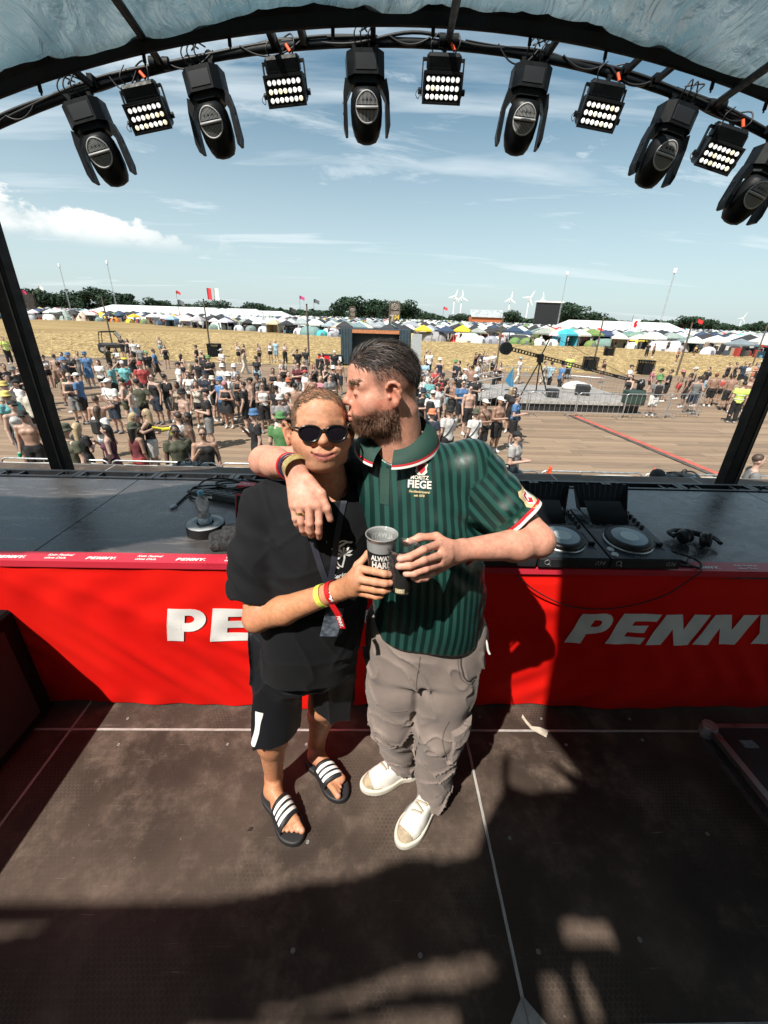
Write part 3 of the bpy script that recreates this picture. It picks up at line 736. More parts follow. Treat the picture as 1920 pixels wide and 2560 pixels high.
for y in (-3.9, -1.45, 2.05):
    b.cyl((-6, y, 3.6), (5.4, y, 3.6), .03, n=8)
for x in (-5.9, 5.3): b.cyl((x, -3.95, 3.6), (x, 2.1, 3.6), .03, n=8)
for x in (-5.9, 5.3):
    for y in (-3.9, 2.0): b.cyl((x, y, 0), (x, y, 3.6), .04, n=8)
b.build('roof_frame', m_truss, rr)
# ================================================================== lamps hanging from the arch
m_mh = mat('fixture_black', (.0032, .0046, .006), .5, var=.25, vscale=10, rvar=.1, spec=.2)
m_mh2 = mat('fixture_dark_grey', (.014, .016, .019), .4)
m_ring = mat('fixture_grey', (.36, .37, .38), .45)
def tangent(x): return math.atan(-2 * .0574 * (x - .305))
def hang(name, x, label, cat, group):
    return empty(name, (x, 4.0, pipe_z(x)), label=label, cat=cat, group=group, rot=(0, -tangent(x), 0))
def build_moving_head(e, tilt=.36):
    """spot lamp hung upside down: clamps, base housing, two yoke arms, bullet-shaped head with a vent grille facing the stage"""
    for s in (-.09, .09): b = MB(); b.cyl((s, -.028, 0), (s, .028, 0), .036, n=12); b.box((s - .014, -.03, -.085), (s + .014, .03, -.02)); b.build('clamp', m_mh, e)
    oct_ = [(-.10, -.13), (.10, -.13), (.155, -.07), (.165, .06), (.12, .13), (-.12, .13), (-.165, .06), (-.155, -.07)]
    b = MB(); b.prism(oct_, -.24, -.085); b.prism([(x * .8, y * .8) for x, y in oct_], -.285, -.24); base = b.build('base', m_mh, e)
    b = MB(); b.box((-.085, -.1345, -.215), (.085, -.1305, -.115), bev=.001); b.build('display', m_mh2, base)
    for s in (-1, 1):
        p = [(.112, -.27), (.175, -.235), (.195, -.33), (.204, -.54), (.188, -.60), (.166, -.60), (.164, -.36)]
        b = MB(); b.prism([(s * q[0], q[1]) for q in p], -.055, .055, R=Matrix(((1, 0, 0), (0, 0, 1), (0, 1, 0))))
        arm = b.build('yoke_arm', m_mh, e)
        for z in (-.38, -.45, -.52): b = MB(); b.cyl((s * .199, 0, z), (s * .204, 0, z), .009, n=8); b.build('bolt', m_mh2, arm)
    R = Matrix.Rotation(tilt, 3, 'X'); c = Vector((0, 0, -.45))
    prof = [(.001, .235), (.075, .225), (.102, .19), (.118, .12), (.122, .02), (.117, -.10), (.098, -.20), (.075, -.255), (.03, -.278), (.001, -.28)]
    b = MB(); prof = [(r * 1.13, z * .74) for r, z in prof]; b.lathe([(r, z) for r, z in prof][::-1], (0, 0, 0), 24, axis=R @ Matrix.Diagonal((1, .92, 1)))
    b.v = [tuple(Vector(p) + c) for p in b.v]; head = b.build('head', m_mh, e)
    # grille ring and slats on the back of the head
    f = R @ Vector((0, -1, 0)); u = R @ Vector((0, 0, 1)); r_ = Vector((1, 0, 0))
    def onhead(a, z):                                  # point on the head's skin at side angle a (rad) and height z along its axis
        rr = np.interp(z, [p[1] for p in prof[::-1]], [p[0] for p in prof[::-1]])
        return c + R @ Vector((rr * math.sin(a), -.92 * rr * math.cos(a), z))
    b = MB(); ring = []
    for i in range(28):
        t = 2 * math.pi * i / 28; ring.append(onhead(.72 * math.cos(t), .045 + .10 * math.sin(t)) + f * .003)
    b.tube(ring, .007, 6, closed=True); b.tube([onhead(a / 10 * .72, .045) + f * .004 for a in range(-10, 11)], .011, 6); g = b.build('grille_frame', m_ring, head)
    b = MB()
    for i in range(-7, 8):
        a = i * .088; h = .092 * math.sqrt(max(0, 1 - (a / .72) ** 2))
        for s in (-1, 1):
            if h > .03: b.tube([onhead(a, .045 + s * .018) + f * .001, onhead(a, .045 + s * h) + f * .001], .0032, 5)
    b.build('grille_slats', m_ring, head)
    b = MB()
    for i, (x0, x1) in enumerate(((-.06, .02), (.05, -.04), (-.01, .08))):
        b.tube(smooth_path([(x0, -.05, -.10), (x0 - .03, -.16, -.02), (x0 + .02, -.12, .06), (x1, -.03, .05)]), .006, 6)
    b.build('cable_loop', m_cable, e)
heads = [(-2.15, 'black moving head lamp first along the arch, nearest the left post'),
         (-1.26, 'black moving head lamp second along the arch, next to the slanting brace'), (-.11, 'black moving head lamp at the crown of the arch'),
         (1.09, 'black moving head lamp fourth along the arch, with red plug above'), (2.22, 'black moving head lamp fifth along the arch, under the looped black cable'),
         (3.05, 'black moving head lamp at the picture edge, partly cut off')]
m0 = None
for x, lb in heads:
    e = hang('moving_head_lamp', x, lb, 'stage lamp', 'moving head lamps on the roof arch')
    e.rotation_euler[2] = random.uniform(-.12, .12); e.scale = (.84,) * 3
    if m0 is None: build_moving_head(e); m0 = e
    else:
        for ch in m0.children: copy_tree(ch, e)
m_lens = bpy.data.materials.new('lit_lens'); m_lens.use_nodes = True; m_lens.cycles.emission_sampling = 'NONE'; _t = NT(m_lens)
_oi = _t.n('ShaderNodeObjectInfo'); _t.l(_oi.outputs['Color'], _t.b.inputs['Emission Color']); _t.l(_oi.outputs['Color'], _t.b.inputs['Base Color']); _t.b.inputs['Emission Strength'].default_value = .62
def build_panel_lamp(e, seed):
    """LED panel of 3 x 7 lit lenses in a bracket"""
    rnd = random.Random(seed)
    b = MB(); b.cyl((0, -.028, 0), (0, .028, 0), .036, n=12); b.box((-.014, -.03, -.09), (.014, .03, -.02)); b.build('clamp', m_mh, e)
    b = MB(); b.box((-.175, -.02, -.10), (.175, .02, -.088))
    for s in (-1, 1):
        b.box((s * .176 - .005, -.02, -.33), (s * .176 + .005, .02, -.088)); b.cyl((s * .17, 0, -.30), (s * .205, 0, -.30), .022, n=12)
    b.build('bracket', m_mh, e)
    R = Matrix.Rotation(.42, 3, 'X'); c = Vector((0, .0, -.27))
    def L(p): return tuple(c + R @ Vector(p))
    b = MB(); b.box((-.165, -.10, -.10), (.165, .10, .10), bev=.018); b.box((-.15, .10, -.085), (.15, .135, .085), bev=.01); b.box((-.145, -.04, .09), (.145, .11, .205), bev=.02)
    for i in range(9): b.box((-.13, -.085 + i * .02, .10), (.13, -.078 + i * .02, .118))
    b.v = [L(p) for p in b.v]; body = b.build('housing', m_mh, e)
    b = MB()
    for (x0, z0, x1, z1) in ((-.168, .085, .168, .102), (-.168, -.102, .168, -.085), (-.168, -.085, -.152, .085), (.152, -.085, .168, .085)): b.box((x0, -.112, z0), (x1, -.099, z1))
    b.v = [L(p) for p in b.v]; b.build('bezel', m_mh2, body)
    me = None
    for i in range(7):
        for j in range(3):
            p = Vector(L((-.1245 + i * .0415, -.1005, -.054 + j * .054)))
            if me is None:
                q = MB().lathe([(.0172, 0), (.016, .005), (.009, .009), (.001, .010)], n=14, axis=R @ Matrix.Rotation(math.pi / 2, 3, 'X')); o = q.build('lens', m_lens, body); me = o.data
            else: o = link(bpy.data.objects.new('lens', me), body)
            o.location = p; w = rnd.random(); o.color = (1, .98, .93, 1) if w < .78 else ((1, .90, .62, 1) if w < .92 else (.95, .96, 1, 1))
    b = MB(); b.tube(smooth_path([(.06, .0, -.09), (.12, -.06, -.02), (.10, -.03, .06), (.02, .0, .05)]), .006, 6); b.tube(smooth_path([(-.07, -.02, -.10), (-.12, -.07, -.03), (-.06, -.05, .05)]), .005, 6)
    b.tube(smooth_path([(-.20, .0, -.28), (-.225, -.02, -.33), (-.20, -.02, -.36), (-.19, -.03, -.31)]), .003, 5); b.build('cable_loop', m_cable, e)
    b = MB(); b.cyl((.08, -.06, -.06), (.05, -.05, -.01), .014, n=8); b.build('plug', m_orange, e)
for i, (x, lb) in enumerate(((-1.72, 'lit panel lamp of white lenses between the first two moving heads'), (-.69, 'lit panel lamp of white lenses hung beside the crown, away from the red plug'),
                             (.45, 'lit panel lamp with upright orange plug on its bracket, beside the crown lamp'), (1.65, 'lit panel lamp between the fourth and fifth moving heads'), (2.65, 'lit panel lamp next to the cut off moving head'))):
    e = hang('panel_lamp', x, lb, 'stage lamp', 'lit panel lamps on the roof arch'); build_panel_lamp(e, i)
    e.rotation_euler[2] = (.10, -.02, -.04, -.12, -.15)[i]; e.scale = (.82,) * 3
# ================================================================== things on and behind the table
TZ = .9405
# --- LED wall tiles whose backs stand along the far edge of the table
def build_tile(e):
    b = MB()
    b.box((.002, .0, 0), (.498, .025, 1.0)); b.box((.002, .10, 0), (.498, .125, 1.0)); b.box((.002, .0, 1.0), (.498, .125, 1.012))
    fr = b.build('frame', m_plastic, e)
    b = MB(); b.box((.002, .0, 1.012), (.03, .125, 1.04)); b.box((.47, .0, 1.012), (.498, .125, 1.04)); b.box((.03, .0, 1.012), (.47, .022, 1.04)); b.box((.03, .10, 1.012), (.47, .125, 1.04))
    b.box((.12, .022, 1.012), (.135, .10, 1.036)); b.box((.365, .022, 1.012), (.38, .10, 1.036)); b.box((.03, .05, 1.012), (.12, .065, 1.030)); b.box((.38, .05, 1.012), (.47, .065, 1.030)); b.build('top_rail', m_plastic, fr)
    b = MB(); b.cyl((.055, .05, 1.03), (.055, .05, 1.058), .008, n=8); b.build('latch', m_plastic, e); b = MB(); b.cyl((.42, .07, 1.03), (.42, .07, 1.052), .008, n=8); b.build('latch', m_plastic, e)
    b = MB(); b.box((.005, .126, .01), (.495, .135, .99)); b.build('screen', mat('led_screen', (.01, .01, .012), .6), e)
t0 = None
for i in range(14):
    x = -3.42 + i * .502
    e = empty('led_tile', (x, 2.545, -.095), label=f'{ORD(i)} black LED tile from the left along the table back', cat='LED tile', group='LED tiles along the back of the table')
    if t0 is None: build_tile(e); t0 = e
    else:
        for ch in t0.children: copy_tree(ch, e)
# --- dusty loudspeakers standing on the ground in front of the stage
m_sub = mat('dusty_cabinet', (.060, .056, .053), .75, var=.3, vscale=4, dirt=(.20, .175, .15, .8), dscale=2.2, bump=.15)
m_dark = mat('dark_recess', (.006, .006, .007), .8)
def build_sub(e, w, top):
    b = MB(); b.box((0, 0, .05), (w, 1.1, top), bev=.015); cab = b.build('cabinet', m_sub, e)
    for k, (x0, x1, y0, y1) in enumerate(((.15, .33, .78, .88), (.62, .80, .78, .88), (.18, .30, .94, 1.0), (.66, .74, .94, 1.0))):
        b = MB(); b.box((x0 * w / .95, y0, top - .004), (x1 * w / .95, y1, top + .003)); b.build('handle_recess', m_dark, cab)
    b = MB()
    for q in (.1, .85): b.box((q * w / .95, .02, .0), (q * w / .95 + .06, 1.08, .05))
    b.build('skid', m_rubber, e)
for i in range(11):
    x = -5.35 + i * .985
    e = empty('subwoofer', (x, 4.96, GZ), label=f'{ORD(i)} dusty subwoofer from the left in the row before the stage', cat='loudspeaker', group='subwoofers in front of the stage')
    build_sub(e, .96, 1.78)
def build_wedge(e, w=.9):
    prof = [(0, 0), (.58, 0), (.58, .05), (.48, .12), (.0, .07)]
    b = MB(); b.prism(prof, 0, w, R=Matrix(((0, 0, 1), (1, 0, 0), (0, 1, 0)))); cab = b.build('cabinet', m_sub, e)
    b = MB()
    for k in range(3): b.cyl((w / 2 - .05 + k * .05, .22, .088), (w / 2 - .05 + k * .05, .22, .098), .012, n=8)
    b.build('socket', m_dark, cab)
    for s in (0, 1):
        b = MB(); x = .01 if not s else w - .07; b.box((x, .05, .075), (x + .06, .44, .125), bev=.01); b.build('rail', m_plastic, e)
for x, lb in ((-4.55, 'dusty wedge monitor lying nearest the left roof post'), (-3.15, 'dusty wedge monitor lying before the striped backpack'), (-1.35, 'dusty wedge monitor lying behind the coiled cable'), (2.25, 'dark wedge monitor lying behind the first player hood'), (-.1, 'dusty wedge monitor hidden mostly by the two people')):
    build_wedge(empty('wedge_monitor', (x, 5.40, GZ + 1.785), label=lb, cat='loudspeaker', group='wedge monitors on the subwoofers'))
# round dark speaker case at the end of the row
e = empty('drum_case', (-5.15, 5.42, GZ + 1.782), label='rounded dusty black case lying on the subwoofers beyond the left post', cat='case')
b = MB(); b.lathe([(.26, 0), (.28, .03), (.28, .50), (.25, .55), (.10, .565), (.02, .565)], (0, 0, .10), 22, axis=Matrix.Rotation(math.pi / 2, 3, 'Y') @ Matrix.Diagonal((.36, 1, 1))); b.v = [(p[0] - .2, p[1], p[2]) for p in b.v]; b.build('shell', m_sub, e)
b = MB(); b.tube(smooth_path([(.0, -.20, .14), (.05, -.26, .19), (.2, -.26, .19), (.25, -.20, .14)]), .02, 8); b.build('handle', m_plastic, e)
# --- backpacks lying on the loudspeakers
def backpack(loc, rz, lb, col, shiny):
    e = empty('backpack', loc, rz, label=lb, cat='bag', group='bags on the loudspeakers')
    v = Vol((-.36, -.24, -.04), (.36, .24, .30), .012)
    v.ell((0, 0, .10), (.29, .17, .13), k=.02); v.box((0, 0, .08), (.25, .15, .10), rnd=.06, k=.05); v.ell((.14, -.12, .10), (.12, .08, .09), k=.03)
    v.displace(lambda x, y, z: .012 * vnoise(x * 14, y * 14, z * 14) + .007 * vnoise(x * 34, y * 30, z * 30)); v.plane((0, 0, 0), (0, 0, -1))
    V, Q = v.mesh(); mesh('sack', V, Q, mat('nylon_' + lb[:6], col, .45, var=.3, vscale=8, bump=.3, bscale=25), e, True)
    b = MB(); b.box((-.11, -.19, .06), (.10, -.155, .17), R=Matrix.Rotation(-.3, 3, 'X'), bev=.01); b.build('pocket', shiny, e)
    for s in (-.13, .14):
        b = MB(); b.tube(smooth_path([(s, -.20, .03), (s, -.19, .17), (s, -.02, .245), (s, .16, .18)]), .013, 6); b.build('strap', m_rubber, e)
    b = MB(); b.tube(smooth_path([(-.04, .0, .23), (-.03, 0, .275), (.03, 0, .275), (.04, 0, .23)]), .009, 6); b.build('loop', m_rubber, e)
m_shiny = mat('silver_nylon', (.32, .38, .40), .25, .3, bump=.6, bscale=18, bdist=.02)
backpack((-2.62, 5.72, GZ + 1.78), .1, 'dark bag with shiny silver panel lying behind the table, left of the coiled cable', (.012, .022, .028), m_shiny)
backpack((1.98, 5.80, GZ + 1.78), -.2, 'dark bag lying below the person in grey t-shirt', (.013, .02, .026), mat('dark_panel', (.03, .045, .055), .3))
backpack((4.62, 5.75, GZ + 1.78), .2, 'glossy black bag beside the black cap behind the headphones', (.010, .014, .018), mat('blue_panel', (.06, .11, .15), .25, .2, bump=.5, bscale=18, bdist=.02))
e = empty('cap', (4.20, 5.7, GZ + 1.94), .5, label='black baseball cap lying on top of the glossy bag', cat='cap')
b = MB(); b.lathe([(.10, 0), (.102, .05), (.085, .10), (.05, .125), (.01, .132)], n=18); b.build('crown', m_rubber, e)
b = MB(); b.prism([(-.09, -.05), (.09, -.05), (.085, -.15), (.04, -.19), (-.04, -.19), (-.085, -.15)], .0, .008); b.build('peak', m_rubber, e)

# --- bottle standing in a roll of tape
e = empty('tape_roll', (-.815, 1.845, TZ), label='wide roll of black tape lying flat, holding the water bottle', cat='tape')
b = MB(); b.lathe([(.040, .0), (.088, .0), (.090, .004), (.090, .046), (.088, .050), (.040, .050), (.040, .0)], n=40, capb=False, capt=False); b.build('roll', mat('tape_side', (.30, .32, .33), .35, var=.2, vscale=3), e)
b = MB(); b.lathe([(.0902, .001), (.0905, .004), (.0905, .046), (.0902, .049)], n=40, capb=False, capt=False); b.build('outer_turn', mat('tape_black', (.012, .012, .013), .35), e)
b = MB(); b.lathe([(.0398, .001), (.0398, .049)], n=32, capb=False, capt=False); b.build('core', mat('tape_core', (.03, .03, .03), .8), e)
def clear_mat(name, col, ior=1.33, rough=.03):
    m, t = newmat(name); t.b.inputs['Base Color'].default_value = (*col, 1); t.b.inputs['Transmission Weight'].default_value = 1; t.b.inputs['IOR'].default_value = ior; t.b.inputs['Roughness'].default_value = rough; return m
e = empty('water_bottle', (-.815, 1.845, TZ + .001), label='small clear water bottle with blue cap, standing in the tape roll', cat='bottle')
prof = [(.001, .002), (.026, .0), (.030, .006), (.031, .04), (.0295, .046), (.031, .052), (.031, .085), (.024, .098), (.0215, .106), (.027, .118), (.032, .138), (.0325, .150), (.028, .170), (.016, .186), (.0125, .192), (.0125, .204)]
b = MB(); b.lathe(prof, n=28, capb=False); b.build('bottle', milky_mat('clear_plastic', .45, 1.5), e)
b = MB(); b.lathe([(.0135, .195), (.0145, .197), (.0145, .212), (.013, .215), (.001, .215)], n=20, capb=False); b.build('cap', mat('blue_cap', (.10, .36, .52), .4), e)
b = MB(); b.lathe([(.0316, .053), (.0316, .084)], n=28, capb=False, capt=False); b.build('label', mat('bottle_label', (.42, .56, .66), .4, var=.5, vscale=90), e)
# --- power strip
e = empty('power_strip', (-.86, 2.235, TZ), -.36, label='black six-socket power strip with white label lying on the table', cat='power strip')
b = MB(); b.box((-.165, -.028, .0), (.165, .028, .042), bev=.006); body = b.build('housing', m_plastic, e)
for i in range(6):
    b = MB(); b.lathe([(.0215, .0425), (.0215, .0435), (.019, .0438), (.017, .040)], (-.125 + i * .05, 0, 0), 16, capb=False); b.build('socket', mat('socket_face', (.008, .008, .009), .5), body)
b = MB(); b.box((-.15, -.0288, .008), (-.055, -.0282, .036)); b.build('sticker', mat('sticker', (.62, .60, .54), .6, var=.3, vscale=120), body)
# --- red interface box
e = empty('interface_box', (-.77, 2.405, TZ), -.12, label='small red interface box lying among cables', cat='box')
b = MB(); b.box((-.052, -.034, .002), (.052, .034, .036), bev=.004); b.build('case', mat('red_metal', (.62, .02, .035), .35, var=.1), e)
v, f = text_mesh('DI 2', .02, 0, .001); mesh('print', [(p[0], p[1], .0367) for p in v], f, m_white, e)
# --- coiled cables
def cable(name, lb, pts, r, m=m_cable, n=6, plugs=()):
    e = empty(name, pts[0], label=lb, cat='cable'); o = Vector(pts[0])
    b = MB(); b.tube([p - o for p in smooth_path(pts, n)], r, 7); b.build('lead', m, e)
    for i, d in plugs:
        p = Vector(pts[i]) - o; q = p + Vector(d)
        b = MB(); b.cyl(p, q, r * 2.1, r * 1.5, n=10); b.build('plug', m_steel, e)
    return e
def coil(cx, cy, rx, ry, turns, z0, wob, ph=0.):
    n = int(turns * 12); return [(cx + (rx + wob * math.sin(i * 2.1)) * math.cos(ph + 2 * math.pi * i / 12), cy + (ry + wob * math.cos(i * 1.7)) * math.sin(ph + 2 * math.pi * i / 12), z0 + .010 * (i // 12) + .004 * math.sin(i * 1.3)) for i in range(n)]
cable('coiled_cable', 'black cable lying coiled with metal plug, left of the power strip', [(-1.09, 2.13, TZ + .006)] + coil(-.93, 2.33, .17, .085, 2.4, TZ + .007, .012, 3.6) + [(-.6, 2.38, TZ + .02), (-.5, 2.36, TZ + .006)], .0055, n=5, plugs=((0, (-.015, -.035, .0)),))
cable('coiled_cable', 'grey-black cable coiled against the LED tiles behind the power strip', coil(-.80, 2.41, .15, .06, 2.2, TZ + .02, .014, 1.) + [(-.66, 2.44, TZ + .03), (-.45, 2.42, TZ + .01)], .005, n=5, plugs=((6, (.05, .012, .0)),))
cable('power_lead', 'black lead running from the power strip over the table', [(-1.01, 2.30, TZ + .02), (-1.04, 2.35, TZ + .04), (-1.00, 2.44, TZ + .05), (-.85, 2.47, TZ + .03), (-.7, 2.30, TZ + .02), (-.64, 2.17, TZ + .006), (-.66, 2.08, TZ + .006)], .0055)
# --- towel with a microphone on it
e = empty('towel', (-.675, 1.715, TZ), label='folded dark grey towel lying at the red table edge', cat='towel')
v = Vol((-.16, -.10, -.01), (.26, .20, .10), .006)
R = Matrix.Rotation(.35, 3, 'Z'); Rn = np.array(R.transposed())
v.box((.06, .05, .018), (.15, .085, .020), Rn, rnd=.015, k=.01); v.box((.09, .07, .045), (.12, .07, .016), Rn, rnd=.014, k=.006)
v.displace(lambda x, y, z: .006 * vnoise(x * 22, y * 22, z * 22) + .004 * vnoise(x * 70, y * 70, z * 70)); V, Q = v.mesh()
mesh('cloth', V, Q, mat('grey_towelling', (.030, .030, .033), .95, var=.6, vscale=70, bump=.9, bscale=150, bdist=.01), e, True)
e = empty('microphone', (-.60, 1.715, TZ + .062), .8, label='black handheld microphone resting on the grey towel', cat='microphone')
b = MB(); b.cyl((0, 0, .012), (.12, 0, .012), .012, .017, n=12); b.build('grip', m_plastic, e); b = MB(); b.cyl((-.012, 0, .012), (.0, 0, .012), .014, n=12); b.build('ring', m_steel, e)
# --- tablet with red case
e = empty('tablet', (-.665, 2.03, TZ), -.2, label='tablet in a red rimmed case standing behind the person in black', cat='tablet')
R = Matrix.Rotation(-.25, 3, 'X')
b = MB(); b.box((-.07, -.008, .0), (.13, .006, .115), R=R, bev=.004); b.build('case', mat('red_case', (.42, .01, .02), .4), e)
b = MB(); b.box((-.06, -.0095, .01), (.12, -.0082, .105), R=R); b.build('screen', mat('screen_black', (.006, .006, .008), .12), e)

# --- two DJ players under sun hoods, and the mixer between them and the person in green
m_play = mat('player_top', (.030, .042, .052), .32, var=.2, vscale=12, rvar=.08)
m_knob = mat('knob_black', (.012, .012, .014), .45)
m_silver = mat('silver_button', (.50, .52, .53), .35, .6)
m_jog = mat('jog_plate', (.22, .30, .34), .22, .3, coat=.3)
m_disp = mat('jog_display', (.62, .70, .72), .25)
def place_text(s, size, parent, f, m, name='lettering', **k):
    v, fc = text_mesh(s, size, **k); mesh(name, [f(p) for p in v], fc, m, parent)
def player(x0, num, lb):
    e = empty('dj_player', (x0, 1.535, TZ), label=lb, cat='DJ player', group='DJ players on the table')
    W, D = .311, .455
    s = lambda y: .062 + .035 * (y / D)                      # top surface rises to the rear
    b = MB(); pr = [(0, .018), (D, .018), (D, s(D)), (.006, s(0)), (0, s(0) - .006)]
    b.prism(pr, 0.001, W - .001, R=Matrix(((0, 0, 1), (1, 0, 0), (0, 1, 0)))); body = b.build('case', m_plastic, e)
    b = MB(); b.add([(.004, .007, s(.007) + .0012), (W - .004, .007, s(.007) + .0012), (W - .004, D - .003, s(D) + .0012), (.004, D - .003, s(D) + .0012)], [(0, 1, 2, 3)]); b.build('top_plate', m_play, body)
    for (fx, fy) in ((.04, .05), (W - .04, .05), (.04, D - .05), (W - .04, D - .05)):
        b = MB(); b.cyl((fx, fy, 0), (fx, fy, .019), .022, n=14); b.build('foot', m_rubber, e)
    sl_ = math.atan(.035 / D); Rt = Matrix.Rotation(sl_, 3, 'X')
    def P(x, y, h=0.): return Vector((x, y, s(y) + .0012 + h))
    c = P(.150, .150)
    b = MB(); b.lathe([(.108, .0), (.107, .004), (.103, .006)], c, 44, axis=Rt, capb=False, capt=False); b.build('jog_surround', m_silver, body)
    b = MB(); b.lathe([(.103, .0), (.103, .020), (.096, .027), (.078, .027)], c, 44, axis=Rt, capb=False, capt=False); jog = b.build('jog_wheel', m_knob, body)
    b = MB(); b.lathe([(.078, .0268), (.040, .0275)], c, 40, axis=Rt, capb=False, capt=False); b.build('jog_plate', m_jog, jog)
    b = MB(); b.lathe([(.040, .0276), (.001, .0277)], c, 28, axis=Rt, capb=False, capt=False); b.build('jog_display', m_disp, jog)
    b = MB()
    for i in range(24):
        a = 2 * math.pi * i / 24; p = c + Rt @ Vector((.103 * math.cos(a), .103 * math.sin(a), .012)); b.cyl(p, p + Rt @ Vector((.0022 * math.cos(a), .0022 * math.sin(a), 0)), .006, n=6)
    b.build('grip_dimples', m_plastic, jog)
    for i, y in enumerate((.035, .075)):
        b = MB(); b.lathe([(.0155, 0), (.0150, .005), (.013, .006)], P(.030, y), 18, axis=Rt, capb=False); b.build('play_button', m_silver, body)
    b = MB(); b.box((-.004, -.075, 0), (.004, .075, .001), R=Rt, off=P(.278, .15, .0005)); b.build('tempo_slot', m_knob, body)
    b = MB(); b.box((-.014, -.008, 0), (.014, .008, .016), R=Rt, off=P(.278, .115), bev=.003); b.build('tempo_fader', m_knob, body)
    for i in range(8):
        b = MB(); b.box((-.011, -.005, 0), (.011, .005, .003), R=Rt, off=P(.045 + i * .030, .295)); b.build('pad', m_silver if i % 3 == 0 else m_knob, body)
    for i in range(5):
        b = MB(); b.lathe([(.010, 0), (.009, .014), (.001, .0145)], P(.285, .27 + i * .035), 12, axis=Rt, capb=False); b.build('knob', m_knob, body)
    b = MB(); b.lathe([(.022, 0), (.021, .008), (.014, .016), (.001, .017)], P(.262, .40), 16, axis=Rt, capb=False); b.build('browse_knob', m_knob, body)
    place_text(num, .030, body, lambda p: (W - .043 + p[0], -.0012, .042 + p[1]), m_silver, 'number', shear=.25)
    hx = arc_pts(0, 0, .0125, .0125, 30, 330, 5); b = MB(); b.tube([(p[0] + .035, -.001, .043 + p[1]) for p in hx], .0012, 5, closed=True); b.tube([(.042, -.001, .036), (.052, -.001, .027)], .0014, 5); b.build('round_mark', m_silver, body)
    place_text('DJ', .016, body, lambda p: tuple(P(.125 + p[0], .022 + p[1], .0006)), m_silver, 'mark', shear=.1)
    # sun hood round the display: a dark open box leaning back
    hood = empty('sun_hood', (0, 0, 0), parent=e)
    lo = [(.015, .27), (.235, .27), (.235, .42), (.015, .42)]
    b = MB(); zb = s(.33)
    fl = [P(.05, .30, .004), P(.245, .30, .004), P(.265, .43, .02), P(.02, .43, .02)]
    tp = [Vector((.01, .36, zb + .04)), Vector((.25, .36, zb + .04)), Vector((.315, .51, zb + .130)), Vector((.015, .51, zb + .130))]
    def pan(a, b_, c_, d_, nm, mm):
        q = MB(); n_ = (Vector(b_) - Vector(a)).cross(Vector(d_) - Vector(a)).normalized() * .003
        q.add([a, b_, c_, d_, Vector(a) + n_, Vector(b_) + n_, Vector(c_) + n_, Vector(d_) + n_], [(3, 2, 1, 0), (4, 5, 6, 7), (0, 1, 5, 4), (1, 2, 6, 5), (2, 3, 7, 6), (3, 0, 4, 7)]); return q.build(nm, mm, hood)
    m_hood = mat('hood_black', (.006, .008, .011), .5)
    pan(fl[3], fl[2], tp[2], tp[3], 'back_panel', m_hood); pan(fl[0], fl[3], tp[3], tp[0], 'side_panel', m_hood); pan(fl[2], fl[1], tp[1], tp[2], 'side_panel', m_hood)
    for k in range(9):
        u0 = .08 + k * .10; q = MB(); a = Vector(fl[3]).lerp(fl[2], u0); d = Vector(tp[3]).lerp(tp[2], u0); a = a.lerp(d, .45); q.tube([a + Vector((0, -.004, 0)), d + Vector((0, -.004, 0))], .0022, 5); q.build('rib', mat('hood_rib', (.03, .045, .06), .5), hood)
    b = MB(); b.add([P(.035, .275, .012), P(.225, .275, .012), P(.225, .40, .075), P(.035, .40, .075)], [(0, 1, 2, 3)]); b.build('display', mat('screen_black', (.006, .006, .008), .12), e)
player(.735, '034', 'black DJ player marked 034 with dark sun hood, beside the elbow in green sleeve')
player(1.052, '036', 'black DJ player marked 036 with dark sun hood, nearest the headphones')
e = empty('dj_mixer', (.385, 1.535, TZ), label='black DJ mixer with rows of knobs behind the person in green', cat='mixer')
b = MB(); b.box((0, 0, .018), (.34, .42, .085), bev=.004); body = b.build('case', m_plastic, e)
for i in range(6):
    for j in range(6):
        b = MB(); b.lathe([(.008, 0), (.007, .018), (.001, .0185)], (.04 + i * .052, .14 + j * .045, .0855), 10, capb=False); b.build('knob', m_silver if (i + j) % 3 == 0 else m_knob, body)
for i in range(4): b = MB(); b.box((.075 + i * .06, .04, .0855), (.085 + i * .06, .06, .10)); b.build('fader', m_silver, body)
for fx in (.05, .29):
    for fy in (.05, .37): b = MB(); b.cyl((fx, fy, 0), (fx, fy, .019), .02, n=12); b.build('foot', m_rubber, e)
e = empty('dj_player', (.068, 1.535, TZ), label='DJ player hidden behind the person in green', cat='DJ player', group='DJ players on the table')
b = MB(); b.box((0, 0, .018), (.31, .45, .095), bev=.004); b.build('case', m_plastic, e); b = MB(); b.lathe([(.103, 0), (.103, .02), (.078, .027), (.001, .028)], (.15, .15, .095), 30, capb=False); b.build('jog_wheel', m_knob, e)
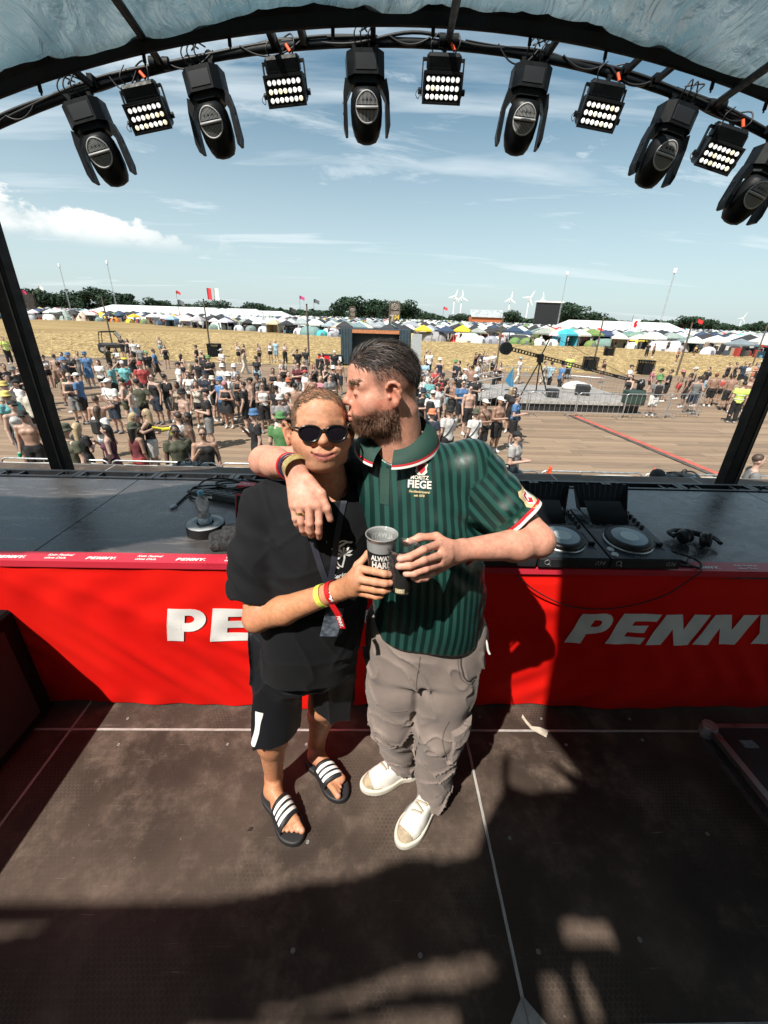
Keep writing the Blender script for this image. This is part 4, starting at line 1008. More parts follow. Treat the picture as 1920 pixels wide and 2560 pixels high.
# --- headphones
e = empty('headphones', (1.615, 1.80, TZ), -.35, label='black folded headphones lying on the table right of the players', cat='headphones')
b = MB(); b.tube(smooth_path([(-.085, -.01, .03), (-.105, .03, .035), (-.05, .075, .034), (.03, .075, .034), (.10, .045, .034), (.115, -.005, .03)], 6), [.010] * 31, 8); b.build('headband', m_plastic, e)
b = MB(); b.tube(smooth_path([(-.06, .068, .030), (.0, .080, .030), (.07, .060, .030)], 6), .014, 8); b.build('pad', m_rubber, e)
for k, (px, py, rz) in enumerate(((-.045, -.005, .5), (.045, -.005, -.45))):
    Rx = Matrix.Rotation(rz, 3, 'Z') @ Matrix.Rotation(math.pi / 2 - .25, 3, 'Y')
    b = MB(); b.lathe([(.001, -.018), (.030, -.018), (.036, -.010), (.036, .004), (.032, .012)], (px, py, .037), 20, axis=Rx, capt=False); b.build('ear_cup', m_plastic, e)
    b = MB(); b.lathe([(.032, .012), (.036, .016), (.034, .026), (.020, .026)], (px, py, .037), 20, axis=Rx, capb=False); b.build('cushion', m_rubber, e)
    b = MB(); b.tube(smooth_path([(px, py, .037), (px * 1.6, py + .0, .05), (-.095 if k == 0 else .11, .0, .032)]), .006, 6); b.build('yoke', m_plastic, e)
cable('headphone_lead', 'thin black lead trailing from the headphones over the table edge', [(1.60, 1.77, TZ + .02), (1.57, 1.70, TZ + .006), (1.50, 1.66, TZ + .006), (1.46, 1.60, TZ + .006), (1.475, 1.545, TZ + .012), (1.455, 1.535, TZ - .01), (1.35, 1.535, .82), (1.20, 1.535, .755), (1.05, 1.535, .735), (.90, 1.535, .755), (.75, 1.535, .83), (.65, 1.54, .91)], .003)
cable('player_lead', 'black leads squeezed out under the end DJ player', [(1.33, 1.72, TZ + .01), (1.40, 1.66, TZ + .012), (1.45, 1.60, TZ + .008), (1.43, 1.58, TZ + .006), (1.36, 1.60, TZ + .01)], .006)
cable('player_lead', 'black lead looping beside the end DJ player', [(1.35, 1.82, TZ + .01), (1.44, 1.70, TZ + .015), (1.50, 1.62, TZ + .02), (1.49, 1.57, TZ + .008), (1.40, 1.60, TZ + .006)], .005)

# ================================================================== floor things
e = empty('flight_case', (1.725, .94, 0), label='black flight case with aluminium edges on the floor by the picture edge', cat='flight case')
b = MB(); b.box((.012, -.35, .0), (.80, .488, .10)); body = b.build('panel', m_black, e)
m_edge = mat('case_edge', (.35, .36, .36), .35, .9, var=.2, rvar=.1)
b = MB(); b.box((-.002, -.352, .074), (.030, .492, .102)); b.box((-.002, -.352, .0), (.012, .492, .030)); b.build('edge_profile', m_edge, body)
b = MB(); b.box((.030, .468, .074), (.80, .492, .102)); b.build('edge_profile', m_edge, body)
b = MB(); b.ell = None; b.lathe([(.034, -.034), (.040, 0), (.034, .034)], (.012, .478, .075), 14); b.build('ball_corner', m_steel, body)
b = MB(); b.tube([(.33 + .13 * math.cos(a / 30 * 6.283), .20 + .13 * math.sin(a / 30 * 6.283), .1015) for a in range(30)], .0035, 6, closed=True); b.tube([(.20, .20, .1015), (.46, .20, .1015)], .003, 6); b.build('round_mark', m_edge, body)
b = MB(); b.box((.10, .36, .1005), (.17, .40, .1012)); b.build('sticker', mat('sticker_grey', (.16, .18, .20), .6, var=.6, vscale=120), body)
v, f = text_mesh('SPEED', .075, .25, 0.); Rz_ = Matrix.Rotation(-1.25, 3, 'Z'); mesh('lettering', [tuple(Rz_ @ Vector(p) + Vector((.17, .06, .1008))) for p in v], f, mat('case_print', (.10, .11, .12), .5), body)
e = empty('paper_strip', (.86, 1.49, .001), label='crumpled pale strip of paper tape on the floor by the table', cat='paper')
b = MB(); pts = [(-.030, .055, .010), (-.016, .022, .004), (.0, -.01, .003), (.032, -.028, .008), (.070, -.048, .004)]; wd = [.010, .009, .009, .019, .021]
for i in range(4):
    a, c = Vector(pts[i]), Vector(pts[i + 1]); n = Vector((.55, .83, .1)); b.quad(a - n * wd[i], c - n * wd[i + 1], c + n * wd[i + 1], a + n * wd[i])
b.build('strip', mat('paper', (.42, .38, .31), .85, var=.2, vscale=40), e)
e = empty('dry_leaf', (-.475, 1.005, .001), .4, label='small dark dry leaf lying on the floor before the table', cat='leaf')
b = MB(); b.add([(-.013, 0, .002), (0, -.007, .006), (.014, .002, .002), (.002, .008, .008), (0, 0, .001)], [(0, 1, 4), (1, 2, 4), (2, 3, 4), (3, 0, 4)]); b.build('blade', mat('leaf_dark', (.02, .012, .008), .8), e)
# ================================================================== ground, trackway, campsite, trees
def straw_mat():
    m, t = newmat('dry_straw_field'); v = t.coord('Object')
    st = t.n('ShaderNodeMapping'); t.l(v, st.inputs[0]); st.inputs[3].default_value = (.12, .5, 1)
    big = t.noise(.35, 6, .6, st.outputs[0], .5); mid = t.noise(1.3, 6, .7, v); fine = t.noise(9, 4, .7, v)
    c = t.mix(t.rng(big, .35, .65), (.24, .170, .080), (.335, .245, .120)); c = t.mix(t.rng(mid, .50, .72, 0, .8), c, (.24, .165, .075)); c = t.mix(t.rng(fine, .55, .75, 0, .5), c, (.40, .30, .165))
    t.l(c, t.b.inputs['Base Color']); t.b.inputs['Roughness'].default_value = .95; t.b.inputs['Specular IOR Level'].default_value = .1; t.bump(t.math('ADD', mid, fine), .8, .08); return m
ground = mesh('ground', [(-9000, -300, GZ - .03), (9000, -300, GZ - .03), (9000, 10500, GZ - .03), (-9000, 10500, GZ - .03)], [(0, 1, 2, 3)], straw_mat()); tag(ground, 'dry straw-coloured field behind the trackway', 'field', kind='structure')
# straw tufts give the stubble its relief
n = 22000; ang = RNG.uniform(-.80, .80, n); dist = 38 + 60 * RNG.random(n) ** 1.1; px, py = dist * np.sin(ang), dist * np.cos(ang); hgt = RNG.uniform(.03, .11, n); ln = RNG.uniform(.04, .30, n); yaw = RNG.normal(0, .5, n)
V = np.stack([np.stack([px - ln * np.cos(yaw), py - ln * np.sin(yaw), np.full(n, GZ - .03)], 1), np.stack([px + ln * np.cos(yaw), py + ln * np.sin(yaw), np.full(n, GZ - .03)], 1), np.stack([px + ln * .8 * np.cos(yaw), py + ln * .8 * np.sin(yaw) + .1, GZ - .03 + hgt], 1), np.stack([px - ln * .8 * np.cos(yaw), py - ln * .8 * np.sin(yaw) + .1, GZ - .03 + hgt * .7], 1)], 1).reshape(-1, 3)
keep = (py > 39)
Q = (np.arange(n)[:, None] * 4 + np.arange(4))[keep]
def stubble_mat():
    m, t = newmat('straw_tufts'); g = t.n('ShaderNodeNewGeometry'); t.l(t.mix(g.outputs['Random Per Island'], (.19, .135, .06), (.39, .29, .145)), t.b.inputs['Base Color']); t.b.inputs['Roughness'].default_value = .9; return m
tag(mesh('straw', V, Q, stubble_mat()), 'loose tufts of dry straw over the field', 'straw', kind='stuff')
# --- wooden trackway
def plank_mat(name, island):
    m, t = newmat(name); v = t.coord('Object')
    if island: g = t.n('ShaderNodeNewGeometry'); r = g.outputs['Random Per Island']; w = v
    else:
        o = t.n('ShaderNodeObjectInfo'); r = o.outputs['Random']; va = t.n('ShaderNodeVectorMath', operation='ADD'); t.l(v, va.inputs[0]); t.l(o.outputs['Location'], va.inputs[1]); w = va.outputs[0]
    st = t.n('ShaderNodeMapping'); t.l(w, st.inputs[0]); st.inputs[3].default_value = (.7, 14, 1); gr = t.noise(1.5, 6, .65, st.outputs[0], .6)
    c = t.mix(t.rng(r, 0, 1, 0, 1, False), (.185, .130, .090), (.275, .198, .138)); c = t.mix(t.rng(t.math('FRACT', t.math('MULTIPLY', r, 7.3)), .80, .86, 0, .7), c, (.165, .122, .092))
    c = t.mix(t.rng(gr, .42, .72, 0, .60), c, (.32, .235, .165)); c = t.mix(t.rng(t.noise(.5, 5, .6, w), .55, .75, 0, .5), c, (.12, .092, .074))
    t.l(c, t.b.inputs['Base Color']); t.b.inputs['Roughness'].default_value = .85; t.b.inputs['Specular IOR Level'].default_value = .2; t.bump(gr, .3, .01); return m
track = mesh('wooden_trackway', [(-48, 5.0, GZ - .022), (60, 5.0, GZ - .022), (60, 37.2, GZ - .022), (20, 38.2, GZ - .022), (0, 37.2, GZ - .022), (-20, 38.8, GZ - .022), (-48, 43, GZ - .022)], [tuple(range(7))], mat('trackway_base', (.12, .09, .07), .95)); tag(track, 'wooden trackway of worn planks laid before the stage', 'trackway', kind='structure')
pw, pl = .315, 4.6; rows = []; k = 0; y = 8.75; cnt = 0
m_plank = plank_mat('worn_planks', False)
b = MB(); b.box((0, 0, -.018), (pl - .012, pw - .010, 0)); pk0 = b.build('plank', m_plank, track); plank_me = pk0.data; far = MB(); r = 0
def ext(y): return -1.02 * y - 3.0, 1.08 * y + 2.5
while y < 37.2:
    x0, x1 = ext(y); off = random.uniform(0, pl); x = math.floor((x0) / pl) * pl - off
    while x < x1:
        zz_ = GZ + random.uniform(-.006, .004); rt_ = random.uniform(-.006, .006)
        if cnt < 300 and x + pl > x0 and x < min(x1, ext(y)[1]):
            o = pk0 if cnt == 0 else link(bpy.data.objects.new('plank', plank_me), track); o.location = (x, y, zz_); o.rotation_euler = (0, 0, rt_); cnt += 1
        else: far.add([(x, y, zz_), (x + pl - .012, y, zz_), (x + pl - .012, y + pw - .012, zz_), (x, y + pw - .012, zz_)], [(0, 1, 2, 3)])
        x += pl
    y += pw
fo = far.build('far_planks', plank_mat('worn_planks_far', True), track); fo['kind'] = 'stuff'
# red cable ramp across the trackway
e = empty('cable_ramp', (9.5, 19.5, GZ), label='long flat cable ramp with red and black strips crossing the trackway', cat='cable ramp'); o_ = Vector((9.5, 19.5, GZ))
b = MB(); b.add([Vector(p) - o_ for p in ((9.36, 19.6, GZ + .03), (9.62, 19.6, GZ + .03), (10.62, 10.0, GZ + .03), (10.36, 10.0, GZ + .03))], [(0, 3, 2, 1)]); b.build('red_cover', mat('faded_red', (.42, .095, .065), .7, var=.2), e)
b = MB(); b.add([Vector(p) - o_ for p in ((9.20, 19.6, GZ + .024), (9.36, 19.6, GZ + .035), (10.36, 10.0, GZ + .035), (10.18, 10.0, GZ + .024))], [(0, 3, 2, 1)]); b.build('black_channel', mat('dusty_black', (.07, .062, .055), .8, var=.4), e)

# --- barriers
def barrier(loc, rz, lb, w=2.2, banner=True, cat='barrier', grp='barriers along the stage front', bars=9):
    e = empty('crowd_barrier', loc, rz, label=lb, cat=cat, group=grp)
    rr = .10; z1 = 1.10
    pts = [(0, 0, .12), (0, 0, z1 - rr), (rr * .3, 0, z1 - rr * .3), (rr, 0, z1), (w - rr, 0, z1), (w - rr * .3, 0, z1 - rr * .3), (w, 0, z1 - rr), (w, 0, .12)]
    b = MB(); b.tube(pts, .020, 8); b.tube([(0, 0, .2), (w, 0, .2)], .016, 6); b.build('frame', m_steel, e)
    for i in range(bars):
        x = w * (i + 1) / (bars + 1)
        if banner and i not in (bars // 3, bars - 1 - bars // 3): continue
        o = link(bpy.data.objects.new('bar', bar_me), e); o.location = (x, 0, 0)
    for s in (.35, w - .35):
        b = MB(); b.tube([(s, -.28, .02), (s, 0, .10), (s, .28, .02)], .016, 6); b.build('foot', m_steel, e)
    if banner:
        b = MB(); nx_ = 40
        for i in range(nx_):
            for j in range(8):
                def bp(i, j): x = .06 + (w - .12) * i / nx_; return (x, -.024 - .012 * math.sin(x * 5 + j * .3) - .008 * math.sin(x * 13), .22 + .82 * j / 8 - .02 * math.sin(x * 3.1) * (j / 8))
                b.add([bp(i, j), bp(i + 1, j), bp(i + 1, j + 1), bp(i, j + 1)], [(0, 1, 2, 3)], True)
        b.build('banner', mat('white_banner', (.66, .66, .65), .7, var=.1), e)
    return e
_b = MB(); _b.cyl((0, 0, .2), (0, 0, 1.09), .008, n=6); _o = _b.build('bar', m_steel); bar_me = _o.data; bpy.data.objects.remove(_o)
fl = ['beside the shirtless person in black cap', 'behind the striped bag', 'below the person in camouflage t-shirt', 'hidden behind the two people', 'hidden partly by the green shirt', 'beside the grey t-shirt person', 'carrying the orange tag', 'behind the glossy black bag', 'beyond the right roof post']
for i in range(9):
    x = -9.95 + i * 2.26
    barrier((x, 8.42 - .012 * i, GZ), -.012, 'steel barrier with white banner ' + fl[i])
for x, lb in ((3.75, 'bright orange tag tied to the barrier behind the players'), (6.02, 'orange tag tied to the barrier near the headphones')):
    e = empty('orange_tag', (x, 8.33, GZ + 1.02), label=lb, cat='tag', group='orange tags on barriers'); b = MB(); b.add([(-.05, -.03, .0), (.04, -.03, .02), (.07, -.02, .16), (-.03, -.04, .13), (.0, .0, .22)], [(0, 1, 2, 3), (3, 2, 4)]); b.build('strip', m_orange, e); b = MB(); b.cyl((0, 0, -.08), (0, 0, .05), .01, n=6); b.build('knot', m_orange, e)
# --- camera platform with its crane
pf = empty('camera_platform', (10, 23.2, GZ), label='low grey camera platform with black skirt behind steel barriers', cat='platform')
b = MB(); b.box((-3.6, -2.6, .42), (3.2, 2.8, .52)); b.build('deck', mat('grey_deck', (.26, .245, .235), .8, var=.25, vscale=2), pf)
b = MB(); b.box((-3.55, -2.55, .0), (3.15, 2.75, .42)); b.build('skirt', m_black, pf)
b = MB(); b.box((-3.62, -2.64, .36), (3.22, -2.605, .53)); b.build('edge_profile', m_alu, pf)
b = MB(); b.add([(-6.0, -1.9, .02), (-3.6, -1.9, .52), (-3.6, .2, .52), (-6.0, .2, .02)], [(0, 1, 2, 3)]); b.build('ramp', mat('grey_deck', None), pf)
for (y, n_) in ((2.75, 6),):
    for i in range(n_):
        b = MB(); x = -3.5 + i * 1.32; b.cyl((x, y, .5), (x, y, 1.5), .02, n=6); b.build('rail_post', m_steel, pf)
    for z in (1.5, 1.05): b = MB(); b.cyl((-3.5, y, z), (3.1, y, z), .02, n=6); b.build('rail', m_steel, pf)
for s in (-1.9, .2):
    for z in (1.0, .6, .25): b = MB(); b.cyl((-6.0, s, z), (-3.6, s, z + .5), .02, n=6); b.build('ramp_rail', m_steel, pf)
    for i in range(5): b = MB(); x = -6 + i * .6; b.cyl((x, s, .02 + i * .12), (x, s, 1.0 + i * .12), .018, n=6); b.build('ramp_post', m_steel, pf)
for i, (x, y, rz, lb) in enumerate(((4.9, 19.35, .03, 'steel barrier at the ramp corner of the camera platform'), (7.2, 19.4, .02, 'steel barrier before the platform next to the light blue t-shirt'), (9.45, 19.4, -.03, 'steel barrier at the head of the red cable ramp'), (11.7, 19.45, .05, 'steel barrier before the platform right of the red ramp'), (13.9, 19.65, .28, 'steel barrier at the outer corner of the platform'), (16.0, 20.5, 1.25, 'steel barrier turned sideways at the end of the platform'), (13.0, 25.6, .1, 'steel barrier behind the crane tip'), (3.3, 21.6, -.75, 'steel barrier slanting beside the ramp'), (11.6, 26.3, -.5, 'steel barrier stacked behind the white sheet'))):
    barrier((x, y, GZ), rz, lb, banner=False, grp='steel barriers round the camera platform', bars=8)
cr = empty('camera_crane', (8.55, 22.4, GZ + .52), label='black camera crane with perforated arm on a tripod', cat='camera crane')
a, z = Vector((-1.75, 0, 2.20)), Vector((5.4, .15, .75)); d = (z - a); L_ = d.length; d.normalize(); upv = Vector((0, 0, 1)); nn = (upv - d * d.dot(upv)).normalized(); sd = d.cross(nn)
b = MB()
for h in (-.075, .075):
    for s in (-.06, .06): b.tube([a + nn * h + sd * s, z + nn * h * .7 + sd * s], .022, 6)
nst = 44
for i in range(nst + 1):
    p = a.lerp(z, i / nst); w_ = .055 if i % 9 else .16
    for s in (-.06, .06): b.tube([p + nn * .075 + sd * s, p - nn * .075 + sd * s], .022 if i % 9 else .07, 5)
b.build('arm', m_truss, cr)
b = MB(); b.cyl(a + Vector((-.18, -.14, 0)), a + Vector((-.18, .14, 0)), .30, n=24); b.cyl(a + Vector((-.18, -.17, 0)), a + Vector((-.18, -.14, 0)), .12, n=16); b.build('counterweight', m_truss, cr)
piv = a.lerp(z, .235); b = MB(); b.box((-.12, -.14, -.28), (.12, .14, .12), off=piv); b.build('pivot', m_truss, cr)
for q in ((-.95, -.5, 0), (.35, -.75, 0), (.3, .8, 0)): b = MB(); b.tube([piv + Vector((0, 0, -.2)), Vector(q)], .035, 8); b.build('tripod_leg', m_truss, cr)
b = MB(); b.tube([piv, piv + Vector((.35, 0, 1.0))], .03, 6); b.build('mast', m_truss, cr); b = MB(); b.tube([a, piv + Vector((.35, 0, 1.0)), z], .010, 5); b.build('tie_cable', m_truss, cr)
v = Vol((-.3, -.3, -.65), (.3, .3, .2), .03); v.ell((0, 0, -.22), (.19, .19, .33), k=.03); v.displace(lambda x, y, z: .03 * vnoise(x * 9, y * 9, z * 9)); V, Q = v.mesh(); mesh('bagged_camera', V + np.array(z) + np.array((.18, 0, .05)), Q, mat('bin_bag', (.010, .011, .013), .3, bump=.5, bscale=20, bdist=.02), cr, True)
e = empty('white_sheet', (11.7, 24.6, GZ + .52), .1, label='crumpled pale sheet heaped on the camera platform', cat='sheet'); v = Vol((-1.1, -.5, -.05), (1.1, .5, .7), .04); v.ell((0, 0, .1), (.9, .35, .34), k=.05); v.displace(lambda x, y, z: .06 * vnoise(x * 6, y * 6, z * 6)); v.plane((0, 0, 0), (0, 0, -1)); V, Q = v.mesh(); mesh('sheet', V, Q, mat('pale_sheet', (.52, .50, .47), .8), e, True)
for i, (x, y, s, lb) in enumerate(((9.1, 21.6, .55, 'black equipment case under the crane'), (11.1, 22.6, .7, 'black bag beside the pale sheet on the platform'), (12.6, 20.4, .8, 'dark green covered case at the platform corner'), (15.0, 24.3, .9, 'black speaker box beyond the platform'), (14.5, 23.2, .75, 'dark slatted box standing behind the crane tip'))):
    e = empty('equipment_case', (x, y, GZ + (.52 if x < 13 else 0)), random.uniform(-.4, .4), label=lb, cat='case', group='equipment cases round the crane'); b = MB(); b.box((-s / 2, -s / 2.4, 0), (s / 2, s / 2.4, s * .75), bev=.04); b.build('body', m_black if i != 2 else mat('green_cover', (.02, .045, .035), .7), e); b = MB(); b.box((-s / 2 - .01, -s / 2.4 - .01, s * .5), (s / 2 + .01, s / 2.4 + .01, s * .54)); b.build('band', m_plastic, e)
e = empty('blue_pennant', (6.15, 19.2, GZ), label='blue pennant flag on a thin stick by the platform ramp', cat='flag'); b = MB(); b.cyl((0, 0, 0), (-.0, 0, 2.2), .015, n=6); b.build('stick', m_steel, e); b = MB(); b.add([(0, 0, 2.15), (-.12, .02, 1.95), (-.30, .05, 1.55), (-.10, .0, 1.35), (.12, -.02, 1.2)], [(0, 1, 2, 3, 4)]); b.build('cloth', mat('blue_flag', (.03, .16, .30), .8), e)

# --- poles along the edge of the trackway
m_pole = mat('weathered_pole', (.10, .075, .055), .85, var=.3, vscale=3)
poles = [(-37.4, 46.8, 5.2, 'leaning thin wooden pole behind the left roof post'), (-28.6, 49.4, 5.1, 'wooden pole rising through the black buggy'), (-16.0, 43.7, 4.95, 'wooden pole with black bin left of the sparse group'), (-5.6, 37.9, 4.7, 'wooden pole left of the dark container'), (11.3, 40.4, 4.55, 'wooden pole right of the dark container'), (20.7, 41.2, 4.65, 'wooden pole with bin behind the crane'), (27.3, 38.8, 4.4, 'wooden pole behind the queue of people'), (45.5, 52, 4.6, 'wooden pole before the tents at the picture edge')]
for x, y, h, lb in poles:
    e = empty('pole', (x, y, GZ), label=lb, cat='pole', group='wooden poles along the trackway'); b = MB(); b.tube([(0, 0, 0), (.01, 0, h * .5), (.0, 0.02, h)], [.085, .075, .06], 8); b.build('shaft', m_pole, e); b = MB(); b.cyl((0, 0, h - .03), (0, .02, h + .03), .07, n=8); b.build('cap', m_truss, e)
for x, y, lb in ((-15.4, 43.2, 'black wire bin at the foot of the wooden pole'), (20.3, 41.0, 'dark square bin at the pole behind the crane'), (24.4, 39.0, 'dark square bin right of the crane'), (33, 62, 'small black bin standing in the straw')):
    e = empty('litter_bin', (x, y, GZ), label=lb, cat='bin', group='bins along the trackway'); b = MB()
    for i in range(8):
        for s in (0, 1):
            q = -.5 + i / 7; b.box((q - .02, (-.5 if s else .5) - .02, 0), (q + .02, (-.5 if s else .5) + .02, 1.15)); b.box(((-.5 if s else .5) - .02, q - .02, 0), ((-.5 if s else .5) + .02, q + .02, 1.15))
    b.box((-.53, -.53, 1.1), (.53, .53, 1.18)); b.build('crate', m_truss, e); b = MB(); b.box((-.42, -.42, 0), (.42, .42, .9)); b.build('sack', m_rubber, e)
# --- container bar behind the two heads
ct = empty('container', (.10, 40.2, GZ), label='dark blue container with an orange lintel behind the two heads', cat='container'); m_ct = mat('container_blue', (.022, .042, .055), .6, var=.25)
def corr(b, x0, x1, y, z0, z1, n):
    for i in range(n):
        a_, c_ = x0 + (x1 - x0) * i / n, x0 + (x1 - x0) * (i + 1) / n; m_ = (a_ + c_) / 2; b.quad((a_, y, z0), (m_, y - .05, z0), (m_, y - .05, z1), (a_, y, z1)); b.quad((m_, y - .05, z0), (c_, y, z0), (c_, y, z1), (m_, y, z1))
b = MB(); corr(b, -3.03, -2.05, -1.22, .1, 2.95, 4); b.build('front_wing', m_ct, ct); b = MB(); corr(b, 2.0, 3.03, -1.22, .1, 2.95, 4); b.build('front_wing', m_ct, ct)
b = MB(); b.box((-3.05, -1.15, .1), (-2.9, 1.2, 2.95)); b.box((2.9, -1.15, .1), (3.05, 1.2, 2.95)); b.box((-2.9, 1.1, .1), (2.9, 1.2, 2.95)); b.box((-3.06, -1.2, 2.951), (3.06, 1.22, 3.0)); b.box((-2.9, -1.1, .0), (2.9, 1.1, .1)); b.build('shell', m_ct, ct)
b = MB(); b.box((-2.05, -1.32, 2.66), (2.0, -1.15, 2.94)); b.build('lintel', mat('orange_wood', (.42, .17, .075), .7, var=.2), ct); b = MB(); b.box((-2.05, -.2, .2), (2.0, -.15, 2.6)); b.build('back_panel', mat('container_inside', (.012, .03, .035), .7), ct)
b = MB(); b.box((3.10, -1.5, .1), (3.95, -1.42, 2.75)); b.build('side_flap', mat('pale_grey_panel', (.34, .37, .38), .6, var=.1), ct)
e = empty('red_stand', (-3.9, 39.0, GZ), label='low red and white stand left of the dark container', cat='stand'); b = MB(); b.box((-1.0, -.3, .3), (.0, .3, .8)); b.build('red_panel', m_red, e); b = MB(); b.box((.0, -.28, .3), (1.0, .28, .75)); b.build('white_panel', m_white, e); b = MB(); b.box((-1.05, -.34, .8), (1.05, .34, .86)); b.build('top', m_black, e); b = MB(); b.box((-.95, -.25, 0), (.95, .25, .3)); b.build('base', m_black, e)
# --- buggy and carts
e = empty('buggy', (-25.6, 44.5, GZ), .35, label='black open off-road buggy among people at the edge of the field', cat='buggy')
b = MB(); b.box((-1.3, -.7, .45), (1.3, .7, .85), bev=.1); b.box((.5, -.65, .85), (1.3, .65, 1.05), bev=.08); b.build('body', m_black, e)
b = MB()
for s in (-.68, .68): b.tube([(-1.1, s, .85), (-.95, s, 1.85), (.25, s, 1.9), (.75, s, 1.0)], .045, 6)
b.tube([(-.95, -.68, 1.85), (-.95, .68, 1.85)], .04, 6); b.tube([(.25, -.68, 1.9), (.25, .68, 1.9)], .04, 6); b.build('roll_cage', m_truss, e)
b = MB(); b.add([(-1.0, -.75, 1.90), (.35, -.75, 1.96), (.35, .75, 1.96), (-1.0, .75, 1.90)], [(0, 1, 2, 3)]); b.build('roof', m_truss, e); b = MB(); b.add([(.36, -.66, 1.88), (.80, -.66, 1.05), (.80, .66, 1.05), (.36, .66, 1.88)], [(0, 1, 2, 3)]); b.build('windscreen', mat('dull_glass', (.10, .12, .13), .2), e)
for x in (-.9, .95):
    for s in (-.78, .78): b = MB(); b.cyl((x, s - .12, .36), (x, s + .12, .36), .36, n=18); w_ = b.build('wheel', m_rubber, e); b = MB(); b.cyl((x, s - .125, .36), (x, s + .125, .36), .18, n=12); b.build('rim', m_steel, w_)
for x, y, lb, cc in ((-17.6, 31.4, 'black pull cart heaped with yellow things', (.45, .36, .05)), (-4.2, 35.5, 'dark pull cart beside the red stand', (.05, .05, .06))):
    e = empty('pull_cart', (x, y, GZ), .2, label=lb, cat='cart', group='pull carts'); b = MB(); b.box((-.5, -.3, .28), (.5, .3, .75)); b.build('tub', m_rubber, e); b = MB(); b.lathe([(.28, .74), (.2, .84), (.02, .88)], n=9); b.build('load', mat('load%d' % len(lb), cc, .7, var=.4, vscale=15), e); b = MB(); b.tube([(-.5, 0, .4), (-1.4, 0, .85)], .02, 6); b.build('handle', m_truss, e)
    for wx in (-.35, .35):
        for s in (-.32, .32): b = MB(); b.cyl((wx, s - .04, .14), (wx, s + .04, .14), .14, n=12); b.build('wheel', m_rubber, e)

# ------------------------------------------------------------------ campsite
m_tent = mat('tent_fabric', None, .75, var=.12, vscale=2, objcol=True)
def tent_gazebo(w=3., h=1.95, top=2.85):
    b = MB(); s = w / 2; c = [(-s, -s), (s, -s), (s, s), (-s, s)]
    for i in range(4):
        (x0, y0), (x1, y1) = c[i], c[(i + 1) % 4]
        b.add([(x0, y0, h), (x1, y1, h), (x1 * .45, y1 * .45, h + (top - h) * .62), (x0 * .45, y0 * .45, h + (top - h) * .62)], [(0, 1, 2, 3)]); b.add([(x0 * .45, y0 * .45, h + (top - h) * .62), (x1 * .45, y1 * .45, h + (top - h) * .62), (0, 0, top)], [(0, 1, 2)])
        b.add([(x0, y0, h - .25), (x1, y1, h - .25), (x1, y1, h), (x0, y0, h)], [(0, 1, 2, 3)])
    return b, c, h
def dome_mb(rx=1.3, ry=1.1, h=1.25, n=14, m_=6, tunnel=0.):
    b = MB()
    for i in range(n):
        for j in range(m_):
            def P(i, j): a = 2 * math.pi * i / n; t = math.pi / 2 * j / m_; k = 1 + .05 * math.cos(4 * a); return (rx * k * math.cos(a) * math.cos(t) + (tunnel * (1 if math.cos(a) > 0 else -1) if tunnel else 0), ry * k * math.sin(a) * math.cos(t), h * math.sin(t) ** .85)
            b.add([P(i, j), P(i + 1, j), P(i + 1, j + 1), P(i, j + 1)], [(0, 1, 2, 3)], True)
    return b
def cone_mb(r=2.0, h=2.9, n=10):
    b = MB(); ring = [(r * math.cos(2 * math.pi * i / n), r * math.sin(2 * math.pi * i / n), .0) for i in range(n)]; up = [(p[0] * .82, p[1] * .82, h * .35) for p in ring]
    for i in range(n): j = (i + 1) % n; b.add([ring[i], ring[j], up[j], up[i]], [(0, 1, 2, 3)]); b.add([up[i], up[j], (0, 0, h)], [(0, 1, 2)])
    return b
def box_tent_mb(w=3., d=3.):
    b, c, h = tent_gazebo(w)
    for i in range(3): (x0, y0), (x1, y1) = c[i + 1], c[(i + 2) % 4]; b.add([(x0, y0, 0), (x1, y1, 0), (x1, y1, h - .25), (x0, y0, h - .25)], [(0, 1, 2, 3)])
    return b
leg_b = MB(); leg_b.box((-.03, -.03, 0), (.03, .03, 1.72)); _o = leg_b.build('leg', m_steel); leg_me = _o.data; bpy.data.objects.remove(_o)
door_b = MB(); door_b.add([(-.35, -1.02, .02), (.35, -1.02, .02), (.22, -.86, .72), (-.22, -.86, .72)], [(0, 1, 2, 3)]); _o = door_b.build('door', mat('tent_door', (.12, .13, .14), .8)); door_me = _o.data; bpy.data.objects.remove(_o)
protos = {}
for nm, q in (('gazebo', tent_gazebo()[0]), ('dome', dome_mb()), ('tunnel', dome_mb(1.3, 1.25, 1.6, tunnel=1.0)), ('cone', cone_mb()), ('boxtent', box_tent_mb())):
    o = q.build('tent', m_tent); protos[nm] = o.data; bpy.data.objects.remove(o)
WH, GY, BK, NV, GR, TQ, RD, YL, BG, SG = (.58, .59, .59), (.28, .30, .32), (.028, .030, .034), (.030, .055, .11), (.13, .20, .06), (.06, .42, .52), (.55, .03, .03), (.68, .46, .03), (.48, .40, .30), (.16, .24, .22)
names = {WH: 'white', GY: 'grey', BK: 'black', NV: 'navy blue', GR: 'olive green', TQ: 'turquoise', RD: 'red', YL: 'yellow', BG: 'beige', SG: 'grey-green'}
kinds = {'gazebo': 'pavilion tent', 'dome': 'dome tent', 'tunnel': 'tunnel tent', 'cone': 'pointed bell tent', 'boxtent': 'walled pavilion tent'}
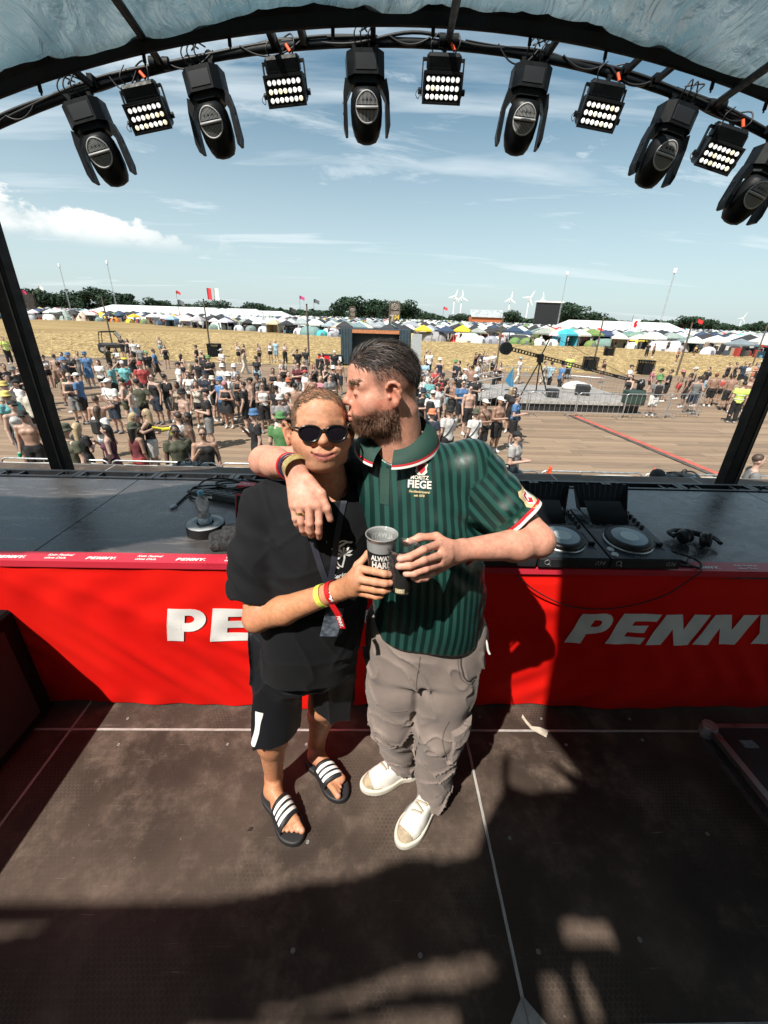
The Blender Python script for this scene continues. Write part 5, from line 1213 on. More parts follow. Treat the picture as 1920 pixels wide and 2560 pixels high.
def tent(kind, x, y, rz, colr, sc, label, parts=False, grp='tents of the campsite'):
    e = empty('tent', (x, y, GZ - .03), rz, label=label, cat='tent', group=grp) if parts else None
    o = bpy.data.objects.new('canopy' if parts else 'tent', protos[kind]); link(o, e); o.color = (*[c * random.uniform(.85, 1.1) for c in colr], 1)
    if parts:
        e.scale = (sc, sc, sc)
        if kind in ('gazebo', 'boxtent'):
            for sx_ in (-1.45, 1.45):
                for sy_ in (-1.45, 1.45): q = link(bpy.data.objects.new('leg', leg_me), e); q.location = (sx_, sy_, 0)
        elif kind in ('dome', 'tunnel'): q = link(bpy.data.objects.new('door', door_me), e); q.scale = (1, 1.15 if kind == 'dome' else 1.3, 1)
        return e
    o.location = (x, y, GZ - .03); o.rotation_euler = (0, 0, rz); o.scale = (sc, sc, sc); tag(o, label, 'tent', grp); return o
front = [(-101, 147), (-78, 146), (-60, 128), (-43, 112), (-22, 104), (-6, 89), (10, 88), (27, 84), (45, 85), (53, 77), (56, 66)]
fa = [math.atan2(p[0], p[1]) for p in front]; fd = [math.hypot(*p) for p in front]
def front_d(a): return float(np.interp(a, fa, fd))
row1 = [('dome', TQ), ('dome', GY), ('tunnel', WH), ('cone', GY), ('cone', BG), ('dome', SG), ('dome', (.68, .20, .03)), ('dome', YL), ('dome', GR), ('dome', GY), ('boxtent', (.25, .36, .48)), ('gazebo', WH), ('gazebo', GY), ('dome', SG), ('gazebo', WH), ('dome', WH), ('dome', SG), ('dome', WH), ('boxtent', BG), ('gazebo', BK), ('dome', WH), ('tunnel', SG), ('dome', TQ), ('dome', GY), ('gazebo', BK), ('dome', WH), ('tunnel', BK), ('tunnel', WH), ('dome', WH), ('dome', GR), ('dome', YL), ('gazebo', YL), ('tunnel', GY), ('gazebo', NV), ('dome', RD), ('tunnel', WH), ('dome', WH), ('dome', GY), ('dome', GY), ('dome', GR), ('dome', GR), ('dome', WH), ('dome', WH), ('boxtent', TQ), ('gazebo', WH), ('dome', GR), ('tunnel', SG), ('boxtent', WH), ('dome', WH), ('gazebo', WH), ('tunnel', WH), ('tunnel', WH), ('gazebo', WH), ('dome', WH)]
row1[9] = ('dome', NV); N1 = len(row1); used = {}
marks = ['left of the pale marquee', 'near the tall floodlight masts', 'below the long marquee', 'left of the wooden poles', 'between pole and container', 'right of the container', 'behind the camera crane', 'before the white marquee', 'behind the queue', 'at the picture edge']
for i, (kd, cl_) in enumerate(row1):
    a = -.66 + 1.31 * i / (N1 - 1); d_ = front_d(a) + random.uniform(0, 2.5); nmc = names.get(cl_, 'pale blue' if cl_[2] > .4 else 'orange'); w_ = marks[min(9, int(10 * i / N1))]
    base = f'{nmc} {kinds[kd]} in front row, {w_}'; used[base] = used.get(base, 0) + 1
    lb = base if used[base] == 1 else f"{nmc} {kinds[kd]} {ORD(used[base] - 1)} of its kind, {w_}"
    tent(kd, d_ * math.sin(a), d_ * math.cos(a), random.uniform(-.6, .6), cl_, random.uniform(.9, 1.1), lb, True, 'tents in the front row of the campsite')
pal = [WH] * 9 + [GY] * 5 + [BK] * 8 + [NV] * 2 + [GR, SG, TQ, BG, YL, RD]
cnt = 0; row = 1; mass = {}; placed = []
d0 = 3.5
while d0 < 420:
    step = 3.9 + d0 * .013; nper = int(1.52 * (100 + d0) / (4.3 + d0 * .006))
    for i in range(nper):
        a = -.80 + 1.56 * (i + random.uniform(.1, .9)) / nper; d_ = front_d(a) + d0 + random.uniform(-1.2, 1.2)
        if random.random() < .10: continue
        cl_ = random.choice(pal); kd = random.choices(['gazebo', 'dome', 'tunnel', 'boxtent', 'cone'], [10, 3, 2, 2, .4])[0] if d0 < 60 else 'gazebo'
        if d0 > 25 and random.random() < .22: cl_ = random.choice([BK, BK, GY, NV])
        if cl_ in (RD, TQ, YL) and random.random() < .4: cl_ = WH
        x, y = d_ * math.sin(a), d_ * math.cos(a)
        if cnt < 246 and -.70 < a < .70:
            side = 'left half' if a < -.02 else 'right half'
            tent(kd, x, y, random.uniform(-.5, .5), cl_, random.uniform(.85, 1.12), f'{names[cl_]} {kinds[kd]}, {ORD(i)} from the left in {ORD(row)} tent row', False); cnt += 1
        else: mass.setdefault(cl_, []).append((x, y, random.uniform(-.5, .5), random.uniform(.85, 1.15)))
    d0 += step; row += 1
gz0 = tent_gazebo()[0]; GV = np.array([tuple(p) for p in gz0.v]); Vs, Fs, Cs = [], [], []; nV = 0
for cl_, L in mass.items():
    for (x, y, rz, sc) in L:
        c_, s_ = math.cos(rz) * sc, math.sin(rz) * sc; P = np.stack([GV[:, 0] * c_ - GV[:, 1] * s_ + x, GV[:, 0] * s_ + GV[:, 1] * c_ + y, GV[:, 2] * sc + GZ], 1); Vs.append(P); Fs += [tuple(q + nV for q in f) for f in gz0.f]; nV += len(P); Cs.append(np.tile(np.array(cl_) * random.uniform(.8, 1.1), (len(P), 1)))
V = np.concatenate(Vs); fm = mesh('far_tents', [tuple(p) for p in V], Fs, mat('far_tent_fabric', None, .75, attr='tone')); set_col(fm, np.concatenate(Cs)); tag(fm, 'far rows of camp tents merging into one pale mass', 'tents', kind='stuff')
# clutter in the shade between the tents: chairs, tables, coolers
cb_ = MB(); 
for i in range(1500):
    a = random.uniform(-.75, .75); d_ = front_d(a) + 2 + 60 * random.random() ** 1.6; x, y = d_ * math.sin(a), d_ * math.cos(a); w_, h_ = random.uniform(.3, 1.1), random.uniform(.3, 1.3); cb_.box((-w_ / 2, -.3, 0), (w_ / 2, .3, h_), R=Matrix.Rotation(random.uniform(0, 3), 3, 'Z'), off=(x, y, GZ))
def clutter_mat():
    m, t = newmat('camp_clutter'); g = t.n('ShaderNodeNewGeometry'); r = t.n('ShaderNodeValToRGB'); r.color_ramp.interpolation = 'CONSTANT'; t.l(g.outputs['Random Per Island'], r.inputs[0]); el = r.color_ramp.elements; el[0].color = (.02, .02, .024, 1); el[1].position = .45; el[1].color = (.05, .06, .08, 1)
    for p_, c_ in ((.6, (.28, .2, .14, 1)), (.72, (.35, .04, .03, 1)), (.8, (.5, .5, .5, 1)), (.92, (.08, .2, .3, 1))): q = el.new(p_); q.color = c_
    t.l(r.outputs[0], t.b.inputs['Base Color']); t.b.inputs['Roughness'].default_value = .8; return m
tag(cb_.build('camp_clutter', clutter_mat()), 'chairs, coolers and bags heaped between the tents', 'clutter', kind='stuff')
# --- marquees
def marquee(x, y, L, w, h, top, rz, lb):
    e = empty('marquee', (x, y, GZ), rz, label=lb, cat='marquee'); b = MB()
    b.add([(0, -w / 2, h), (L, -w / 2, h), (L - w * .28, 0, top), (w * .28, 0, top)], [(0, 1, 2, 3)]); b.add([(0, w / 2, h), (w * .28, 0, top), (L - w * .28, 0, top), (L, w / 2, h)], [(0, 1, 2, 3)]); b.add([(0, -w / 2, h), (w * .28, 0, top), (0, w / 2, h)], [(0, 1, 2)]); b.add([(L, -w / 2, h), (L, w / 2, h), (L - w * .28, 0, top)], [(0, 1, 2)])
    b.build('roof', mat('marquee_white', (.62, .63, .63), .6, var=.08, vscale=.4), e); b = MB(); b.box((0.02, -w / 2 + .02, 0), (L - .02, w / 2 - .02, h - .01)); b.build('wall', mat('marquee_wall', (.45, .46, .46), .7, var=.1, vscale=.6), e)
    n = max(2, int(L / 5))
    for i in range(n + 1): b = MB(); xx = L * i / n; b.tube([(xx, -w / 2 - .03, 0), (xx, -w / 2 - .03, h + .05)], .06, 5); b.build('pole', m_steel, e)
marquee(-125, 214, 78, 20, 2.5, 5.4, -.10, 'long white marquee behind the tents below the floodlight masts'); marquee(-72, 236, 30, 18, 2.4, 5.0, -.08, 'shorter white marquee beside the red and white banners')
marquee(60, 152, 40, 16, 2.2, 5.0, -.16, 'white marquee with red emblem on the right of the field'); 
e = empty('marquee_flag', (79, 139, GZ), label='white cloth with red emblem hung before the right marquee', cat='flag'); b = MB(); b.add([(0, 0, 3.0), (2.4, 0, 3.0), (2.4, 0, 5.6), (0, 0, 5.6)], [(0, 1, 2, 3)]); b.build('cloth', m_white, e); b = MB(); b.add([(.7, -.03, 3.5), (1.3, -.03, 3.3), (1.8, -.03, 4.0), (1.4, -.03, 4.5), (1.7, -.03, 5.1), (1.0, -.03, 5.3), (.6, -.03, 4.6)], [tuple(range(7))]); b.build('emblem', m_red, e); b = MB(); b.cyl((0, .05, 0), (0, .05, 5.8), .06, n=5); b.build('pole', m_steel, e)
# --- towers, screen, masts, flags, barn
def tower(x, y, w, h, lb, txt):
    e = empty('wooden_tower', (x, y, GZ), label=lb, cat='tower', group='wooden towers over the campsite'); m_w = mat('tower_wood', (.10, .075, .06), .85, var=.35, vscale=.8)
    for sx_ in (-1, 1):
        for sy_ in (-1, 1): b = MB(); b.box((sx_ * w / 2 - .14, sy_ * w / 2 - .14, 0), (sx_ * w / 2 + .14, sy_ * w / 2 + .14, h)); b.build('corner_post', m_w, e)
    for k in range(4): b = MB(); z = h * (.25 + .25 * k) - .3; b.box((-w / 2, -w / 2 - .08, z), (w / 2, -w / 2 + .05, z + .35)); b.build('cross_beam', m_w, e)
    b = MB(); b.box((-w / 2 + .15, -w / 2 + .12, h * .02), (w / 2 - .15, w / 2 - .1, h * .93)); b.build('boarding', mat('tower_boards', (.17, .135, .11), .85, var=.4, vscale=1.2), e)
    b = MB(); b.tube([(w * .26 * math.cos(a / 20 * 6.283), -w / 2 - .1, h * .82 + w * .26 * math.sin(a / 20 * 6.283)) for a in range(20)], .08, 5, closed=True); b.tube([(w * .12 * math.cos(a / 12 * 6.283), -w / 2 - .1, h * .82 + w * .12 * math.sin(a / 12 * 6.283)) for a in range(12)], .08, 5, closed=True); b.build('emblem', mat('pale_paint', (.42, .38, .33), .7), e)
    if txt:
        v, f = text_mesh('T', 2.6, 0, .05); mesh('letter', [(p[0] - w * .22, -w / 2 - .13, h * .42 + p[1]) for p in v], f, mat('pale_paint', None), e); v, f = text_mesh('04', 1.9, .1, .05); mesh('number', [(p[0] + w * .18, -w / 2 - .13, h * .46 + p[1]) for p in v], f, mat('yellow_paint', (.60, .42, .05), .7), e)
tower(6.2, 150, 3.2, 8.6, 'brown wooden tower marked T 04 behind the container', 1); tower(-11.5, 232, 2.6, 8.2, 'small brown wooden tower left of the marked one', 0); tower(-139, 186, 6.0, 8.8, 'brown lookout tower behind the left roof post', 0)
e = empty('screen', (92, 262, GZ), label='big black screen standing over the tents before the orange barn', cat='screen'); b = MB(); b.box((-.5, 0, 1), (14, 1.2, 14.2)); b.build('panel', m_black, e); b = MB(); b.box((-1, -.5, 0), (14.5, 2, 1)); b.build('base', m_truss, e); b = MB(); b.box((-1.2, -.6, 14.2), (14.7, 1.8, 14.9)); b.build('roof', m_white, e)
e = empty('barn', (70, 330, GZ), label='orange barn with glass roof beside the big black screen', cat='barn'); b = MB(); b.box((0, 0, 0), (22, 12, 6)); b.build('wall', mat('orange_brick', (.48, .14, .05), .8), e); b = MB(); b.add([(-1, -1, 6), (23, -1, 6), (23, 6, 11), (-1, 6, 11)], [(0, 1, 2, 3)]); b.build('roof', mat('greenhouse_roof', (.34, .38, .40), .3, var=.3, vscale=.5), e)
for x, y, h, lean, lb in ((-162.5, 250, 22.3, 0, 'tall thin floodlight mast, outer one over the left trees'), (-138, 250, 24.4, 0, 'tall thin floodlight mast, inner one over the left trees'), (88.6, 220, 24.2, 0, 'tall floodlight mast right of the big black screen'), (101, 160, 20.4, 0, 'tall floodlight mast near the right picture edge')):
    e = empty('floodlight_mast', (x, y, GZ), label=lb, cat='mast', group='floodlight masts'); b = MB(); r_ = .34
    for k in range(3):
        a = k * 2.094; b.tube([(r_ * math.cos(a), r_ * math.sin(a), 0), (r_ * .45 * math.cos(a), r_ * .45 * math.sin(a), h)], .055, 5)
    for k in range(26):
        z0_, z1_ = h * k / 26, h * (k + 1) / 26; s0, s1 = r_ * (1 - .55 * k / 26), r_ * (1 - .55 * (k + 1) / 26); a, c_ = (k % 3) * 2.094, ((k + 1) % 3) * 2.094; b.tube([(s0 * math.cos(a), s0 * math.sin(a), z0_), (s1 * math.cos(c_), s1 * math.sin(c_), z1_)], .035, 4)
    b.build('lattice', mat('mast_grey', (.42, .45, .46), .5, .3), e); b = MB(); b.box((-.45, -.35, h), (.45, .35, h + 1.4), bev=.1); b.build('lamp_head', mat('lamp_white', (.75, .76, .76), .4), e)
fl_ = [(-132, 178, 9, (.45, .02, .10), 'crimson flag on a pole above the left tents'), (-124, 176, 10.5, (.70, .70, .68), 'white streamer flag above the left tents'), (-80, 190, 11, (.55, .03, .03), 'red flag with pale mark by the inner floodlight mast'), (-73, 205, 13, (.60, .04, .05), 'upright red banner beside the long marquee'), (-70, 205, 13, (.72, .72, .70), 'upright white banner beside the long marquee'), (-27.5, 170, 10, (.48, .06, .20), 'pink flag flying high over the camp centre'), (-19.8, 150, 8.5, (.10, .11, .12), 'dark tattered flag on a pole over the camp'), (-24, 130, 5.6, (.03, .03, .03), 'black red and gold flag among the tents'), (31, 210, 9, (.55, .05, .06), 'small red flag right of the wooden tower'), (107, 150, 6.5, (.55, .03, .03), 'red flag over the tents at the right edge'), (-53, 126, 6.5, (.12, .13, .14), 'dark diamond shaped flag before the long marquee')]
for x, y, h, c_, lb in fl_:
    e = empty('flag', (x, y, GZ), label=lb, cat='flag', group='flags over the campsite'); b = MB(); b.cyl((0, 0, 0), (0, 0, h), .05, n=5); b.build('pole', m_truss, e); b = MB(); up_ = 'upright' in lb; W_, H_ = (2.0, 4.5) if up_ else (1.8, 1.1)
    for i in range(6):
        for j in range(2):
            def FP(i, j): t = i / 6; return (t * W_, .35 * math.sin(t * 5), h - H_ * (1 - j / 2) - .35 * t * (0 if up_ else 1) + .12 * math.sin(t * 6))
            b.add([FP(i, j), FP(i + 1, j), FP(i + 1, j + 1), FP(i, j + 1)], [(0, 1, 2, 3)])
    b.build('cloth', mat('flag_%d' % len(bpy.data.materials), c_, .8), e)
for k in range(16):
    a = random.uniform(-.68, .7); d_ = front_d(a) + random.uniform(4, 60); h_ = random.uniform(4, 6.5); e = empty('camp_pole', (d_ * math.sin(a), d_ * math.cos(a), GZ), label=f'thin bare camp pole {ORD(k)} of those rising among the tents', cat='pole', group='thin camp poles'); b = MB(); b.tube([(0, 0, 0), (random.uniform(-.4, .4), 0, h_)], .04, 5); b.build('shaft', m_truss, e); b = MB(); b.cyl((0, 0, 0), (0, 0, .3), .08, n=5); b.build('foot', m_truss, e)
# --- wind turbines
m_wt = mat('turbine_white', (.80, .82, .83), .5)
def turbine(x, y, hub, R_, ph, lb):
    e = empty('wind_turbine', (x, y, GZ), label=lb, cat='wind turbine', group='wind turbines on the horizon'); b = MB(); b.tube([(0, 0, 0), (0, 0, hub)], [1.3, .8], 10); b.build('tower', m_wt, e); b = MB(); b.box((-1.4, -4, hub - 1.3), (1.4, 4, hub + 1.5), bev=.5); b.build('nacelle', m_wt, e)
    for k in range(3):
        a = ph + k * 2.0944; d = Vector((math.sin(a), 0, math.cos(a))); n_ = Vector((math.cos(a), 0, -math.sin(a))); c0 = Vector((0, -5, hub)); b = MB(); b.add([c0 - n_ * .7, c0 + n_ * .7, c0 + d * R_ * .25 + n_ * 2.0, c0 + d * R_ + n_ * .2, c0 + d * R_ - n_ * .2, c0 + d * R_ * .25 - n_ * .9], [(0, 1, 2, 3, 4, 5)]); b.add([c0 - n_ * .7 + Vector((0, .6, 0)), c0 + n_ * .7 + Vector((0, .6, 0)), c0 + d * R_ * .25 + n_ * 2.0 + Vector((0, .5, 0)), c0 + d * R_, c0 + d * R_ * .25 - n_ * .9 + Vector((0, .5, 0))], [(4, 3, 2, 1, 0)]); b.build('blade', m_wt, e)
for x, hub, ph, lb in ((152.5, 44, .3, 'white wind turbine, smaller of the crossing pair behind the container'), (166.5, 43, -.05, 'white wind turbine, larger of the crossing pair behind the container'), (260.8, 43, .1, 'white wind turbine, first of three left of the screen'), (297.4, 46, .55, 'white wind turbine, middle of three left of the screen'), (323, 44, -.1, 'white wind turbine, nearest the big black screen')): turbine(x, 900, hub, 13 if hub < 45.5 else 15, ph, lb)
for x, lb in ((1420, 'tiny far wind turbine over the right trees'), (1660, 'tiny far wind turbine at the right edge')): turbine(x, 1750, 42, 24, .4, lb)
# --- trees
def leaf_mat(name, a, b_):
    m, t = newmat(name); g = t.n('ShaderNodeNewGeometry'); t.l(t.mix(g.outputs['Random Per Island'], a, b_), t.b.inputs['Base Color']); t.b.inputs['Roughness'].default_value = .7; t.b.inputs['Specular IOR Level'].default_value = .2; return m
m_leaf = leaf_mat('foliage', (.013, .032, .021), (.040, .070, .038)); m_bark = mat('bark', (.06, .045, .035), .9)
def crown_mesh(seed, H, Wd, n=1500):
    r = np.random.default_rng(seed); nb = 11; bl = np.stack([r.normal(0, Wd * .28, nb), r.normal(0, Wd * .28, nb), H * (.45 + .42 * r.random(nb))], 1); br = Wd * (.20 + .14 * r.random(nb)); bl[:, 2] = np.minimum(bl[:, 2], H - br * .8)
    i = r.integers(0, nb, n); d = r.normal(0, 1, (n, 3)); d /= np.linalg.norm(d, axis=1)[:, None]; rad = (.55 + .45 * r.random(n) ** .5); c = bl[i] + d * (br[i] * rad)[:, None] * np.array([1, 1, .85]); s = r.uniform(.28, .62, n)[:, None] * (H / 14)
    u = r.normal(0, 1, (n, 3)); u /= np.linalg.norm(u, axis=1)[:, None]; w = np.cross(u, d + r.normal(0, .5, (n, 3))); w /= np.linalg.norm(w, axis=1)[:, None]
    V = np.stack([c - u * s - w * s * .6, c + u * s - w * s * .6, c + u * s * .8 + w * s * .6, c - u * s * .8 + w * s * .6], 1).reshape(-1, 3); return V, (np.arange(n)[:, None] * 4 + np.arange(4))
tp = []
for k in range(5):
    V, Q = crown_mesh(k + 3, 14, (11, 13, 9, 15, 10)[k]); o = mesh('crown', V, Q, m_leaf); b = MB(); b.tube([(0, 0, 0), (.1, .1, 4), (.3, 0, 9)], [.45, .35, .12], 7)
    for q in range(5): a = q * 1.26; b.tube([(.1, .1, 3.5 + q * .6), (1.6 * math.cos(a), 1.6 * math.sin(a), 6 + q * .5), (2.8 * math.cos(a), 2.8 * math.sin(a), 8.5 + q * .4)], [.18, .12, .05], 5)
    t_ = b.build('trunk', m_bark); tp.append((o.data, t_.data)); bpy.data.objects.remove(o); bpy.data.objects.remove(t_)
tl = ((-243, 330, 13.6), (-241, 340, 13.5), (-238, 350, 12.0), (-228, 350, 11.5), (-230, 370, 15.0), (-213, 360, 16.7), (-217, 380, 12.5), (-194, 360, 13.8), (-195, 380, 9.8), (-180, 380, 11.9), (-177, 390, 10.6), (-179, 420, 8.3), (-153, 380, 8.7), (-116, 330, 10.6), (-112, 350, 9.2), (-79, 300, 9.5), (-85, 380, 6.4), (-75, 400, 5.4), (-51, 400, 6.1), (-29, 380, 10.2), (-17, 330, 15.7), (-10, 350, 12.3), (-1, 340, 14.5), (8, 330, 14.2), (17, 330, 14.7), (28, 340, 10.6), (79, 430, 8.7), (98, 430, 8.9), (108, 380, 11.4), (115, 380, 10.4), (137, 340, 12.6), (136, 330, 16.3), (146, 340, 14.7), (157, 340, 11.3), (166, 350, 11.4), (184, 360, 8.6), (205, 380, 7.0), (231, 400, 6.4), (245, 400, 6.1), (206, 310, 7.6), (207, 300, 10.1), (215, 300, 9.7), (222, 300, 8.7), (245, 320, 6.1), (265, 330, 5.8), (268, 320, 6.8), (269, 310, 8.0))      # x, y, height
for i, (x, y, h_) in enumerate(tl):
    k = i % 5; e = empty('tree', (x, y, GZ), random.uniform(0, 6), label=f'dark green tree, {ORD(i)} from the left along the far tree line', cat='tree', group='trees on the horizon'); s = h_ / 13.6; e.scale = (s * 1.6, s * 1.6, s * 1.04)
    link(bpy.data.objects.new('crown', tp[k][0]), e); link(bpy.data.objects.new('trunk', tp[k][1]), e)
n = 26000; a = RNG.uniform(-.85, .85, n); d_ = RNG.uniform(440, 520, n); prof = 6.8 + 2.6 * vnoise(a * 38, 0 * a, 0 * a + .5) + 1.6 * vnoise(a * 110, 0 * a, 0 * a + 4.5); zc = GZ + prof * RNG.random(n) ** .7; c = np.stack([d_ * np.sin(a), d_ * np.cos(a), zc], 1); s = RNG.uniform(.6, 1.5, n)[:, None]
u = RNG.normal(0, 1, (n, 3)); u /= np.linalg.norm(u, axis=1)[:, None]; w = np.cross(u, RNG.normal(0, 1, (n, 3))); w /= np.linalg.norm(w, axis=1)[:, None]
V = np.stack([c - u * s - w * s, c + u * s - w * s, c + u * s + w * s, c - u * s + w * s], 1).reshape(-1, 3); tag(mesh('treeline', V, np.arange(n)[:, None] * 4 + np.arange(4), m_leaf), 'continuous low dark treeline along the horizon', 'trees', kind='stuff')
# ================================================================== the two people in front of the table
def unit(a): a = np.array(a, float); return a / np.linalg.norm(a)
class Head:
    """local frame of a head: s = to the person's left, f = to the face, u = up"""
    def __init__(h, c, F, U, k=(1., 1., 1.)):
        h.k = np.array(k, float); h.c = np.array(c, float); h.F = unit(F); U = np.array(U, float); h.U = unit(U - h.F * (U @ h.F)); h.S = np.cross(h.U, h.F); h.R = np.array([h.S, h.F, h.U])
    def __call__(h, s, f, u): return h.c + h.S * (s * h.k[0]) + h.F * (f * h.k[1]) + h.U * (u * h.k[2])
    def loc(h, p): return (np.asarray(p) - h.c) @ h.R.T / h.k
def model_head(v, h, smile=0., fat=0., pucker=0., ear=0.):
    E, C = (lambda s, f, u, r, k=.012, cut=False, R=None: v.ell(h(s, f, u), np.array(r) * h.k, h.R if R is None else R, k, cut)), (lambda a, b, ra, rb, k=.008, cut=False: v.cap(h(*a), h(*b), ra * h.k.mean(), rb * h.k.mean(), k, cut))
    E(0, -.012, .028, (.0765, .098, .092), .001); E(0, .018, .045, (.066, .074, .066), .02)          # skull, forehead
    E(0, .030, -.045, (.060 + fat, .064, .078), .03); E(0, .062, -.095, (.034 + fat, .032, .028), .03)   # face, chin
    for s in (-1, 1):
        E(s * .043, .042, -.030, (.030 + fat, .042, .036), .025)                                     # cheek
        C((s * .060, -.01, -.03), (s * (.050 + fat), .02, -.088), .020, .016, .025)                  # jaw
        C((s * .012, .083, .022), (s * .050, .066, .022), .013, .012, .014)                          # brow ridge
        E(s * .033, .098, .000, (.018, .018, .013), .012, True)                                      # eye socket
        E(s * .033, .079, .000, (.0155, .0135, .0125), .006)                                         # lids
        C((s * .022, .0915, -.003), (s * .045, .086, -.003), .0008, .0008, .003, True)               # lash line
        E(s * .0130, .094, -.030, (.0085, .010, .0075), .006)                                        # nostril wing
        E(s * .0080, .102, -.038, (.0038, .005, .004), .003, True)
        E(s * .030, .070 , -.052, (.020, .022, .018), .018)                                          # muzzle side
        # ear: shell, hollow, lobe
        Re = np.array([unit(h.S * s + h.F * .35), unit(h.F - h.S * s * .35 + h.U * -.18), unit(h.U + h.F * .18)])
        ec = lambda a, b, c: h(s * (.079 + ear), -.012, -.006 - ear) + Re[0] * a + Re[1] * b + Re[2] * c
        v.ell(ec(.003, 0, -.002), (.0075, .0185, .030), Re, .006); v.ell(ec(.013, .004, -.001), (.0085, .0115, .0185), Re, .004, True)
        hx = [ec(.004, .014, .006), ec(.009, .013, .020), ec(.011, .004, .029), ec(.0115, -.009, .028), ec(.0115, -.0175, .018), ec(.0105, -.0185, .004), ec(.008, -.0135, -.012), ec(.006, -.004, -.022)]
        v.chain(hx, [.0036, .0042, .0045, .0045, .0045, .0042, .0042, .0050], .003); v.ell(ec(.004, .003, -.026), (.0055, .009, .010), Re, .005)
        v.cap(ec(.009, -.006, .012), ec(.008, -.009, -.006), .0036, .0036, .004); v.ell(ec(.009, .0125, -.005), (.0045, .0045, .006), Re, .004)
    C((0, .082, .014), (0, .106, -.020), .0085, .0105, .010); E(0, .107, -.024, (.0115, .0110, .0095), .008)   # nose
    E(0, .078, -.062, (.034, .022, .022), .02)                                                       # muzzle
    w = .025 + .009 * smile - .012 * pucker; up = .009 * smile; pf = .010 * pucker
    cf = .086 - .004 * pucker
    for s in (-1, 1):
        C((s * w, cf, -.064 + up), (s * w * .45, .0955 + pf * .7, -.0615 + up * .25), .0036, .0052, .005); C((s * w * .45, .0955 + pf * .7, -.0615 + up * .25), (0, .0985 + pf, -.0630), .0052, .0056, .005)
        C((s * w * .85, cf + .001, -.071 + up), (s * w * .4, .0950 + pf * .7, -.0745 + up * .2), .0036, .0062, .005); C((s * w * .4, .0950 + pf * .7, -.0745 + up * .2), (0, .0970 + pf, -.0752), .0062, .0070, .005)
    for s in (-1, 1):
        C((s * w * 1.04, cf + .004, -.0665 + up * 1.15), (s * w * .5, .1015 + pf * .8, -.0678 + up * .3), .0022, .0020, .002, True); C((s * w * .5, .1015 + pf * .8, -.0678 + up * .3), (0, .1050 + pf, -.0688), .0020, .0020, .002, True)  # mouth line
        if smile: C((s * .019, .097, -.034), (s * .040, .074, -.060), .0035, .004, .010, True)         # laugh folds
def model_hand(v, wrist, mcps, fingers, thumb, r=.0092, wr=.027):
    """palm from the wrist to the four knuckles, then four fingers (chains) and a thumb"""
    wv = np.array(wrist, float); M_ = [np.array(m, float) for m in mcps]; ax = unit(M_[0] - M_[3])
    for i, m in enumerate(M_): v.cap(wv + ax * (.013 - .0087 * i), m, .0165, .0118, .014)
    for i in range(3): v.cap((M_[i] + M_[i + 1]) / 2 * .75 + wv * .25, (M_[i] + M_[i + 1]) / 2, .014, .0105, .012)
    for i, ch in enumerate(fingers):
        rr = r * (1., 1.04, .98, .86)[i]; n = len(ch); rad = [rr * 1.10] + [rr * (1.02 - .10 * k / n) for k in range(1, n + 1)]
        v.chain([M_[i]] + list(ch), rad, .0035)
    n = len(thumb); v.chain(thumb, [.0155] + [r * 1.12 * (1 - .08 * k) for k in range(n - 1)], .008)
def skin_mat(name):
    m, t = newmat(name); a = t.n('ShaderNodeAttribute', attribute_name='tone'); v = t.coord('Object')
    f = t.rng(t.noise(70, 6, .72, v), .3, .7, .80, 1.14); g = t.n('ShaderNodeCombineColor'); [t.l(f, g.inputs[i]) for i in range(3)]
    c = t.mix(1., a.outputs['Color'], g.outputs[0], 'MULTIPLY'); c = t.mix(t.rng(t.noise(14, 4, .6, v), .48, .72, 0, .38), c, (.50, .17, .11))
    t.l(c, t.b.inputs['Base Color']); t.b.inputs['Roughness'].default_value = .46; t.b.inputs['Specular IOR Level'].default_value = .45
    t.l(t.rng(t.noise(30, 4, .6, v), .3, .7, .46, .68), t.b.inputs['Roughness'])
    t.b.inputs['Subsurface Weight'].default_value = .06; t.b.inputs['Subsurface Radius'].default_value = (.010, .0035, .002); t.b.inputs['Subsurface Scale'].default_value = .8
    t.bump(t.math('ADD', t.noise(380, 3, .6, v), t.noise(120, 4, .6, v)), .22, .0016); return m
m_skin = skin_mat('skin')
def face_tone(p, h, base, lips=(.50, .16, .13), ruddy=.5):
    """skin colour by place: lips, redder nose, cheeks and ears"""
    q = h.loc(p); s, f, u = q.T; c = np.tile(np.array(base), (len(p), 1)); near = np.exp(-((np.abs(s) / .11) ** 6 + (f / .14) ** 6 + ((u + .0) / .17) ** 6))
    red = np.array([base[0] * 1.02, base[1] * .70, base[2] * .66])
    w = ruddy * near * np.clip(np.exp(-((s / .022) ** 2 + ((f - .11) / .03) ** 2 + ((u + .02) / .03) ** 2)) + .7 * np.exp(-(((np.abs(s) - .045) / .025) ** 2 + ((u + .03) / .028) ** 2)) * (f > .02) + .8 * (np.abs(s) > .078) * (np.abs(u) < .045) * (np.abs(f) < .045), 0, 1)
    c = c * (1 - w[:, None]) + red * w[:, None]
    return c, q
def lip_mask(q, pucker=0., smile=0.):
    s, f, u = q.T; u0 = -.0685 + .011 * smile * (np.abs(s) / .034) ** 2
    return ((np.abs(s) < .027 + .007 * smile - .008 * pucker) & (f > .070) & (np.abs(u - u0) < .0100 * np.sqrt(np.clip(1 - (s / (.029 + .007 * smile)) ** 2, 0, 1)))).astype(float)
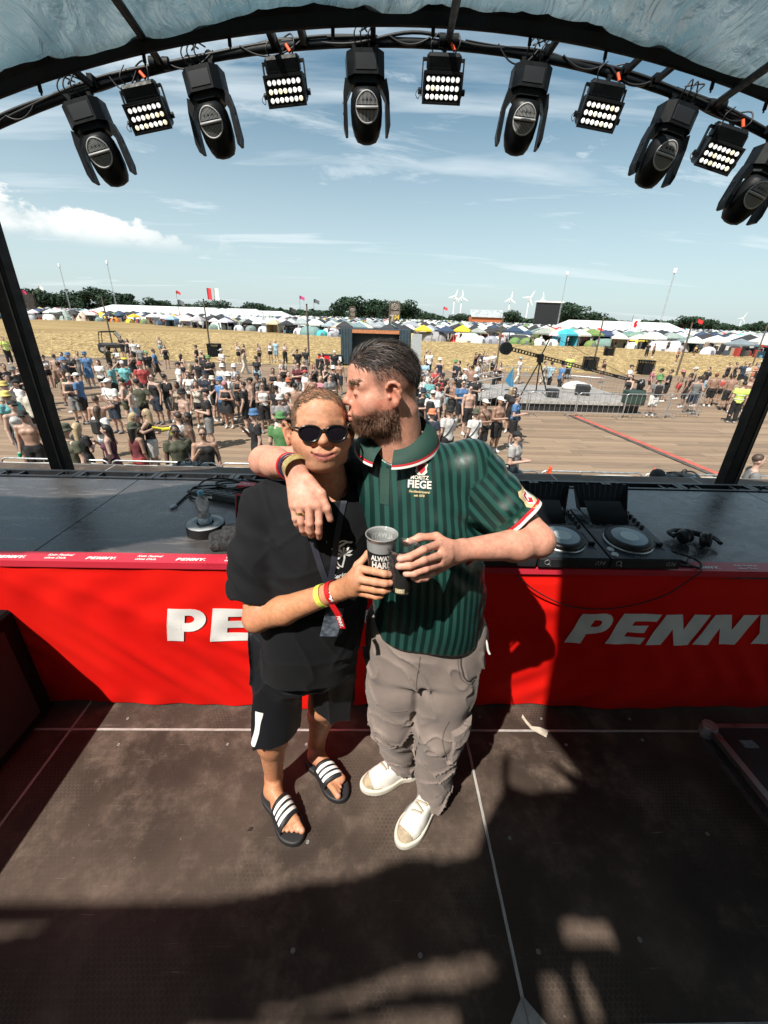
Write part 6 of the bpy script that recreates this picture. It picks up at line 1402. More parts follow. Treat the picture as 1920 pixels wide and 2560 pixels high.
def strands(name, P, N, D, length, width, m, parent, lift=.35, droop=0., seg=3, jit=.25, curl=0.):
    """short ribbons growing from points P (normals N) combed along D"""
    n = len(P); L = (length * (1 + RNG.uniform(-.3, .25, n)))[:, None] if np.isscalar(length) else length[:, None] * (1 + RNG.uniform(-.3, .25, n))[:, None]
    D = D + RNG.normal(0, jit, (n, 3)); D -= N * (D * N).sum(1)[:, None]; D /= np.linalg.norm(D, axis=1)[:, None] + 1e-9
    dirn = D * (1 - lift) + N * lift; dirn /= np.linalg.norm(dirn, axis=1)[:, None]
    side = np.cross(dirn, N); side /= np.linalg.norm(side, axis=1)[:, None] + 1e-9; side = side * .8 + N * RNG.uniform(-.6, .6, n)[:, None]
    V = []; pts = P.copy(); w = (width * RNG.uniform(.6, 1.2, n))[:, None]
    for k in range(seg + 1):
        t = k / seg; ww = w * (1 - t * .85); V += [pts - side * ww / 2, pts + side * ww / 2]
        d = dirn - N * (droop * t) + np.array([0, 0, -1.]) * curl * t; d /= np.linalg.norm(d, axis=1)[:, None]; pts = pts + d * L / seg
    V = np.stack(V, 1).reshape(-1, 3); K = 2 * (seg + 1); base = (np.arange(n) * K)[:, None]
    Q = np.concatenate([base + np.array([2 * k, 2 * k + 1, 2 * k + 3, 2 * k + 2]) for k in range(seg)], 0)
    return mesh(name, V, Q, m, parent, True)
def hair_mat(name, c0, c1, rough=.42):
    m, t = newmat(name); g = t.n('ShaderNodeNewGeometry'); t.l(t.mix(g.outputs['Random Per Island'], c0, c1), t.b.inputs['Base Color']); t.b.inputs['Roughness'].default_value = rough; t.b.inputs['Specular IOR Level'].default_value = .35; return m
def sample(o, mask, n):
    """random points on the masked vertices of a mesh, with normals"""
    me = o.data; co = np.empty(len(me.vertices) * 3, np.float32); me.vertices.foreach_get('co', co); no = np.empty(len(me.vertices) * 3, np.float32); me.vertices.foreach_get('normal', no)
    co, no = co.reshape(-1, 3).astype(float), no.reshape(-1, 3).astype(float); i = np.flatnonzero(mask)
    w = mask[i].astype(float); i = RNG.choice(i, n, p=w / w.sum()); p = co[i] + RNG.normal(0, .0016, (n, 3)); return p, no[i]
def person_root(x, y, label): return empty('person', (x, y, 0), label=label, cat='person')
def finish(V, off): return V - np.array(off)
def cloth_mat_plain(name, col, rough=.85, bump=.25, sheen=.2, var=.12):
    m, t = newmat(name); v = t.coord('Object'); f = t.rng(t.noise(6, 5, .6, v), .3, .7, 1 - var, 1 + var); g = t.n('ShaderNodeCombineColor'); [t.l(f, g.inputs[i]) for i in range(3)]
    t.l(t.mix(1., (*col, 1), g.outputs[0], 'MULTIPLY'), t.b.inputs['Base Color']); t.b.inputs['Roughness'].default_value = rough; t.b.inputs['Sheen Weight'].default_value = sheen; t.b.inputs['Sheen Roughness'].default_value = .5; t.b.inputs['Specular IOR Level'].default_value = .25
    t.bump(t.math('ADD', t.noise(700, 2, .5, v), t.math('MULTIPLY', t.noise(26, 4, .55, v, .4), 1.4)), bump, .0022); return m
def on_surface(bvh, p, d, off=.0012):
    h = bvh.ray_cast(Vector(p), Vector(d)); return (h[0] + h[1] * off if h[1].dot(Vector(d)) < 0 else h[0] - h[1] * off) if h[0] else None
def print_on(name, bvh, v2, f2, o, right, up, d, m, parent, origin, off=.0015):
    """lay flat print (x right, y up about o) on a curved surface along direction d"""
    o, right, up = Vector(o), Vector(right).normalized(), Vector(up).normalized(); V = []; last = None
    for p in v2:
        q = on_surface(bvh, o + right * p[0] + up * p[1] - Vector(d) * .25, d, off); last = q if q is not None else (last or o); V.append(tuple(Vector(last) - Vector(origin)))
    return mesh(name, V, f2, m, parent)
def band(name, c, ax, r0, r1, w, m, parent, origin, n=28, th=.0016, wob=0.):
    """a wristband: flat ring round the axis"""
    ax = Vector(ax).normalized(); u = ax.orthogonal().normalized(); t = ax.cross(u); b = MB(); V = []
    for i in range(n):
        a = 2 * math.pi * i / n
        for k, (rr, h) in enumerate(((0, -w / 2), (0, w / 2), (th, w / 2), (th, -w / 2))):
            V.append(Vector(c) + (u * math.cos(a) * (r0 + rr) + t * math.sin(a) * (r1 + rr)) + ax * (h + wob * math.sin(a * 2)) - Vector(origin))
    F = [(4 * i + k, 4 * i + (k + 1) % 4, 4 * ((i + 1) % n) + (k + 1) % 4, 4 * ((i + 1) % n) + k) for i in range(n) for k in range(4)]
    return mesh(name, [tuple(p) for p in V], F, m, parent, False)

# ------------------------------------------------------------------ person in black
OA = np.array([-.26, 1.15, 0]); hA = Head((-.143, 1.120, 1.650), (.20, -.955, .135), (.02, .03, 1), (.935, .93, .875))
A_sh, A_el, A_wr = np.array((-.322, 1.150, 1.400)), np.array((-.338, 1.005, 1.098)), np.array((-.078, .938, 1.255))
A_shL, A_elL, A_wrL = np.array((.035, 1.215, 1.41)), np.array((.10, 1.39, 1.22)), np.array((.30, 1.36, 1.12))
A_leg = [((-.325, 1.145, .88), (-.372, 1.095, .50), (-.405, 1.165, .10)), ((-.150, 1.185, .88), (-.178, 1.205, .50), (-.238, 1.325, .10))]
A_foot = [((-.425, 1.155), unit((.60, -.80))), ((-.262, 1.312), unit((.675, -.74)))]
def foot_frame(h, d): d = np.array([d[0], d[1], 0]); n = np.array([-d[1], d[0], 0]); return lambda a, b, z: np.array([h[0], h[1], 0]) + d * a + n * b + np.array([0, 0, z])   # a = forward, b = to its left
pA = person_root(OA[0], OA[1], 'person in black t-shirt, shorts, sunglasses and striped slides, holding a black cup')
v = Vol((-.52, .80, -.01), (.38, 1.46, 1.79), .0034)
model_head(v, hA, smile=1., fat=.009, ear=.008)
v.cap((-.128, 1.175, 1.43), hA(0, -.022, -.07), .063, .056, .02); v.cap((-.125, 1.165, 1.40), (-.27, 1.165, 1.39), .06, .05, .03); v.cap((-.125, 1.165, 1.40), (.0, 1.20, 1.40), .06, .05, .03)
v.loft([(.80, -.235, 1.155, .15, .105, .2), (1.0, -.21, 1.145, .145, .105, .25), (1.2, -.185, 1.145, .15, .105, .25), (1.36, -.155, 1.155, .15, .09, .25), (1.44, -.135, 1.165, .10, .07, .25)], .03)
v.chain([A_sh, A_el], [.055, .042], .02); v.chain([A_el, A_el * .66 + A_wr * .34 + np.array((0, 0, -.004)), A_wr], [.039, .0415, .0270], .015)
v.chain([A_shL, A_elL, A_wrL], [.05, .042, .03], .02); v.cap(A_wrL, A_wrL + np.array((.09, -.02, -.02)), .026, .02, .01)
cupA = np.array((.026, .886)); 
model_hand(v, A_wr, [(-.026, .878, 1.362), (-.030, .866, 1.339), (-.032, .868, 1.314), (-.036, .880, 1.288)],
           [[(.010, .846, 1.375), (.034, .842, 1.371), (.047, .848, 1.366)], [(.012, .841, 1.348), (.036, .838, 1.346), (.049, .845, 1.343)], [(.010, .845, 1.322), (.034, .8425, 1.321), (.047, .850, 1.320)], [(-.004, .858, 1.297), (.016, .850, 1.297), (.029, .853, 1.298)]],
           [(-.055, .918, 1.295), (-.032, .920, 1.345), (-.006, .932, 1.372), (.018, .932, 1.388)])
for (hp, kn, an), (hl, d) in zip(A_leg, A_foot):
    hp, kn, an = map(np.array, (hp, kn, an)); v.chain([hp, kn], [.085, .060], .03); calf = kn * .66 + an * .34 + np.array((0, .018, 0)); v.chain([kn, calf, an], [.056, .056, .036], .03)
    L = foot_frame(hl, d); v.cap(an, L(.035, 0, .065), .036, .034, .02); v.ell(L(.030, 0, .060), (.034, .034, .030), k=.02); v.chain([L(.05, 0, .078), L(.12, .004, .058), L(.185, .004, .046)], [.033, .028, .019], .02)
    v.cap(L(.10, .012, .055), L(.195, .026, .050), .024, .018, .015); v.cap(L(.10, -.012, .052), L(.185, -.026, .047), .024, .016, .015)
    sgn = 1 if hl[0] < -.3 else -1                                    # big toe on the inner side
    for k in range(5):
        b_ = sgn * (.030 - .0155 * k); st, ln = .195 - .006 * k, (.046, .040, .034, .028, .022)[k]; r_ = (.0135, .0095, .0090, .0085, .0080)[k]
        v.cap(L(st, b_ * .95, .050), L(st + ln, b_, .043), r_, r_ * .95, .004)
V, Q = v.mesh(); body = mesh('body', finish(V, OA), Q, m_skin, pA, True)
c, q = face_tone(V, hA, (.56, .275, .165), ruddy=.5); lm = lip_mask(q, 0, 1)[:, None]; c = c * (1 - lm) + np.array((.43, .125, .105)) * lm; q_ = q; ml = ((np.abs(q[:, 2] + .0682 - .0135 * (np.abs(q[:, 0]) / .034) ** 2) < .0022) & (np.abs(q[:, 0]) < .034) & (q[:, 1] > .07))[:, None]; c = np.where(ml, np.array((.13, .035, .03)), c)
tan = ((V[:, 2] < 1.33) & (V[:, 0] < .2)).astype(float)[:, None]; c = c * (1 - tan) + np.array((.50, .225, .115)) * tan
s, f, u = q.T
sideburn = np.clip(((np.abs(s) > .058) & (u > .005) & (f < .045) & (f > -.10)).astype(float), 0, 1)[:, None] * .55; c = c * (1 - sideburn) + np.array((.20, .115, .065)) * sideburn
stub = (np.exp(-((u + .088) / .030) ** 2) * (f > .0) * .16)[:, None]; c = c * (1 - stub) + np.array((.20, .115, .080)) * stub
brow = (np.exp(-((u - .030 - .02 * (np.abs(s) - .03)) / .005) ** 2) * (np.abs(s) > .014) * (np.abs(s) < .052) * (f > .05) * .7)[:, None]; c = c * (1 - brow) + np.array((.22, .13, .07)) * brow
nail = np.zeros(len(V))
for (hl, d) in A_foot:
    L = foot_frame(hl, d); sgn = 1 if hl[0] < -.3 else -1
    for k in range(5):
        p = L(.195 - .006 * k + (.046, .040, .034, .028, .022)[k] + .004, sgn * (.030 - .0155 * k), .054); nail += np.exp(-((np.linalg.norm(V - p, axis=1) / (.010 if k == 0 else .007)) ** 4))
for p in ((.047, .840, 1.366), (.049, .837, 1.343), (.047, .842, 1.320)): nail += np.exp(-((np.linalg.norm(V - np.array(p), axis=1) / .007) ** 4))
nail = np.clip(nail, 0, 1)[:, None] * .6; c = c * (1 - nail) + np.array((.62, .36, .28)) * nail
set_col(body, c)
# hair: short, fair, brushed to the side
mask = ((u > .062 - .20 * np.clip(-f, -.2, .2) * .0) & (f < .072 - np.abs(s) * .25) & (u + .55 * np.maximum(-f, 0) > .055)).astype(float) * (q[:, 2] > .02)
mask = mask * ((u > .078) | (f < .050))
P_, N_ = sample(body, mask, 5200); D_ = np.tile(hA.F * .75 + hA.S * .55 + hA.U * .15, (len(P_), 1)); strands('hair', P_, N_, D_, .011, .0016, hair_mat('fair_hair', (.20, .132, .080), (.085, .056, .036)), pA, .16, .25, 3, .10)
mask2 = ((np.abs(s) > .05) | (f < -.04)) * (u > -.02 + .9 * np.clip(f, 0, 1)) * (u < .085) * (f < .045) * (np.abs(s) < .0855)
P_, N_ = sample(body, mask2.astype(float) * (np.abs(q).max(1) < .13), 4200); D_ = np.tile(-hA.U * .6 - hA.F * .5, (len(P_), 1)); strands('hair_sides', P_, N_, D_, .008, .0014, hair_mat('fair_hair_short', (.16, .095, .055), (.08, .048, .028)), pA, .35)
# sunglasses
m_glass = mat('sunglass_lens', (.010, .008, .012), .05, coat=.4); m_frame = mat('sunglass_frame', (.008, .008, .009), .22)
gl = empty('sunglasses', (0, 0, 0), parent=pA)
def G(s, f, u): return tuple(hA(s, f, u) - OA)
def lens_pts(k, rr=1., df=0.):
    out = []
    for i in range(30):
        a = 2 * math.pi * i / 30; x, y = math.cos(a), math.sin(a); x, y = math.copysign(abs(x) ** .86, x), math.copysign(abs(y) ** .86, y); y *= .76 if y > 0 else .98; sq = 1. if y > 0 else 1 - .07 * abs(x) * abs(y) * 2
        ss = k * (.0355 + rr * .0290 * x * sq * k); ff = .104 - .22 * max(0, abs(ss) - .012) ** 1.0 * .55 + df; out.append(G(ss, ff, -.000 + rr * .0265 * y * sq))
    return out
for k in (-1, 1):
    L_ = lens_pts(k, .97); n = len(L_); cc = tuple(np.mean(L_, 0) + hA.F * .0025)
    mesh('lens', L_ + [cc], [(i, (i + 1) % n, n) for i in range(n)], m_glass, gl, True)
    b = MB(); b.tube(lens_pts(k), .0030, 8, closed=True); b.build('rim', m_frame, gl)
    b = MB(); b.tube([G(k * .063, .0915, .012), G(k * .070, .085, .013), G(k * .0785, .055, .010), G(k * .083, .010, .004), G(k * .084, -.008, -.002)], .0028, 8); b.build('temple', m_frame, gl)
    b = MB(); b.cyl(G(k * .0625, .0945, .013), G(k * .0625, .0965, .013), .0016, n=6); b.build('rivet', m_steel, gl)
b = MB(); b.tube(smooth_path([G(-.0095, .1035, .004), G(0, .1075, .010), G(.0095, .1035, .004)]), .0030, 8); b.build('bridge', m_frame, gl)
# t-shirt
v = Vol((-.56, .88, .70), (.26, 1.42, 1.56), .005)
v.loft([(.80, -.212, 1.135, .168, .142, .25), (.95, -.200, 1.130, .173, .148, .25), (1.12, -.185, 1.135, .176, .144, .25), (1.27, -.168, 1.140, .180, .131, .25), (1.37, -.152, 1.152, .170, .112, .25), (1.435, -.140, 1.163, .135, .090, .25), (1.475, -.132, 1.168, .092, .074, .25), (1.495, -.130, 1.168, .076, .068, .25)], .002, endr=.012)
v.cap((-.215, 1.165, 1.425), A_sh + np.array((.0, 0, .0)), .058, .074, .05); slv = A_sh * .22 + A_el * .78
vs_ = Vol(v.lo, v.lo + (v.n - 1) * v.h, v.h); vs_.n = v.n; vs_.f = np.full(v.n, .25, np.float32)
vs_.chain([A_sh + np.array((.01, .01, -.005)), A_sh * .55 + A_el * .45 + np.array((-.012, .012, .0)), A_el + np.array((-.02, .03, -.02))], [.078, .080, .085], .02)
vs_.plane(slv + np.array((-.01, 0, -.002)), (-.10, -.12, -1)); v.f = smin(v.f, vs_.f, .012)
vs_.f[:] = .25; vs_.chain([A_shL + np.array((-.02, -.01, -.01)), A_elL], [.078, .08], .02); vs_.plane(A_shL * .45 + A_elL * .55, A_elL - A_shL); v.f = smin(v.f, vs_.f, .04)
v.cap((-.128, 1.15, 1.47), (-.118, 1.085, 1.56), .062, .060, .006, True)       # neckline
def wrinkA(x, y, z):
    w = .003 * vnoise(x * 9, y * 9, z * 4) - .005 * (1 - np.abs(vnoise(x * 12 + z * 5, y * 12, z * 5))) ** 6 - .003 * (1 - np.abs(vnoise(x * 6 - z * 9 + 7, y * 6, z * 6))) ** 9
    arm = np.clip((-.20 - x) / .08, 0, 1) * (z > 1.10); w += arm * .003 * np.sin(z * 75 + x * 60 + 3 * vnoise(x * 11, y * 11, z * 11))
    low = np.clip((1.05 - z) / .25, 0, 1) * (1 - arm); w += low * (.003 * np.sin(x * 24 - z * 14 + 2 * vnoise(x * 5, y * 5, z * 5)) - .010 * (1 - np.abs(vnoise(x * 7 - z * 6 + 3, y * 7, z * 4))) ** 7)
    w += .006 * np.exp(-((x + .20 - (1.22 - z) * .45) / .028) ** 2) * np.clip((1.30 - z) / .1, 0, 1) * (z > .9) * (y < 1.1) * -1     # drag line down from the arm over the shoulder
    return w
v.displace(wrinkA); V, Q = v.mesh()
def shirtmat_black():
    return cloth_mat_plain('black_jersey', (.0048, .0052, .0070), .85, .35, .02, .15)
tee = mesh('t_shirt', finish(V, OA), Q, shirtmat_black(), pA, True)
bv = BVHTree.FromPolygons([tuple(p) for p in V], [tuple(p) for p in Q])
# white emblem and lettering on the chest, partly hidden behind the other person
for nm, pts, w in (('emblem_line', arc_pts(0, 0, .026, .040, 60, 250, 14), .0022), ('emblem_line', arc_pts(.006, -.004, .022, .033, 90, 260, 12), .0016), ('emblem_line', [(-.03, .022), (-.012, .026), (.012, .034), (.028, .030)], .0026), ('emblem_line', [(.0, -.034), (.006, -.01), (.004, .004)], .0026)):
    v2 = []; f2 = []
    for i in range(len(pts) - 1):
        (x0, y0), (x1, y1) = pts[i], pts[i + 1]; L_ = math.hypot(x1 - x0, y1 - y0) + 1e-9; nx_, ny_ = -(y1 - y0) / L_ * w, (x1 - x0) / L_ * w
        n = len(v2); v2 += [(x0 - nx_, y0 - ny_), (x1 - nx_, y1 - ny_), (x1 + nx_, y1 + ny_), (x0 + nx_, y0 + ny_)]; f2.append((n, n + 1, n + 2, n + 3))
    print_on(nm, bv, v2, f2, (-.082, .9, 1.305), (1, .1, 0), (0, 0, 1), (0, 1, 0), m_white, tee, OA)
for a in range(7):
    t = math.radians(-20 + a * 37); v2 = [(.004, .004), (.004 + .018 * math.cos(t - .22), .004 + .018 * math.sin(t - .22)), (.004 + .026 * math.cos(t), .004 + .022 * math.sin(t)), (.004 + .018 * math.cos(t + .22), .004 + .018 * math.sin(t + .22))]
    print_on('palm_leaf', bv, v2, [(0, 1, 2, 3)], (-.082, .9, 1.302), (1, .1, 0), (0, 0, 1), (0, 1, 0), m_white, tee, OA)
for ln, dz in (('Serious', -.062), ('T.T.', -.078)):
    v2, f2 = text_mesh(ln, .019, .15, .0006); print_on('lettering', bv, v2, f2, (-.082, .9, 1.305 + dz), (1, .1, 0), (0, 0, 1), (0, 1, 0), m_white, tee, OA)
# shorts
v = Vol((-.56, .92, .36), (.06, 1.38, .96), .005)
(h0, k0, _), (h1, k1, _) = A_leg; h0, k0, h1, k1 = map(np.array, (h0, k0, h1, k1))
vR = Vol((-.56, .92, .36), (.06, 1.38, .96), .005); vR.chain([h0 + np.array((.012, 0, .03)), k0 + np.array((.008, -.004, -.12))], [.100, .080], .02); vR.plane((-.372, 1.10, .468), (.16, -.05, -1)); v.f = vR.f.copy()
vR.f[:] = .25; vR.chain([h1 + np.array((.01, 0, .03)), k1 + np.array((.03, .0, -.12))], [.105, .084], .02); vR.plane((-.15, 1.20, .515), (-.30, -.05, -1)); v.f = smin(v.f, vR.f, .015)
v.loft([(.74, -.235, 1.16, .155, .12, .2), (.96, -.222, 1.15, .155, .12, .2)], .03)
v.displace(lambda x, y, z: .004 * vnoise(x * 8, y * 8, z * 4) - .016 * (1 - np.abs(vnoise(x * 11, y * 11, z * 3.4))) ** 5 + .004 + .002 * vnoise(x * 30, y * 30, z * 14)); V, Q = v.mesh()
sho = mesh('shorts', finish(V, OA), Q, cloth_mat_plain('black_polyester', (.0060, .0068, .0095), .55, .3, .02), pA, True)
bv2 = BVHTree.FromPolygons([tuple(p) for p in V], [tuple(p) for p in Q])
for k in range(2):
    v2, f2 = scan_fill([[(-.004, -.11), (.004, -.11), (.004, .07), (-.004, .07)]], .003); print_on('side_stripe', bv2, v2, f2, (-.60, 1.055 + k * -.017, .585), (0, -1, 0), (.03, 0, 1), (1, 0, 0), m_white, sho, OA)
# slides: sole and broad strap with three white stripes
m_foam = mat('black_foam', (.013, .013, .015), .6)
for (hl, d), side in zip(A_foot, (1, -1)):
    L = foot_frame(hl, d); sl_o = empty('slide', (0, 0, 0), parent=pA)
    v = Vol(L(.115, 0, 0) - np.array((.19, .19, .01)), L(.115, 0, 0) + np.array((.19, .19, .10)), .004)
    v.cap(L(.012, 0, .014), L(.012, 0, .014), .038, .038, .001); d3 = np.array([d[0], d[1], 0]); n3 = np.array([-d[1], d[0], 0]); RR = np.array([d3, n3, [0, 0, 1.]])
    v.ell(L(.03, 0, .013), (.052, .041, .06), RR, .02); v.box(L(.12, 0, .013), (.10, .040, .05), RR, rnd=.03, k=.04); v.ell(L(.19, side * .006, .013), (.075, .051, .06), RR, .04)
    v.plane((0, 0, .029), (0, 0, 1)); v.plane((0, 0, .001), (0, 0, -1)); V, Q = v.mesh(); mesh('sole', finish(V, OA), Q, m_foam, sl_o, True)
    nU, nV = 36, 26
    def SP(a, t, h=0.):
        th = math.pi * t; w = .047 + .004 * a; return L(.100 + a * .088 + .012 * side * math.cos(th), (w + h) * math.cos(th) * -1 + side * .004, .012 + (.094 - .030 * a + h) * math.sin(th) ** .55)
    for nm, a0, a1, h, mm in [('strap', 0., 1., .0, m_foam)] + [('stripe', .17 + .25 * k, .32 + .25 * k, .0016, m_white) for k in range(3)]:
        V2 = [SP(a0 + (a1 - a0) * i / 8, .02 + .96 * j / nU, h) for i in range(9) for j in range(nU + 1)]
        if nm == 'stripe': V2 = [SP(a0 + (a1 - a0) * i / 8, .16 + .68 * j / nU, h) for i in range(9) for j in range(nU + 1)]
        F2 = [(i * (nU + 1) + j, (i + 1) * (nU + 1) + j, (i + 1) * (nU + 1) + j + 1, i * (nU + 1) + j + 1) for i in range(8) for j in range(nU)]
        if nm == 'strap': n = len(V2); V2 += [SP(a0 + (a1 - a0) * i / 8, .02 + .96 * j / nU, -.004) for i in range(9) for j in range(nU + 1)]; F2 += [tuple(q + n for q in g[::-1]) for g in F2]; F2 += [(i, i + 1, n + i + 1, n + i) for i in range(nU)] + [(8 * (nU + 1) + i, n + 8 * (nU + 1) + i, n + 8 * (nU + 1) + i + 1, 8 * (nU + 1) + i + 1) for i in range(nU)]
        mesh(nm, [tuple(np.array(p) - OA) for p in V2], F2, mm, sl_o, True)
# lanyard with card, wristbands
ln = empty('lanyard', (0, 0, 0), parent=pA); m_strap = mat('lanyard_strap', (.018, .022, .035), .6)
path = [Vector((x, .9, z)) for x, z in ((-.075, 1.465), (-.085, 1.43), (-.098, 1.36), (-.105, 1.30), (-.115, 1.24), (-.118, 1.19))]; path2 = [Vector((x, .9, z)) for x, z in ((-.185, 1.46), (-.18, 1.42), (-.165, 1.36), (-.148, 1.30), (-.130, 1.24), (-.119, 1.19))]
for pth in (path, path2):
    V2 = []
    for p in smooth_path(pth, 5):
        for s_ in (-.0085, .0085):
            q_ = on_surface(bv, p + Vector((s_, 0, 0)), (0, 1, 0), .004); V2.append(tuple(Vector(q_ if q_ is not None else p + Vector((s_, .12, 0))) - Vector(OA)))
    mesh('strap', V2, [(2 * i, 2 * i + 1, 2 * i + 3, 2 * i + 2) for i in range(len(V2) // 2 - 1)], m_strap, ln, True)
b = MB(); b.box((-.006, -.006, -.016), (.006, .006, .016), off=Vector((-.118, .955, 1.175)) - Vector(OA), bev=.002); b.build('clip', m_strap, ln)
R = Matrix.Rotation(.25, 3, 'Z') @ Matrix.Rotation(.22, 3, 'Y')
b = MB(); b.box((-.026, -.001, -.10), (.026, .001, .0), R=R, off=Vector((-.098, .962, 1.172)) - Vector(OA)); b.build('card', mat('pass_card', (.10, .12, .15), .3, var=.7, vscale=50), ln)
wc = A_wr * .80 + A_el * .20; wax = A_wr - A_el
band('yellow_wristband', wc, wax, .0315, .0335, .016, mat('yellow_band', (.62, .66, .10), .45), pA, OA); wc2 = A_wr * .91 + A_el * .09
band('red_wristband', wc2, wax, .0305, .0325, .014, mat('red_band', (.52, .008, .012), .5), pA, OA)
tg = MB(); tp = [Vector((-.103, .915, 1.222)), Vector((-.088, .912, 1.195)), Vector((-.080, .912, 1.168)), Vector((-.074, .914, 1.140))]; rg = Vector((.0085, -.002, .002)); 
for a, c_ in zip(tp, tp[1:]): tg.quad(a - rg - Vector(OA), a + rg - Vector(OA), c_ + rg - Vector(OA), c_ - rg - Vector(OA))
tg.build('red_band_tail', mat('red_band', (.52, .008, .012), .5), pA)
v2, f2 = text_mesh('PENNY.', .012, .2, .0006); ay = (tp[3] - tp[1]).normalized(); mesh('lettering', [tuple(tp[1].lerp(tp[3], .5) + ay * p[0] + Vector((1, 0, .3)).normalized() * p[1] + Vector((0, -.0025, 0)) - Vector(OA)) for p in v2], f2, m_white, pA)
_u = Vector(wax).normalized(); v2, f2 = text_mesh('PENNY.', .0115, .2, .0006); _o = Vector(wc2) + Vector((0, -.0355, 0)) ; _r = (Vector((0, -1, 0)).cross(_u)).normalized(); mesh('lettering', [tuple(_o + _r * p[0] * -1 + _u * p[1] * -1 + Vector((0, .014 * (p[0] / .02) ** 2 , 0)) - Vector(OA)) for p in v2], f2, m_white, pA)

# ------------------------------------------------------------------ person in green
OB = np.array([.20, 1.15, 0]); hB = Head((.022, 1.135, 1.762), (-.955, -.235, -.13), (-.11, -.03, 1), (.93, .92, .92))
B_sh, B_el, B_wr = np.array((.285, 1.165, 1.535)), np.array((.478, 1.035, 1.362)), np.array((.238, .938, 1.384))
B_shR, B_elR, B_wrR = np.array((-.035, 1.275, 1.50)), np.array((-.345, 1.285, 1.500)), np.array((-.203, 1.050, 1.562))
B_leg = [((.115, 1.165, .90), (.095, 1.130, .51), (.178, 1.245, .09)), ((.285, 1.135, .90), (.268, 1.085, .54), (.288, 1.110, .09))]
pB = person_root(OB[0], OB[1], 'bearded person in green striped polo shirt and grey cargo trousers, kissing the other')
v = Vol((-.42, .79, .07), (.57, 1.38, 1.90), .0034)
model_head(v, hB, pucker=1., fat=.004)
v.cap((.085, 1.175, 1.53), hB(0, -.030, -.075), .075, .066, .025); v.cap((.09, 1.175, 1.50), (.25, 1.17, 1.52), .07, .055, .04); v.cap((.09, 1.18, 1.50), (-.0, 1.25, 1.49), .07, .055, .04)
v.loft([(.85, .20, 1.15, .145, .11, -.2), (1.1, .19, 1.14, .155, .12, -.2), (1.3, .165, 1.15, .15, .11, -.2), (1.46, .13, 1.17, .14, .09, -.2)], .03)
v.chain([B_sh, B_el], [.060, .047], .02); v.chain([B_el, B_el * .70 + B_wr * .30 + np.array((0, .0, -.004)), B_wr], [.043, .045, .0285], .02)
v.chain([B_shR, B_elR], [.058, .047], .02); v.chain([B_elR, B_elR * .6 + B_wrR * .4, B_wrR], [.045, .044, .0295], .02)
model_hand(v, B_wr, [(.166, .890, 1.428), (.174, .878, 1.405), (.173, .877, 1.380), (.162, .884, 1.354)],
           [[(.122, .838, 1.442), (.090, .819, 1.434), (.068, .820, 1.428)], [(.124, .831, 1.418), (.090, .816, 1.412), (.066, .819, 1.408)], [(.130, .832, 1.393), (.102, .817, 1.390), (.084, .819, 1.388)], [(.134, .842, 1.360), (.114, .828, 1.366), (.103, .828, 1.371)]],
           [(.195, .915, 1.412), (.165, .922, 1.432), (.122, .912, 1.434), (.086, .906, 1.420)], .0096)
model_hand(v, B_wrR, [(-.137, .982, 1.484), (-.161, .978, 1.486), (-.185, .982, 1.484), (-.204, .992, 1.478)],
           [[(-.135, .967, 1.442), (-.137, .970, 1.415), (-.139, .980, 1.394)], [(-.159, .963, 1.441), (-.159, .968, 1.416), (-.159, .980, 1.398)], [(-.182, .967, 1.444), (-.179, .972, 1.418), (-.177, .984, 1.402)], [(-.199, .980, 1.447), (-.196, .984, 1.430), (-.194, .992, 1.417)]],
           [(-.165, 1.020, 1.540), (-.130, 1.000, 1.510), (-.116, .985, 1.476), (-.108, .986, 1.444)], .0098)
for (hp, kn, an) in B_leg: v.chain([np.array(hp), np.array(kn), np.array(an)], [.085, .062, .042], .03)
V, Q = v.mesh(); body = mesh('body', finish(V, OB), Q, m_skin, pB, True)
c, q = face_tone(V, hB, (.60, .295, .210), ruddy=.8); lm = lip_mask(q, 1, 0)[:, None] * .8; c = c * (1 - lm) + np.array((.46, .165, .140)) * lm; s, f, u = q.T; hd = (np.abs(s) < .10) & (np.abs(f) < .14) & (u > -.14)
ear = (np.abs(s) > .0775) & (np.abs(u) < .045)
beardm = hd & ~ear & (u < -.030 + .55 * np.clip(.035 - f, -1, 1) * (f < .06)) & (f > -.022) & (u > -.128) & ~((f > .092) & (u > -.078) & (np.abs(s) < .026)) & (np.abs(s) < .085)
beardm = beardm & ((f < .070) | (u < -.040)) & ~((u > -.058) & (f > .055) & (np.abs(s) > .028))
top_ = -.030 + .55 * np.clip(.035 - f, -1, 1) * (f < .06); bsoft = np.clip((top_ - u) / .035, .12, 1); bw = (beardm * .66 * bsoft)[:, None]; c = c * (1 - bw) + np.array((.12, .070, .050)) * bw
topm = hd & ~ear & (u > .070 - .95 * np.clip(-f - .01, 0, .2) - .10 * np.clip(f - .05, 0, 1)) & (f < .090 - .45 * np.abs(s)) & (u > -.015)
fadem = hd & ~ear & ~topm & (f < .045 - .3 * np.clip(.05 - u, 0, 1)) & (u > -.075) & (np.abs(s) > .03) & (f < .04) & ~((f > -.03) & (u < -.01)) | (hd & (f < -.06) & (u > -.09))
fw = (fadem * np.clip(.30 + (u - .0) * 7.0 - f * 3, .12, .85))[:, None]; c = c * (1 - fw) + np.array((.070, .050, .042)) * fw
tw = (topm * .85)[:, None]; c = c * (1 - tw) + np.array((.03, .022, .019)) * tw
brow = (np.exp(-((u - .029 - .06 * (np.abs(s) - .03)) / .0055) ** 2) * (np.abs(s) > .014) * (np.abs(s) < .054) * (f > .045) * .75)[:, None]; c = c * (1 - brow) + np.array((.16, .095, .06)) * brow
